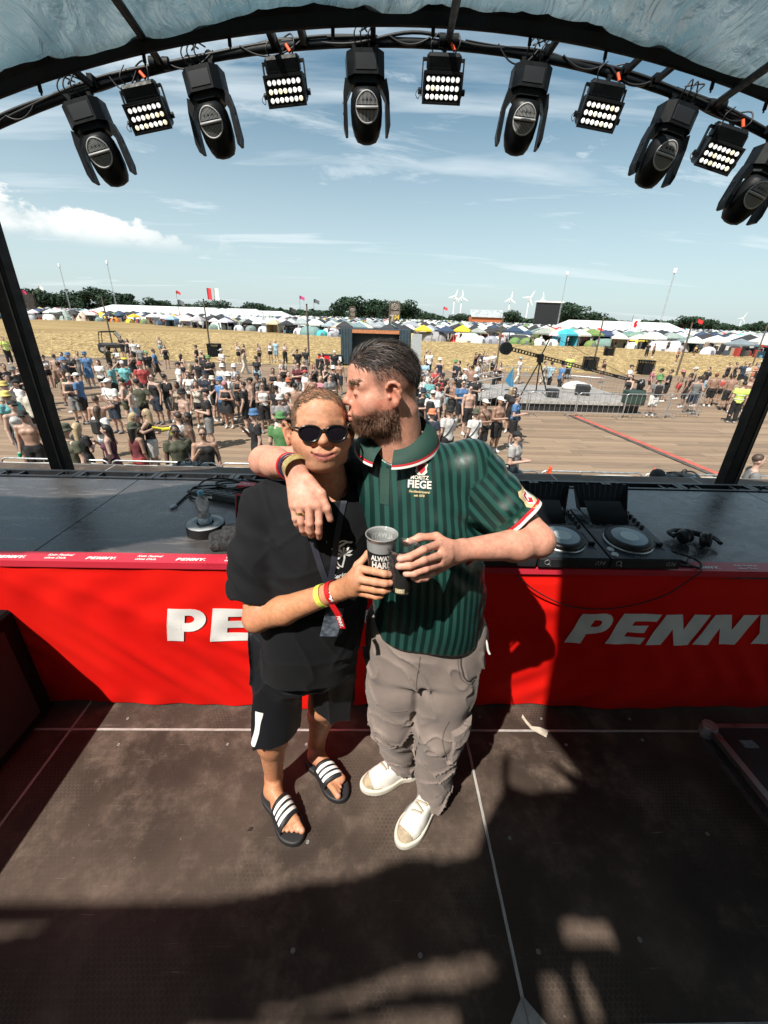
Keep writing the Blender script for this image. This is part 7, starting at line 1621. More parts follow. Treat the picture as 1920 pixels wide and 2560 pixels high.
lash = (np.exp(-((u + .003) / .0022) ** 2) * (np.abs(s) > .020) * (np.abs(s) < .047) * (f > .066) * .9)[:, None]; c = c * (1 - lash) + np.array((.05, .022, .018)) * lash
nail = np.zeros(len(V))
for p in ((.067, .8125, 1.428), (.065, .811, 1.408), (.083, .811, 1.388), (-.139, .972, 1.392), (-.159, .972, 1.396), (-.177, .976, 1.400)): nail += np.exp(-((np.linalg.norm(V - np.array(p), axis=1) / .0075) ** 4))
nail = np.clip(nail, 0, 1)[:, None] * .6; c = c * (1 - nail) + np.array((.66, .42, .35)) * nail; set_col(body, c)
hm_ = hair_mat('dark_hair', (.010, .008, .008), (.075, .060, .055), .50); bm_ = hair_mat('beard_hair', (.065, .034, .022), (.20, .105, .066), .55)
P_, N_ = sample(body, topm.astype(float), 5200); D_ = np.tile(-hB.F * .85 - hB.S * .25 + hB.U * .25, (len(P_), 1)); ql = (P_ + OB - hB.c) @ hB.R.T
D_[ql[:, 0] > .022] = -hB.F * .65 - hB.U * .55 + hB.S * .15; D_[ql[:, 1] < -.06] = -hB.F * .1 - hB.U * .95; lh = np.where(ql[:, 0] > .022, .022, .036) * np.clip((ql[:, 2] + .03) / .06, .25, 1)
strands('hair', P_, N_, D_, lh, .0020, hm_, pB, .17, .35, 4, .17)
P_, N_ = sample(body, brow[:, 0] * 1., 500); D_ = np.tile(hB.S * .9 - hB.F * .5 + hB.U * .2, (len(P_), 1)); strands('eyebrow', P_, N_, D_, .008, .0014, hair_mat('brow_hair', (.05, .03, .02), (.13, .08, .05)), pB, .2)
P_, N_ = sample(body, fadem.astype(float) * np.clip((u - .025) * 14, 0, 1), 4200); D_ = np.tile(-hB.F * .5 - hB.U * .7, (len(P_), 1)); strands('hair_sides', P_, N_, D_, .0055, .0013, hair_mat('dark_hair_short', (.03, .024, .022), (.075, .055, .046)), pB, .22)
P_, N_ = sample(body, beardm * bsoft, 6500); D_ = np.tile(-hB.U * .9 + hB.F * .15, (len(P_), 1)); ql = (P_ + OB - hB.c) @ hB.R.T; strands('beard', P_, N_, D_, .006 + .009 * np.clip((-.05 - ql[:, 2]) / .05, 0, 1), .0016, bm_, pB, .42, .2, 3, .35, .2)
# polo shirt: satin with vertical stripes
v = Vol((-.24, .86, .92), (.54, 1.44, 1.66), .005)
v.loft([(.965, .200, 1.135, .178, .152, -.2), (1.10, .192, 1.128, .184, .158, -.2), (1.25, .175, 1.135, .178, .148, -.2), (1.38, .150, 1.150, .182, .136, -.2), (1.48, .128, 1.168, .180, .118, -.2), (1.55, .112, 1.176, .140, .096, -.2), (1.60, .094, 1.176, .096, .080, -.2), (1.625, .086, 1.174, .080, .074, -.2)], .002, endr=.012)
v.cap((.17, 1.165, 1.525), B_sh + np.array((.0, .0, -.004)), .062, .078, .05)
vs_ = Vol(v.lo, v.lo + (v.n - 1) * v.h, v.h); vs_.n = v.n
vs_.f = np.full(v.n, .25, np.float32); vs_.chain([B_sh + np.array((.004, 0, -.012)), B_el + np.array((-.01, .01, -.01))], [.084, .088], .02); slp = B_sh * .30 + B_el * .70; vs_.plane(slp, unit(B_el - B_sh) * .8 + np.array((.25, .0, -.25))); v.f = smin(v.f, vs_.f, .04)
vs_.f[:] = .25; vs_.chain([B_shR, B_elR], [.080, .082], .02); vs_.plane(B_shR * .35 + B_elR * .65, B_elR - B_shR); v.f = smin(v.f, vs_.f, .05)
v.cap((.076, 1.145, 1.600), (.020, 1.05, 1.68), .056, .070, .006, True)
def wrinkB(x, y, z):
    w = .004 * vnoise(x * 8, y * 8, z * 5) + .0025 * vnoise(x * 20 - z * 7, y * 20, z * 9)
    pit = np.exp(-(((x - .30) / .11) ** 2 + ((z - 1.36) / .11) ** 2)); w += pit * .006 * np.sin((z * .8 + x * .55) * 95 + 2 * vnoise(x * 9, y * 9, z * 9))
    w += np.clip((x - .33) / .06, 0, 1) * .004 * np.sin((x - z) * 70 + 2 * vnoise(x * 10, y * 10, z * 10)); w += np.clip((1.2 - z) / .2, 0, 1) * .005 * np.sin(x * 24 + z * 16 + 2 * vnoise(x * 6, y * 6, z * 6)); return w
v.displace(wrinkB); V, Q = v.mesh()
def polo_mat():
    m, t = newmat('green_striped_satin'); a = t.n('ShaderNodeAttribute', attribute_name='stripe'); e = t.n('ShaderNodeAttribute', attribute_name='edge')
    w = t.math('SINE', t.math('MULTIPLY', a.outputs['Fac'], 2 * math.pi)); k = t.rng(w, -.12, .12); col = t.mix(k, (.0030, .020, .0175), (.0185, .068, .057))
    plain = t.rng(e.outputs['Fac'], .0, .001, smooth=False); col = t.mix(plain, (.007, .040, .030), col)
    t.l(col, t.b.inputs['Base Color']); t.l(t.math('ADD', t.math('MULTIPLY', k, -.16), .40), t.b.inputs['Roughness']); t.b.inputs['Specular IOR Level'].default_value = .42
    v = t.coord('Object'); t.bump(t.math('ADD', t.noise(600, 2, .5, v), t.math('MULTIPLY', t.noise(9, 3, .5, v, .6), 3.0)), .16, .003); return m
polo = mesh('polo_shirt', finish(V, OB), Q, polo_mat(), pB, True)
ax = unit(B_el - B_sh); rel = V - B_sh; along = rel @ ax; arm = (along > .02) & (V[:, 0] > .315) & (V[:, 2] > 1.24) | (along > .055) & (V[:, 0] > .27) & (V[:, 2] > 1.28)
sx_ = (V[:, 0] - .17 + .2 * (V[:, 1] - 1.1)) / .0235; dperp = unit(np.array((.62, -.2, .75))); sy_ = (rel @ np.cross(ax, unit((0.25, -1, .1)))) / .0215
set_val(polo, np.where(arm, sy_, sx_ + .3 * (V[:, 2] - 1.3)), 'stripe')
cuffd = (slp - V) @ unit(unit(B_el - B_sh) * .8 + np.array((.25, .0, -.25))); set_val(polo, np.where(arm & (cuffd < .028), -1, 1), 'edge')
bvB = BVHTree.FromPolygons([tuple(p) for p in V], [tuple(p) for p in Q])
# red and white knitted rings at the sleeve end
nrm = unit(unit(B_el - B_sh) * .8 + np.array((.25, .0, -.25))); m_rred = mat('knit_red', (.50, .012, .02), .7); m_rwhite = mat('knit_white', (.74, .72, .70), .7)
e1 = unit(np.cross(nrm, (0, 0, 1.))); e2 = np.cross(nrm, e1)
for nm, d0, d1, mm in (('red_cuff_ring', -.0085, .0005, m_rred), ('white_cuff_ring', .0, .009, m_rwhite)):
    V2 = []
    for i in range(48):
        a = 2 * math.pi * i / 48
        for dd in (d0, d1):
            o = slp + nrm * min(dd, -.004); dr = e1 * math.cos(a) + e2 * math.sin(a); o = o + np.array((0, 0, 0)); hit = bvB.ray_cast(Vector(o + dr * .2), Vector(-dr)); p = np.array(hit[0]) if hit[0] else o + dr * .088
            V2.append(tuple(p + dr * .0022 + nrm * (dd - min(dd, -.004)) - OB))
    mesh(nm, V2, [(2 * i, 2 * i + 1, (2 * i + 3) % 96, (2 * i + 2) % 96) for i in range(48)], mm, polo, True)
# collar: a turned-down band with red and white edge, open in front
col_o = empty('collar', (0, 0, 0), parent=polo); cA = np.array((.070, 1.166, 1.622)); nseg = 56
def collar(i, t, off=0.):
    a = math.radians(-78 + 336 * i / nseg + 0) if False else math.radians(-52 + 300 * i / nseg)      # angle round the neck, opening towards the chest
    a0 = math.radians(-112)                                                                          # direction of the opening (towards -y and a little -x)
    th = a0 + math.radians(13) + math.radians(334) * i / nseg
    r0, r1 = .073, .112; dip = .5 + .5 * math.cos(th - a0)
    top = cA + np.array((math.cos(th) * r0 * 1.02, math.sin(th) * r0 * .95, .052 - .070 * dip ** 1.6)); low = cA + np.array((math.cos(th) * r1 * 1.05, math.sin(th) * r1 * .98, -.004 - .060 * dip ** 1.3))
    p = top * (1 - t) + low * t; out = unit((math.cos(th), math.sin(th), .35)); return p + out * (.010 * math.sin(math.pi * t) + .004 + off)
for nm, t0, t1, off, mm in (('collar_fall', 0, 1., 0., mat('green_knit', (.008, .042, .032), .7, bump=.3, bscale=300)), ('red_edge', .78, .87, .0018, m_rred), ('white_edge', .88, .985, .0018, m_rwhite)):
    V2 = [tuple(collar(i, t0 + (t1 - t0) * j / 6, off) - OB) for i in range(nseg + 1) for j in range(7)]; F2 = [(i * 7 + j, i * 7 + j + 1, (i + 1) * 7 + j + 1, (i + 1) * 7 + j) for i in range(nseg) for j in range(6)]
    mesh(nm, V2, F2, mm, col_o, True)
b = MB(); ctr = Vector((.045, 1.045, 1.50)); 
for nm, dx in (('placket', 0.),):
    v2, f2 = scan_fill([[(-.013, -.075), (.013, -.075), (.013, .02), (-.013, .02)]], .006); print_on('placket', bvB, v2, f2, (.036, .9, 1.530), (1, -.2, 0), (0, 0, 1), (0, 1, 0), mat('green_knit', None), polo, OB, .002)
# crest and lettering on the chest, badge on the sleeve
m_gold = mat('thread_gold', (.52, .42, .22), .6); m_cream = mat('thread_cream', (.72, .68, .60), .6); m_crest = mat('thread_red', (.48, .012, .03), .6)
sh = [(-.010, .012), (.010, .012), (.011, -.004), (0, -.015), (-.011, -.004)]; lo_ = [(-.021, .014), (-.013, .022), (.0, .019), (.013, .022), (.021, .014), (.017, .0), (.020, -.010), (.010, -.020), (-.010, -.020), (-.020, -.010), (-.017, .0)]
o_ = Vector((.134, .8, 1.546)); rg_, up_ = (1, -.18, 0), (.02, 0, 1)
def onB(nm, loops, o, r, u_, d, m, off=.0015, sc=1.): v2, f2 = scan_fill([[(x * sc, y * sc) for x, y in l] for l in loops], .004); return print_on(nm, bvB, v2, f2, o, r, u_, d, m, polo, OB, off)
onB('crest_leaves', [lo_], o_ + Vector((0, 0, .012)), rg_, up_, (0, 1, 0), m_cream, .0014, .85); onB('crest_shield', [sh], o_ + Vector((0, 0, .012)), rg_, up_, (0, 1, 0), m_crest, .0024, .95)
for tx, sz, dz, mm, sh_, bo in (('MORITZ', .0135, -.012, m_cream, 0, .0004), ('FIEGE', .0270, -.030, m_cream, 0, .0008), ('Familienbrauerei', .0085, -.048, m_gold, .25, .0003), ('seit 1878', .0080, -.058, m_gold, .1, .0003)):
    v2, f2 = text_mesh(tx, sz, sh_, bo); print_on('lettering', bvB, v2, f2, o_ + Vector((-.004, 0, dz)), rg_, up_, (0, 1, 0), mm, polo, OB, .0018)
bd_ = unit((-.35, .85, -.40)); ob_ = Vector(B_sh * .36 + B_el * .64) + Vector((.035, -.05, .075)); br_ = Vector(unit(np.cross(bd_, ax))) * -1; bu_ = Vector(-ax)
onB('badge_leaves', [[(x * 1.15, y * 1.35) for x, y in lo_]], ob_, br_, bu_, bd_, m_gold, .0014, 1.15); onB('badge_shield', [[(-.014, .018), (.014, .018), (.013, -.012), (0, -.022), (-.013, -.012)]], ob_, br_, bu_, bd_, m_rwhite, .0022, 1.1); onB('badge_field', [[(-.011, .015), (.011, .015), (.010, -.010), (0, -.018), (-.010, -.010)]], ob_, br_, bu_, bd_, m_crest, .0030, 1.1)
v2, f2 = text_mesh('M', .026, .2, .0008); print_on('badge_letter', bvB, v2, f2, ob_, br_, bu_, bd_, m_rwhite, polo, OB, .0038)
# cargo trousers
def leg_vol(hp, kn, an, r, cut):
    w = Vol((-.08, .92, .02), (.50, 1.40, 1.02), .0042); hp, kn, an = map(np.array, (hp, kn, an)); w.chain([hp + np.array((0, 0, .04)), hp * .5 + kn * .5, kn, kn * .45 + an * .55, an + np.array((0, -.005, -.01))], r, .03); w.plane((0, 0, cut), (0, 0, -1), .01); return w
wR = leg_vol(*B_leg[0], [.122, .110, .086, .076, .070], .062); wL = leg_vol(*B_leg[1], [.120, .110, .088, .078, .073], .052)
wR.f = smin(wR.f, wL.f, .012); wR.loft([(.80, .198, 1.145, .178, .135, -.15), (1.0, .20, 1.14, .172, .135, -.2)], .03)
def ridge(n, p=6): return (1 - np.abs(n)) ** p
def wrinkT(x, y, z):
    n1 = vnoise(x * 8, y * 8, z * 8); w = .004 * vnoise(x * 7, y * 7, z * 4); sd = np.where(x < .19, 1, -1)
    k = np.clip((.66 - z) / .12, 0, 1); w += -k * .012 * ridge(vnoise(x * 8 * sd + z * 9, y * 8, z * 12 + 2 * n1), 8) + k * .004
    w += -np.exp(-((z - .82) / .09) ** 2) * .014 * ridge(vnoise((x - .17) * 16 + z * 8, y * 9, z * 6), 6) - .008 * ridge(vnoise(x * 13 + z * 6, y * 13, z * 7 + 9), 7)
    w += -np.exp(-((z - .13) / .06) ** 2) * .007 * ridge(vnoise(x * 6, y * 6, z * 18 + 2 * n1), 4) + np.exp(-((z - .13) / .06) ** 2) * .006
    return w
wR.displace(wrinkT); V, Q = wR.mesh()
m_trs = cloth_mat_plain('grey_canvas', (.205, .165, .148), .88, .4, .1, .16)
trs = mesh('trousers', finish(V, OB), Q, m_trs, pB, True); bvT = BVHTree.FromPolygons([tuple(p) for p in V], [tuple(p) for p in Q])
# cargo pocket with flap on the outer thigh, slash pocket, stitched seams
def patch(nm, o, r, u_, d, w, h, off, th=.006, mm=m_trs, par=None):
    v2 = [(-w + 2 * w * i / 10, -h + 2 * h * j / 10) for i in range(11) for j in range(11)]; o, r, u_, d = Vector(o), Vector(r).normalized(), Vector(u_).normalized(), Vector(d).normalized(); V2 = []
    for k in (0, 1):
        for p in v2:
            q_ = on_surface(bvT, o + r * p[0] + u_ * p[1] - d * .3, d, off if k else -.004); q_ = Vector(q_) if q_ is not None else o + r * p[0] + u_ * p[1]; V2.append(tuple(q_ - Vector(OB)))
    I_ = lambda i, j: i * 11 + j; F2 = [(121 + I_(i, j), 121 + I_(i + 1, j), 121 + I_(i + 1, j + 1), 121 + I_(i, j + 1)) for i in range(10) for j in range(10)]
    for i in range(10): F2 += [(I_(i, 0), I_(i + 1, 0), 121 + I_(i + 1, 0), 121 + I_(i, 0)), (I_(i, 10), I_(i + 1, 10), 121 + I_(i + 1, 10), 121 + I_(i, 10)), (I_(0, i), I_(0, i + 1), 121 + I_(0, i + 1), 121 + I_(0, i)), (I_(10, i), I_(10, i + 1), 121 + I_(10, i + 1), 121 + I_(10, i))]
    return mesh(nm, V2, F2, mm, par or trs, False)
dP = unit((-.72, .66, -.05)); patch('cargo_pocket', (.345, 1.05, .50), (.66, .72, 0), (-.05, 0, 1), dP, .062, .075, .015); patch('pocket_flap', (.345, 1.05, .575), (.66, .72, 0), (-.05, 0, 1), dP, .066, .028, .024)
m_stitch = mat('seam_thread', (.11, .088, .08), .9); m_gap = mat('pocket_gap', (.05, .042, .04), .95)
def seam(nm, pts, d, r=.0016, mm=m_stitch):
    out = []
    for p in smooth_path(pts, 6):
        q_ = on_surface(bvT, Vector(p) - Vector(d) * .3, d, .0006)
        if q_ is not None: out.append(Vector(q_) - Vector(OB))
    if len(out) > 2: b = MB(); b.tube(out, r, 5); b.build(nm, mm, trs)
seam('slash_pocket', [(.300, 1.0, .945), (.305, 1.0, .90), (.325, 1.0, .855), (.360, 1.05, .835)], unit((-.3, .95, 0)), .0035, m_gap); seam('pocket_seam', [(.290, 1.0, .945), (.295, 1.0, .895), (.317, 1.0, .845), (.358, 1.05, .822)], unit((-.3, .95, 0)))
seam('fly_seam', [(.165, .95, .95), (.162, .95, .88), (.160, .95, .80), (.175, .95, .76)], (0, 1, 0)); seam('knee_seam', [(.03, .95, .68), (.08, .95, .665), (.14, .95, .675)], (0, 1, 0)); seam('leg_seam', [(.285, .95, .66), (.268, .95, .58), (.285, .95, .50), (.30, .95, .44)], (0, 1, 0)); seam('knee_seam', [(.22, .95, .52), (.26, .95, .50), (.31, .95, .51)], (0, 1, 0))
b = MB(); b.tube([Vector(p) - Vector(OB) for p in smooth_path([(.375, 1.10, .97), (.395, 1.08, .95), (.405, 1.075, .915), (.412, 1.072, .90)])], .004, 6); b.build('drawstring', m_rwhite, pB)
# white trainers
m_leather = mat('white_leather', (.70, .675, .63), .5, var=.12, vscale=25, bump=.1, bscale=200); m_sole = mat('sole_rubber', (.60, .56, .48), .65, var=.12); m_suede = mat('suede_toe', (.36, .29, .20), .95, var=.25, vscale=40, bump=.3, bscale=250); m_lace = mat('laces', (.40, .35, .27), .85)
for (hl, d, sg) in (((.262, 1.262), unit((-.957, -.29)), 1), ((.332, 1.165), unit((-.645, -.765)), -1)):
    L = foot_frame(hl, d); d3 = np.array([d[0], d[1], 0]); n3 = np.array([-d[1], d[0], 0]); RR = np.array([d3, n3, [0, 0, 1.]]); lo = np.minimum(L(-.03, 0, 0), L(.33, 0, 0)) - np.array((.09, .09, 0)); hi = np.maximum(L(-.03, 0, 0), L(.33, 0, 0)) + np.array((.09, .09, .16)); lo[2], hi[2] = -.01, .15
    sho_o = empty('shoe', (0, 0, 0), parent=pB)
    def foot_shape(w, g):
        w.ell(L(.045, 0, .02), (.048 + g, .038 + g, .10), RR, .01); w.box(L(.15, 0, .02), (.10, .036 + g, .10), RR, rnd=.03, k=.03); w.ell(L(.215, sg * .006, .02), (.085 + g, .050 + g, .10), RR, .03)
    w = Vol(lo, hi, .004); foot_shape(w, .005); w.plane((0, 0, .034), (0, 0, 1), .004); w.plane((0, 0, .001), (0, 0, -1)); V, Q = w.mesh(); mesh('sole', finish(V, OB), Q, m_sole, sho_o, True)
    w = Vol(lo, hi, .004); foot_shape(w, 0.); top = Vol(lo, hi, .004); top.chain([L(.03, 0, .07), L(.10, 0, .075), L(.17, 0, .048), L(.23, sg * .004, .028), L(.262, sg * .004, .022)], [.050, .050, .052, .046, .034], .03); w.f = -smin(-w.f, -top.f, .02); w.plane((0, 0, .030), (0, 0, -1)); V, Q = w.mesh()
    up_o = mesh('upper', finish(V, OB), Q, m_leather, sho_o, True); bvS = BVHTree.FromPolygons([tuple(p) for p in V], [tuple(p) for p in Q])
    a_ = (V - L(0, 0, 0)) @ d3; b_ = (V - L(0, 0, 0)) @ n3; sel = (a_ > .258 - 4. * b_ ** 2) | ((a_ > .215) & (V[:, 2] < .042)); F2 = Q[sel[Q].all(1)]; ids, inv = np.unique(F2, return_inverse=True); nn = V[ids] - L(.16, 0, .02); nn /= np.linalg.norm(nn, axis=1)[:, None]
    mesh('toe_cap', finish(V[ids] + nn * .0018, OB), inv.reshape(-1, 4), m_suede, sho_o, True)
    for k in range(5):
        aa = .118 + k * .019; P2 = []
        for j in range(9):
            bb = (-.024 + .006 * j) * (1 - .04 * k); hit = bvS.ray_cast(Vector(L(aa + (.006 if k % 2 else -.006) * (j - 4) / 4, bb, .3)), Vector((0, 0, -1)))
            if hit[0]: P2.append(hit[0] + Vector((0, 0, .005)) - Vector(OB))
        if len(P2) > 3: b = MB(); b.tube(P2, .0045, 6); b.build('lace', m_lace, sho_o)
    b = MB(); P2 = []
    for j in range(10):
        hit = bvS.ray_cast(Vector(L(.10 + j * .011, sg * -.0 - .2, .045 + .002 * j)), Vector(n3))
        if hit[0]: P2.append(hit[0] - Vector(n3) * .001 - Vector(OB))
    if len(P2) > 3: b.tube(P2, .006, 6); b.build('side_mark', mat('trainer_grey', (.16, .17, .17), .6), sho_o)
# wristbands and ring on the arm round the other's neck
wax = B_wrR - (B_elR * .6 + B_wrR * .4); band('red_wristband', B_wrR * .86 + B_elR * .14, wax, .037, .0385, .013, mat('red_band', None), pB, OB); band('blue_wristband', B_wrR * .93 + B_elR * .07, wax, .0355, .037, .013, mat('blue_band', (.012, .020, .075), .5, var=.5, vscale=60), pB, OB)
band('gold_wristband', np.array(B_wrR) + unit(wax) * .012, unit(wax) + np.array((0, -.1, -.5)), .034, .036, .022, mat('gold_band', (.50, .40, .17), .35, .4, var=.25, vscale=50), pB, OB)
band('ring', (-.1835, .9745, 1.464), (.03, .15, .40), .0108, .0108, .005, mat('gold', (.70, .47, .16), .25, 1.), pB, OB)

# ------------------------------------------------------------------ the two cups
m_clearcup = milky_mat('cup_plastic', .055); m_print = mat('cup_black_print', (.010, .010, .011), .35); m_beer = mat('dark_drink', (.020, .008, .004), .08)
def cup_prof(t, h): return (.0268 + .0112 * t, h * t)
def make_cup(loc, h, lb, m):
    e = empty('cup', loc, label=lb, cat='cup', group='plastic cups held by the two people')
    pr = [(.001, .003), (.0262, .003)] + [cup_prof(k / 12, h) for k in range(0, 13)] + [(.0398, h - .001), (.0402, h + .002), (.0390, h + .003)] + [(cup_prof(k / 12, h)[0] - .0011, cup_prof(k / 12, h)[1]) for k in range(12, 0, -1)]
    b = MB(); b.lathe(pr, n=40, capb=False, capt=False); b.build('wall', m, e)
    return e
eA = make_cup((cupA[0], cupA[1], 1.312), .143, 'black plastic cup printed ALWAYS HARD CORE held by the person in black', milky_mat('cup_frosted', .55))
b = MB(); b.lathe([(r + .0006, z) for r, z in [cup_prof(k / 20, .143) for k in range(0, 16)]], n=40, capb=False, capt=False); b.build('printed_sleeve', m_print, eA); b = MB(); b.lathe([(.001, .098), (.0330, .0985)], n=32, capb=False, capt=False); b.build('drink', m_beer, eA)
def wrap_text(s, size, z0, h, a0, parent, m, bold=.0006, off=.0014, flip=1):
    v2, f2 = text_mesh(s, size, 0, bold); out = []
    for p in v2:
        z = z0 + p[1]; r = .0268 + .0112 * (z / h) + off; a = a0 + flip * p[0] * .76 / r; out.append((r * math.cos(a), r * math.sin(a), z))
    mesh('lettering', out, f2, m, parent)
for tx, sz, z in (('ALWAYS', .0190, .094), ('HARD', .0255, .074), ('CORE', .0235, .053)): wrap_text(tx, sz, z, .143, -math.pi / 2 + .05, eA, m_white, .0010)
wrap_text('ALWAYS', .0200, .122, .143, math.pi / 2 - .1, eA, mat('cup_grey_print', (.45, .46, .46), .5), .0008, -.0022)
eB = make_cup((.078, .862, 1.313), .123, 'clear plastic cup of dark beer marked 173 held by the person in green', m_clearcup)
b = MB(); b.lathe([(.001, .004), (.0255, .004)] + [(cup_prof(k / 14, .123)[0] - .0009, cup_prof(k / 14, .123)[1]) for k in range(1, 11)] + [(.001, .0885)], n=36, capb=False, capt=False); b.build('drink', m_beer, eB)
v2, f2 = scan_fill([[(-.0115, -.007), (.0115, -.007), (.0115, .007), (-.0115, .007)]], .003); out = [((.0275 + .0112 * (.014 + p[1]) / .123 + .0010) * math.cos(-math.pi / 2 - .2 + p[0] / .029), (.0275 + .0112 * (.014 + p[1]) / .123 + .0010) * math.sin(-math.pi / 2 - .2 + p[0] / .029), .014 + p[1]) for p in v2]; mesh('label', out, f2, m_gold, eB); wrap_text('173', .0125, .014, .123, -math.pi / 2 - .2, eB, m_white, .0004, .0024)
# ================================================================== the crowd on the trackway
m_pskin = mat('crowd_skin', None, .5, var=.12, vscale=9, objcol=True, bump=.05); m_pcloth = mat('crowd_cloth', None, .8, var=.14, vscale=12, objcol=True, bump=.35, bscale=18, bdist=.02); m_phair = mat('crowd_hair', None, .55, var=.3, vscale=40, objcol=True, bump=.4, bscale=120)
PC = dict(k=(.012, .012, .014), w=(.72, .71, .69), g=(.20, .20, .20), n=(.012, .026, .055), b=(.03, .17, .42), l=(.25, .48, .62), r=(.52, .02, .02), m=(.16, .012, .022), p=(.62, .16, .22), o=(.78, .15, .02), y=(.72, .55, .06), e=(.10, .33, .08), v=(.075, .082, .045), t=(.10, .48, .50), c=(.58, .52, .42), u=(.10, .018, .055), h=(.62, .80, .06), s=(.40, .30, .20), q=(.46, .44, .43))
HCOL = dict(k=(.012, .010, .009), b=(.065, .036, .020), y=(.46, .32, .15), r=(.25, .05, .02), g=(.30, .29, .28)); SKC = dict(l=(.52, .30, .215), t=(.40, .205, .125), d=(.17, .085, .050))
ARMS = {'down': (((-.245, .02, 1.13), (-.262, -.06, .88)), ((.245, .02, 1.13), (.262, -.06, .88))), 'fold': (((-.265, -.04, 1.13), (.02, -.22, 1.19)), ((.265, -.04, 1.13), (-.02, -.21, 1.15))),
        'drink': (((-.27, -.08, 1.13), (-.13, -.27, 1.36)), ((.245, .02, 1.13), (.262, -.06, .88))), 'phone': (((-.24, -.02, 1.12), (-.06, -.28, 1.18)), ((.24, -.02, 1.12), (.06, -.28, 1.18))),
        'hip': (((-.36, .04, 1.16), (-.20, -.04, 1.00)), ((.36, .04, 1.16), (.20, -.04, 1.00))), 'head': (((-.38, -.06, 1.47), (-.15, -.06, 1.70)), ((.245, .02, 1.13), (.262, -.06, .88))),
        'hug': (((-.24, -.22, 1.30), (-.06, -.44, 1.38)), ((.26, -.18, 1.22), (.10, -.42, 1.22))), 'stride': (((-.25, .12, 1.15), (-.24, .06, .90)), ((.25, -.10, 1.15), (.22, -.22, .95)))}
def body_parts(sex, pose):
    f = sex == 'f'; sw = .165 if f else .195; A = ARMS[pose]; k = .92 if f else 1.
    arms = []
    for i, s in enumerate((-1, 1)): e, w = [np.array(q) for q in A[i]]; e[0] -= s * (.195 - sw) * .8; w[0] -= s * (.195 - sw) * .5; arms.append((np.array((s * sw, 0, 1.43)), e, w))
    st = pose == 'stride'; legs = [(np.array((s * .088, 0, .90)), np.array((s * .10, (-.10 * s - .03) if st else -.02, .50)), np.array((s * (.095 if st else .115), (-.26 * s) if st else .02, .09 + (.06 if st and s < 0 else 0)))) for s in (-1, 1)]
    tor = [(.84, 0, 0, .155 if f else .150, .115, 0), (.95, 0, .0, .168 if f else .158, .118, 0), (1.08, 0, 0, .125 if f else .148, .100, 0), (1.22, 0, -.005, .140 if f else .165, .108, 0), (1.36, 0, 0, .155 if f else .180, .105, 0), (1.45, 0, .0, .110 if f else .125, .075, 0), (1.50, 0, 0, .06, .055, 0)]
    return arms, legs, tor, k
def vol_for(h): return Vol((-.60, -.62, -.02), (.60, .50, 1.86), h)
_pm = {}
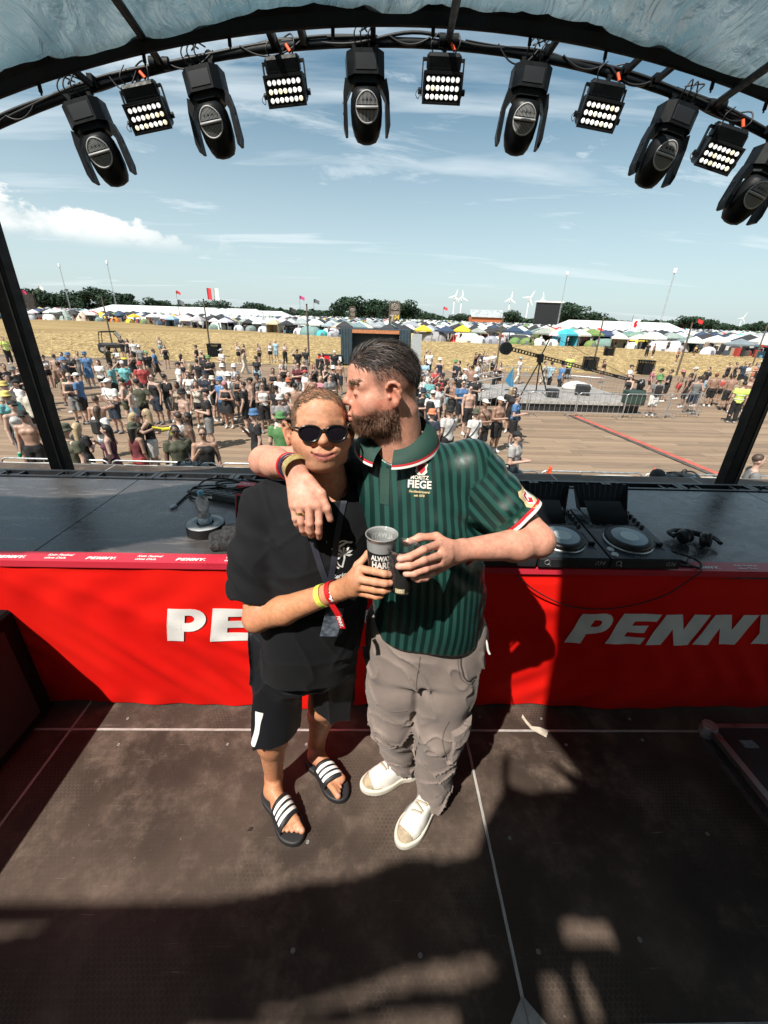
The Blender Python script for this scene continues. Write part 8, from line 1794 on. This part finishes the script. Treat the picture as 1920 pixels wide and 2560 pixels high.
def crowd_mesh(sex, pose, what):
    key = (sex, pose, what)
    if key in _pm: return _pm[key]
    arms, legs, tor, k = body_parts(sex, pose); f = sex == 'f'; H = .0155; v = vol_for(H)
    def torso(g, z0, z1): v.loft([(z, x, y, rx + g, ry + g, a) for z, x, y, rx, ry, a in tor], .03); v.plane((0, 0, z0), (0, 0, -1)); v.plane((0, 0, z1), (0, 0, 1))
    def upper(g, t):
        for s_, e, w in arms: w2 = vol_for(H); w2.chain([s_, e], [.062 * k + g, .050 * k + g], .02); w2.plane(s_ * (1 - t) + e * t, e - s_); v.f = smin(v.f, w2.f, .03)
    if what == 'body':
        v.loft(tor, .03)
        for s_, e, w in arms: v.cap((s_[0] * .4, 0, 1.43), s_, .06, .060 * k, .04); v.chain([s_, e, w], [.056 * k, .043 * k, .031 * k], .02); h_ = w + unit(w - e) * .075; v.cap(w, h_, .030, .034, .01); v.cap(h_, h_ + unit(w - e) * .05 + np.array((0, -.01, 0)), .026, .018, .01)
        for a_, b_, c_ in legs: v.chain([a_, b_, b_ * .6 + c_ * .4 + np.array((0, .02, 0)), c_], [.088, .060, .056 * k, .038], .03)
        if f: v.ell((-.06, -.10, 1.27), (.062, .06, .062), k=.03); v.ell((.06, -.10, 1.27), (.062, .06, .062), k=.03)
        else: v.ell((-.07, -.075, 1.33), (.085, .05, .06), k=.03); v.ell((.07, -.075, 1.33), (.085, .05, .06), k=.03)
        v.cap((0, .01, 1.46), (0, -.01, 1.58), .055 * k, .052 * k, .03); v.ell((0, .0, 1.69), (.076, .096, .100), k=.02); v.ell((0, -.035, 1.635), (.060, .062, .075), k=.02); v.ell((0, -.098, 1.655), (.014, .020, .022), k=.01)
        for s in (-1, 1): v.ell((s * .078, .005, 1.665), (.012, .022, .032), k=.008); v.ell((s * .032, -.092, 1.685), (.016, .016, .013), k=.01, cut=True)
    def bumps(g):
        for s in (-1, 1): v.ell((s * .06, -.10, 1.27) if f else (s * .07, -.075, 1.33), (.062 + g, .06 + g, .062 + g) if f else (.085 + g, .05 + g, .06 + g), k=.03)
    if what == 'body': pass
    elif what == 'T': torso(.018, .88, 1.495); bumps(.014); upper(.020, .55)
    elif what == 'K':
        torso(.014, .90, 1.43); bumps(.014)
        for s in (-1, 1): v.cap((s * .24, 0, 1.46), (s * .20, 0, 1.33), .085, .05, .01, True)
    elif what == 'C': torso(.014, 1.16, 1.40); bumps(.013); [v.cap((s * .22, 0, 1.45), (s * .19, 0, 1.36), .07, .05, .01, True) for s in (-1, 1)]
    elif what == 'B': torso(.010, 1.22, 1.32); bumps(.010); v.plane((0, 0, 1.20), (0, 0, -1))
    elif what == 'D':
        v.loft([(.58, 0, 0, .235, .19, 0), (.80, 0, 0, .205, .165, 0)] + [(z, x, y, rx + .014, ry + .014, a) for z, x, y, rx, ry, a in tor[1:]], .03); bumps(.014); v.plane((0, 0, 1.42), (0, 0, 1)); v.plane((0, 0, .60), (0, 0, -1)); [v.cap((s * .24, 0, 1.46), (s * .20, 0, 1.33), .085, .05, .01, True) for s in (-1, 1)]
    elif what in 'SMP':
        cut = {'S': .52, 'M': .70, 'P': .08}[what]; g = {'S': .030, 'M': .014, 'P': .022}[what]
        for a_, b_, c_ in legs: v.chain([a_, b_, c_], [.090 + g, .062 + g * 1.3, .045 + g], .02)
        v.loft([(z, x, y, rx + .014, ry + .014, a) for z, x, y, rx, ry, a in tor[:3]], .03); v.plane((0, 0, 1.02), (0, 0, 1)); v.plane((0, 0, cut), (0, 0, -1))
    elif what == 'shoes':
        for a_, b_, c_ in legs: v.cap(c_ + np.array((0, .02, -.035)), c_ + np.array((0, -.13, -.05)), .048, .040, .02); v.cap(c_, c_ + np.array((0, 0, .03)), .045, .045, .02)
        v.plane((0, 0, .0), (0, 0, -1))
    elif what == 'hs': v.ell((0, .018, 1.715), (.084, .094, .090), k=.01); v.cap((0, -.11, 1.65), (0, -.06, 1.66), .075, .068, .01, True); v.plane((0, 0, 1.64), (0, 0, -1))
    elif what == 'hl':
        v.ell((0, .018, 1.715), (.088, .098, .092), k=.01); v.cap((0, .055, 1.66), (0, .075, 1.40), .085, .065, .03); v.cap((0, -.12, 1.64), (0, -.06, 1.655), .078, .070, .01, True); v.cap((0, -.13, 1.5), (0, -.06, 1.5), .08, .07, .01, True)
    elif what == 'hatc': v.ell((0, .01, 1.735), (.092, .106, .078), k=.01); v.plane((0, 0, 1.715), (0, 0, -1)); v.box((0, -.135, 1.722), (.070, .060, .009), rnd=.008, k=.01)
    elif what in ('hatb', 'hatw'):
        w_ = .145 if what == 'hatb' else .19; v.loft([(1.70, 0, 0, w_, w_ + .01, 0), (1.725, 0, 0, w_ * .80, w_ * .83, 0), (1.745, 0, 0, .098, .110, 0), (1.79, 0, 0, .094, .104, 0), (1.835, 0, 0, .080, .088, 0)], .01, endr=.02)
    if what in 'TKSMPD': v.displace(lambda x, y, z: .007 * vnoise(x * 13, y * 13, z * 9))
    V, Q = v.mesh(); o = mesh(what, V, Q, None, None, True); me = o.data; bpy.data.objects.remove(o); _pm[key] = me; return me
TN_ = dict(T='t_shirt', K='tank_top', C='crop_top', B='bikini_top', D='dress', S='shorts', M='shorts', P='trousers')
def crowd_part(e, name, me, col, m):
    if not me.materials: me.materials.append(m)
    o = link(bpy.data.objects.new(name, me), e); g_ = sum(col) / 3; k_ = random.uniform(.62, 1.0); o.color = (*[min(1, (c * .75 + g_ * .25) * k_) for c in col], 1); return o
_bg = MB(); _bg.tube(smooth_path([(-.13, .06, 1.47), (-.10, -.10, 1.42), (.02, -.145, 1.22), (.15, -.11, 1.02), (.17, 0, .98), (.14, .10, 1.05), (.0, .13, 1.25), (-.13, .09, 1.45)]), .013, 6); _o = _bg.build('bag_strap', m_rubber); strap_me = _o.data; bpy.data.objects.remove(_o)
_bg = MB(); _bg.box((.08, -.17, .90), (.24, -.10, 1.03), bev=.02); _o = _bg.build('bag', m_rubber); bag_me = _o.data; bpy.data.objects.remove(_o)
_bg = MB(); _bg.box((-.14, .12, 1.08), (.14, .27, 1.47), bev=.05); _o = _bg.build('backpack', m_rubber); pack_me = _o.data; bpy.data.objects.remove(_o)
_bg = MB(); _bg.box((-.07, -.108, 1.668), (.07, -.085, 1.702), bev=.008); _o = _bg.build('sunglasses', m_plastic); sung_me = _o.data; bpy.data.objects.remove(_o)
def crowd_person(x, y, rz, H, sex, pose, skin, hair, hat, top, bot, ex, lb):
    e = empty('person', (x, y, GZ), math.radians(rz), label=lb, cat='person', group='people on the trackway before the stage'); s = H / 1.79; e.scale = (s * random.uniform(.96, 1.10), s * random.uniform(.96, 1.10), s)
    sk = SKC[skin]; crowd_part(e, 'body', crowd_mesh(sex, pose, 'body'), sk, m_pskin)
    if top != '-': crowd_part(e, TN_[top[0]], crowd_mesh(sex, pose, top[0]), PC[top[2]], m_pcloth)
    if not (top != '-' and top[0] == 'D'): crowd_part(e, TN_[bot[0]], crowd_mesh(sex, pose, bot[0]), PC[bot[2]], m_pcloth)
    crowd_part(e, 'shoes', crowd_mesh(sex, 'stride' if pose == 'stride' else 'down', 'shoes'), random.choice([PC['w'], PC['w'], PC['k'], PC['g']]), m_pcloth)
    if hair[0] in 'sl': crowd_part(e, 'hair', crowd_mesh('m', 'down', 'h' + hair[0]), HCOL[hair[2]], m_phair)
    if hat != '-': crowd_part(e, 'hat', crowd_mesh('m', 'down', 'hat' + hat[0]), PC[hat[2]], m_pcloth)
    if ex == 'bag': link(bpy.data.objects.new('bag_strap', strap_me), e); link(bpy.data.objects.new('bag', bag_me), e)
    if ex == 'backpack': link(bpy.data.objects.new('backpack', pack_me), e)
    if ex == 'shades' or random.random() < .3: link(bpy.data.objects.new('sunglasses', sung_me), e)
    if top == 'T:h':
        for z in (1.05, 1.22):
            b = MB(); n = 20; b.tube([(.178 * math.cos(a / n * 6.283), .128 * math.sin(a / n * 6.283), z) for a in range(n)], .016, 5, closed=True); b.build('reflective_band', mat('reflective', (.55, .56, .55), .4), e)
    if ex == 'cup': b = MB(); b.cyl((-.27, -.14, .74), (-.27, -.14, .86), .03, .04, n=10); b.build('held_cup', mat('green_cup', (.02, .35, .20), .4), e)
    if ex == 'gun': b = MB(); b.box((-.19, -.55, 1.40), (-.13, -.22, 1.47), bev=.02); b.cyl((-.16, -.72, 1.50), (-.16, -.54, 1.45), .025, n=8); b.box((-.18, -.38, 1.30), (-.14, -.31, 1.42)); b.build('toy_blaster', mat('yellow_toy', (.70, .60, .04), .4), e)
    return e
CROWD = '''
-8 9.7 20 1.78 m down t s:k c:k - S:k cup b
-9 10.7 60 1.81 m down l s:b c:k K:w S:g - b
-10.1 11.9 70 1.79 m down t s:k b:y T:t S:k - b
-10.3 12.9 -150 1.81 m down l s:k - T:c S:k - b
-13.2 15.8 90 1.7 f drink l s:b - T:w S:k - b
-14.1 17.3 80 1.77 m phone l s:b b:g T:k S:k - b
-14.9 18.6 30 1.64 f down l l:b - K:w M:k - b
-14.8 17.8 60 1.84 m down t s:k - T:k S:n - b
-11.5 13.6 90 1.78 m down l s:b b:y T:c S:g - b
-17.2 23.3 60 1.66 f head l s:k c:k C:w M:k bag b
-12.1 16.1 -40 1.85 m down t s:k - T:r S:k - b
-16 22.4 -160 1.8 m down l s:b - - S:k - d
-16.1 23.1 10 1.84 m fold l s:k - T:b S:k - d
-14.6 21 -60 1.8 m fold l s:k b:b T:n S:k - d
-15.7 23 0 1.82 m fold l s:k b:b T:k S:k - d
-16.4 24.8 40 1.77 m down l s:b - K:g S:g - d
-15.3 23.7 10 1.82 m down l s:b b:b T:b S:b - d
-13.5 19 -120 1.84 m down t s:k - - S:s bag d
-12.4 17.6 -90 1.69 f down t l:b - C:e M:s - d
-10.9 15.7 20 1.83 m phone l s:y - K:k S:g - d
-10.7 15.8 -80 1.82 m phone l s:b c:w T:b S:k - d
-7.7 11.9 -160 1.77 m head t s:b - - S:k - f
-7 10.8 170 1.71 f down l l:b - T:w M:l backpack c
-6.2 8.4 -20 1.81 m down l s:b b:v T:v S:k - c
-6.5 9.2 170 1.67 f phone l l:y - T:k M:k - c
-5.9 9.2 -70 1.64 f drink l l:k - D:u M:k bag c
-16.7 28.1 -90 1.84 m fold l s:k - T:v P:k - e
-16.4 28.5 -10 1.68 f fold l l:k - T:w M:k - e
-11.5 19.3 -80 1.82 m down l s:k - T:t S:k - e
-11.3 19.9 20 1.84 m head l s:k c:w T:t S:r - e
-8.9 14.6 -20 1.82 m phone l s:b c:w T:w S:n bag f
-8.9 15.4 -70 1.72 f fold l s:b c:k C:c M:v - f
-8.1 14.4 100 1.68 f down l s:k - K:c M:l - f
-10.4 19.7 30 1.83 m down l s:k b:r T:r S:k - e
-8.1 14.9 -160 1.8 m hip l s:k c:k T:v S:k - f
-8.1 16 -20 1.84 m drink l s:b - K:k S:n - f
-13.2 26.8 120 1.84 m stride l s:b - T:b S:k - e
-13.2 25.9 60 1.77 m down l s:k c:e T:k S:s - e
-15.7 30.1 10 1.77 m down l s:g b:w T:g S:k - e
-18.9 35.4 30 1.78 m down l s:k - T:w S:k - e
-20.2 37 -10 1.73 f down l l:k - K:k M:k - e
-22.3 39.9 -20 1.8 m phone l s:k - T:k S:k - e
-13.8 25.4 40 1.7 f drink l l:k - K:k M:k - e
-20.1 42.3 40 1.67 f down l l:b - C:w M:l - a
-12.4 31.2 -80 1.81 m phone l s:k c:k T:k S:g - a
-11.3 26.1 150 1.67 f down l l:k - B:k M:k - g
-9.1 20.5 -60 1.79 m down l s:k c:k T:w S:g - g
-8.8 21.1 -170 1.69 f down l l:y - B:k P:k - g
-8.8 22 -170 1.81 m down l s:k - T:k S:w - g
-9.8 25.5 -10 1.72 f drink l l:k - T:k M:l - g
-10.4 26.9 40 1.82 m down l s:b w:s K:k S:k - g
-8.7 23.3 30 1.84 m phone l s:k b:e T:k P:k - g
-9.7 28.3 -40 1.84 m phone l s:b c:w T:w S:s - g
-6.6 17.1 0 1.85 m fold l s:k b:n T:n S:w - h
-6.4 15.6 10 1.7 f down t l:b - K:c M:k bag h
-7.1 15.6 -10 1.65 f down d l:k - K:s M:k bag h
-5.7 12.8 -40 1.84 m phone l s:b b:k - S:k - h
-5.1 13 -60 1.85 m phone l s:k c:k T:k S:g - h
-4.3 9.7 -60 1.84 m drink d s:k - - P:n gun c
-4.6 9.9 -120 1.81 m stride l s:b - T:w S:t - c
-4.1 8.6 30 1.82 m down d s:k - T:v P:k - c
-5.9 10.4 100 1.66 f hug l l:y - T:v P:v - c
-5.7 10.6 -80 1.71 f hug l l:y - K:k S:w - c
-3.5 8.5 20 1.81 m drink t s:b - K:k S:k shades c
-5.3 9.2 160 1.67 f down t l:k b:v K:m M:r - c
-7 20.3 180 1.77 m down l s:b b:w T:w S:k - g
-6.3 19.8 60 1.84 m phone l s:b b:w T:w S:k - g
-5.6 16.8 100 1.85 m down l s:b b:w T:w S:g backpack h
-5.7 16.1 -30 1.77 m down l s:k b:b T:b S:n - h
-6.2 16.7 60 1.71 f drink l s:b b:c T:k M:k - h
-5.4 15.7 0 1.68 f fold t l:b c:p D:k M:k - h
-4.6 15.2 -90 1.77 m down l s:k - T:k S:k - i
-3.9 15.1 20 1.79 m phone l s:b - K:w S:k shades i
-2.9 10.2 -60 1.83 m drink l s:b b:b T:k S:k - i
-2.2 9.9 180 1.84 m down l s:b b:e T:e S:k - i
-2.8 12.7 10 1.76 m phone l s:k b:w T:g S:w - i
-2.6 12.9 -30 1.82 m down t s:b - - S:k - i
-2.8 15.3 -170 1.76 m hip t s:k - - S:k - i
-3.4 15 170 1.7 f down l s:k c:k T:k S:s - i
-4.6 16.1 -70 1.79 m drink l s:k c:k - S:k - i
-4.6 17.1 60 1.84 m down d s:k c:k K:g S:k - j
-4.6 19.9 10 1.73 f fold t l:k - D:k M:l - j
-4.3 17 -150 1.69 f drink t l:k - K:k M:k - i
-3.1 15.7 -170 1.85 m down l s:b b:o T:w S:k - i
-3.8 21.8 20 1.79 m fold l s:k - T:m S:g - j
-4.6 22.2 0 1.65 f drink t l:k - K:k M:k shades j
-5.1 24.6 30 1.69 f down l l:y - T:w M:k - j
-6.9 25.9 0 1.64 f down l l:k b:k T:k S:l - j
-9.2 31.3 120 1.66 f stride l l:b - K:c P:c - j
-3.6 18.3 40 1.8 m drink l s:k - T:k S:k - j
-11.4 37.4 40 1.69 f drink l l:k - C:w M:k - a
-10.6 36.3 -30 1.65 f down l l:k - C:k M:k - a
-9.7 37.5 40 1.64 f drink l l:k - C:c M:k - a
-9.2 39.4 20 1.72 f down l l:y - K:w M:k - a
-9 40.8 -10 1.79 m down l s:y - T:l S:l - a
-7.8 38.8 20 1.73 f fold l l:y - C:c P:k - a
-5.2 29.9 30 1.84 m head l s:k c:k T:k S:k - j
-5 32.3 -20 1.79 m drink l s:k - T:k S:g - a
-3.5 29.7 -40 1.68 f down l l:k - K:k P:k - j
-2.7 30 20 1.81 m down l s:b c:w T:k S:k - j
-3.9 24.5 10 1.7 f down l s:b w:s K:k S:l - j
-4.4 24.6 20 1.69 f fold l l:b - C:g M:k - j
-3.1 22.6 30 1.69 f drink l l:r - K:k M:k - j
-2.5 22.3 60 1.7 f drink l s:k - K:k M:k - j
-1.9 20.3 170 1.84 m down l s:b b:w T:k S:s backpack j
-1.9 23.7 0 1.81 m down t s:b - - S:n - j
-1.8 17.7 40 1.8 m phone l s:k - T:g S:k - j
-2.2 17.8 -30 1.7 f down l l:y - T:p M:k - j
-2.6 17.7 10 1.78 m drink t s:b - - S:g - j
-3 18.9 -60 1.79 m down l s:k c:r T:w S:k - j
4 32.2 20 1.85 m down l s:b - T:w S:k - k
4.1 34.9 -60 1.69 f down l s:k b:s C:k M:k - k
4 26.8 -20 1.81 m down l s:k b:w K:n S:n - k
3 25.7 0 1.76 m phone l s:k - T:l P:k - k
4.8 25.9 -90 1.8 m phone l s:b b:e T:n S:k - n
4.9 25.3 -90 1.81 m down l s:k - T:n S:k - n
8.2 35.6 10 1.64 f drink t l:k - K:k M:k - n
7.9 33.1 60 1.7 f down t l:k - C:w M:k - n
8.4 34 -30 1.82 m down l s:k - T:n S:s - n
8.5 33.2 0 1.77 m phone l s:k - T:w S:s - n
9.2 33.9 30 1.82 m drink l s:y - T:w S:k - n
5.2 23.1 170 1.8 m down t s:k - - S:k - n
5.1 23.6 40 1.82 m down l s:b - - S:g - n
7.1 25.6 60 1.67 f head t l:k - B:w P:k - n
7.6 26.3 -40 1.7 f drink l l:k - B:k M:k bag n
6 25.2 -120 1.83 m down l s:b - T:w S:k - n
10 30 100 1.76 m stride l s:b c:l T:w P:c bag p
10.7 27.3 60 1.77 m stride l s:b - T:c S:c - p
10.8 26.5 120 1.82 m stride l s:k - T:l P:k - p
11.1 25.6 100 1.85 m stride l s:k - T:b P:k - p
15 33.5 -10 1.78 m hip l s:k - T:h P:k - p
16.9 32 20 1.68 f down t l:b - C:k M:s - p
15.5 26.1 40 1.81 m drink l s:k c:k T:w S:k - p
13.2 22 -60 1.67 f stride l l:b - K:k P:k - p
17.2 26.6 60 1.67 f down l s:k - T:p M:k - q
16.4 24.6 -150 1.79 m down l s:k c:k T:e S:n - q
16.7 24.2 -120 1.79 m fold l s:k - T:k S:k - q
13.3 19.9 170 1.81 m down l s:b b:e T:g S:w backpack q
18.1 25.2 -150 1.67 f down t l:b b:p C:s M:r - q
16.7 22.6 -140 1.79 m down t s:k - K:k S:k - q
19.1 25.6 -120 1.83 m phone l s:b c:w K:k S:g - q
20.9 26.9 -90 1.76 m down l s:k - T:k S:l - q
16 21 170 1.81 m stride l s:k - K:g S:n - q
17.6 22.9 -160 1.71 f down l l:b - K:k S:n - q
18.4 23 160 1.79 m down t s:r - - S:k - s
19.3 23.6 150 1.66 f down t s:k - C:r M:k - s
18.7 22.2 170 1.83 m phone t s:k - - S:k - s
26.7 32.5 0 1.66 f down l s:k - K:k M:k - s
27.5 32.8 20 1.66 f down l s:k - D:k M:k - s
27.3 31.8 -20 1.8 m hip l s:b - T:n S:k - s
26.2 30.1 30 1.82 m phone l s:b - T:w S:k - s
29.7 33.5 0 1.65 f fold l l:b - C:o S:o - s
29.9 33.4 -30 1.79 m down l s:b c:w T:g S:k - s
18.5 21.4 150 1.67 f down l l:y - T:s S:s - s
19.7 21.9 60 1.84 m drink l s:k - T:p S:k - s
19.3 21.8 -40 1.8 m down t s:k - - S:k - s
16.6 19 160 1.84 m down l s:k - T:h P:k - s
17.3 19.2 20 1.78 m fold l s:b - T:h P:k - s
19 20.6 -160 1.79 m hip l s:k c:k T:h P:k - s
2.2 19.1 40 1.7 f drink l l:b - T:w M:k - k
2.1 20.6 10 1.84 m down l s:k - T:w S:k - k
2.5 20.2 -40 1.8 m down l s:k - T:w S:k bag k
3.1 21.8 30 1.78 m drink l s:k - T:r S:k - k
3.1 19.5 -10 1.77 m phone l s:k c:k T:k S:k - k
2.4 18.5 -20 1.69 f phone l s:b - T:t S:k - k
2.9 19.2 20 1.66 f down l l:b - T:r M:k - k
3.1 18.1 60 1.71 f down l l:k - K:k M:l - k
3.2 17.2 -80 1.84 m phone t s:k - - S:k - m
4 20 170 1.78 m down l s:k - T:k S:g - m
4.5 21.5 60 1.79 m down l s:b c:w T:w S:k - n
3.5 16.8 10 1.83 m phone l s:k - T:b S:k shades m
3.5 15.5 20 1.82 m down l s:k - - S:k shades m
4.4 18.7 -30 1.83 m phone l s:b c:w T:k S:k - m
2.4 16 20 1.79 m down l s:k c:k T:w S:k - k
1.7 14.7 10 1.77 m phone l s:k b:n T:k S:k shades l
2 14.3 150 1.79 m down l s:b c:w T:w S:n backpack l
1.6 11.4 160 1.71 f down l s:b b:o T:n S:k - l
2.1 11.5 -150 1.78 m drink l s:k b:k T:w S:k bag l
2.9 11.8 -160 1.67 f down l s:b b:v T:w S:k bag m
3.4 12.8 20 1.8 m phone t s:b c:w - S:k bag m
4 13.3 30 1.8 m phone t s:b c:w - S:k - m
5.3 16.4 150 1.68 f hug l l:y - T:k M:k - o
5.3 16 -30 1.72 f down l l:k - T:k S:k shades o
4.8 14.1 60 1.77 m phone l s:k - T:b S:k bag o
3.2 9 50 1.76 m phone l s:k c:k T:q P:k - o
7.3 7.4 60 1.84 m fold l s:b - T:g S:g - s
-26.9 33.1 60 1.84 m down l s:k - T:h P:k - b
35.6 51.4 40 1.73 f down t s:k - C:r M:k - r
46.7 64 10 1.68 f down t l:k - C:y M:k - r
37.8 61 -30 1.85 m down l s:k - T:k P:k - r
38.3 60.4 30 1.84 m down t s:b - - S:k - r
-15.3 32.8 20 1.66 f drink l l:k - K:k M:k - a
-3.7 17.1 -20 1.83 m drink l s:b - T:w S:k - j
-5.5 17.6 30 1.72 f phone t l:b - C:k M:k - h
-7.6 17.9 10 1.7 f drink l l:b - T:w M:k - h
-7.8 16.3 150 1.81 m down l s:k - T:k S:g - f
-13.4 21.6 0 1.67 f drink l l:k - T:w M:k - e
-14.5 18.9 30 1.79 m phone l s:k - T:g S:k - b
-12.2 15.9 60 1.66 f down t l:k - C:k M:l - b
-11.6 14.2 -40 1.77 m drink l s:k c:k T:w S:k - b'''
CN=dict(q='light grey',k='black',w='white',g='grey',n='navy',b='blue',l='light blue',r='red',m='maroon',p='pink',o='orange',y='yellow',e='green',v='olive',t='turquoise',c='cream',u='purple',h='hi-vis',s='sand')
TN=dict(T='t-shirt',K='tank top',C='crop top',B='bikini top',D='dress');BN=dict(S='shorts',M='shorts',P='trousers')
HN=dict(c='cap',b='bucket hat',w='hat');HC=dict(k='black',b='brown',y='blond',r='red',g='grey')
PN=dict(down='',drink='hand raised',phone='hands in front',fold='arms folded',hip='hands on hips',head='hand on head',hug='hugging',stride='walking')
XN=dict(bag='shoulder bag',backpack='backpack',shades='sunglasses',cup='cup in hand',gun='yellow toy blaster')
ZN = {'a': 'at straw edge', 'b': 'beyond left post', 'c': 'behind left barriers', 'd': 'right of left post', 'e': 'below the buggy', 'f': 'open left crowd', 'g': 'by wire bin', 'h': 'middle left crowd', 'i': 'near sunglasses head', 'j': 'left of container', 'k': 'by bearded head', 'l': 'above green shoulder', 'm': 'by platform ramp', 'n': 'near container pole', 'o': 'before camera platform', 'p': 'behind camera crane', 'q': 'in right queue', 'r': 'at far tents', 's': 'near the hi-vis guards'}
def crowd_label(sex, pose, skin, hair, hat, top, bot, ex, z):
    b = f'{CN[bot[2]]} {BN[bot[0]]}'; lab = 'shirtless person in ' + b if top == '-' else f'person in {CN[top[2]]} {TN[top[0]]}' + (', ' + b if top[0] != 'D' else '')
    if hat != '-': lab += f', {CN[hat[2]]} {HN[hat[0]]}'
    elif hair[0] == 'l': lab += f', long {HC[hair[2]]} hair'
    if ex != '-': lab += ', ' + XN[ex]
    elif PN[pose]: lab += ', ' + PN[pose]
    return lab + ', ' + ZN[z]
seen = {}
for ln in CROWD.strip().split('\n'):
    q = ln.split(); lb = crowd_label(*q[4:13]); e = crowd_person(float(q[0]), float(q[1]), float(q[2]), float(q[3]), *q[4:12], lb); seen.setdefault(lb, []).append((float(q[1]), e))
for lb, L in seen.items():
    if len(L) > 1:
        for k, (_, e) in enumerate(sorted(L, key=lambda q: q[0])): e['label'] = lb + (', nearer', ', farther', ', farthest')[k]
# people standing about between the front tents, too far to show more than their outline
_rnd = random.Random(11)
far_a = []
for i in range(70):
    a = _rnd.uniform(-.66, .68); d_ = front_d(a) + _rnd.uniform(-3, 3) * (_rnd.random() ** 2) + (0 if _rnd.random() < .5 else _rnd.uniform(2, 12))
    if i < 26: a = _rnd.uniform(-.62, -.40); d_ = front_d(a) + _rnd.uniform(-1.5, 5)
    sx_ = _rnd.choice('mf'); ps = _rnd.choice(['down', 'fold', 'phone', 'drink']); tc_ = _rnd.choice('kwgnbrvc'); bc_ = _rnd.choice('kkgns')
    e = empty('person', (d_ * math.sin(a), d_ * math.cos(a), GZ), _rnd.uniform(-3, 3), cat='person', group='people at the campsite'); far_a.append((a, e, CN[tc_]))
    crowd_part(e, 'body', crowd_mesh(sx_, ps, 'body'), SKC[_rnd.choice('llt')], m_pskin); crowd_part(e, 't_shirt', crowd_mesh(sx_, ps, 'T'), PC[tc_], m_pcloth); crowd_part(e, 'shorts', crowd_mesh(sx_, ps, 'S'), PC[bc_], m_pcloth); crowd_part(e, 'hair', crowd_mesh('m', 'down', 'hs'), HCOL[_rnd.choice('kby')], m_phair)
for i, (a, e, c_) in enumerate(sorted(far_a, key=lambda q: q[0])): e['label'] = f'small far person in {c_} top, {ORD(i)} from the left by the tents'
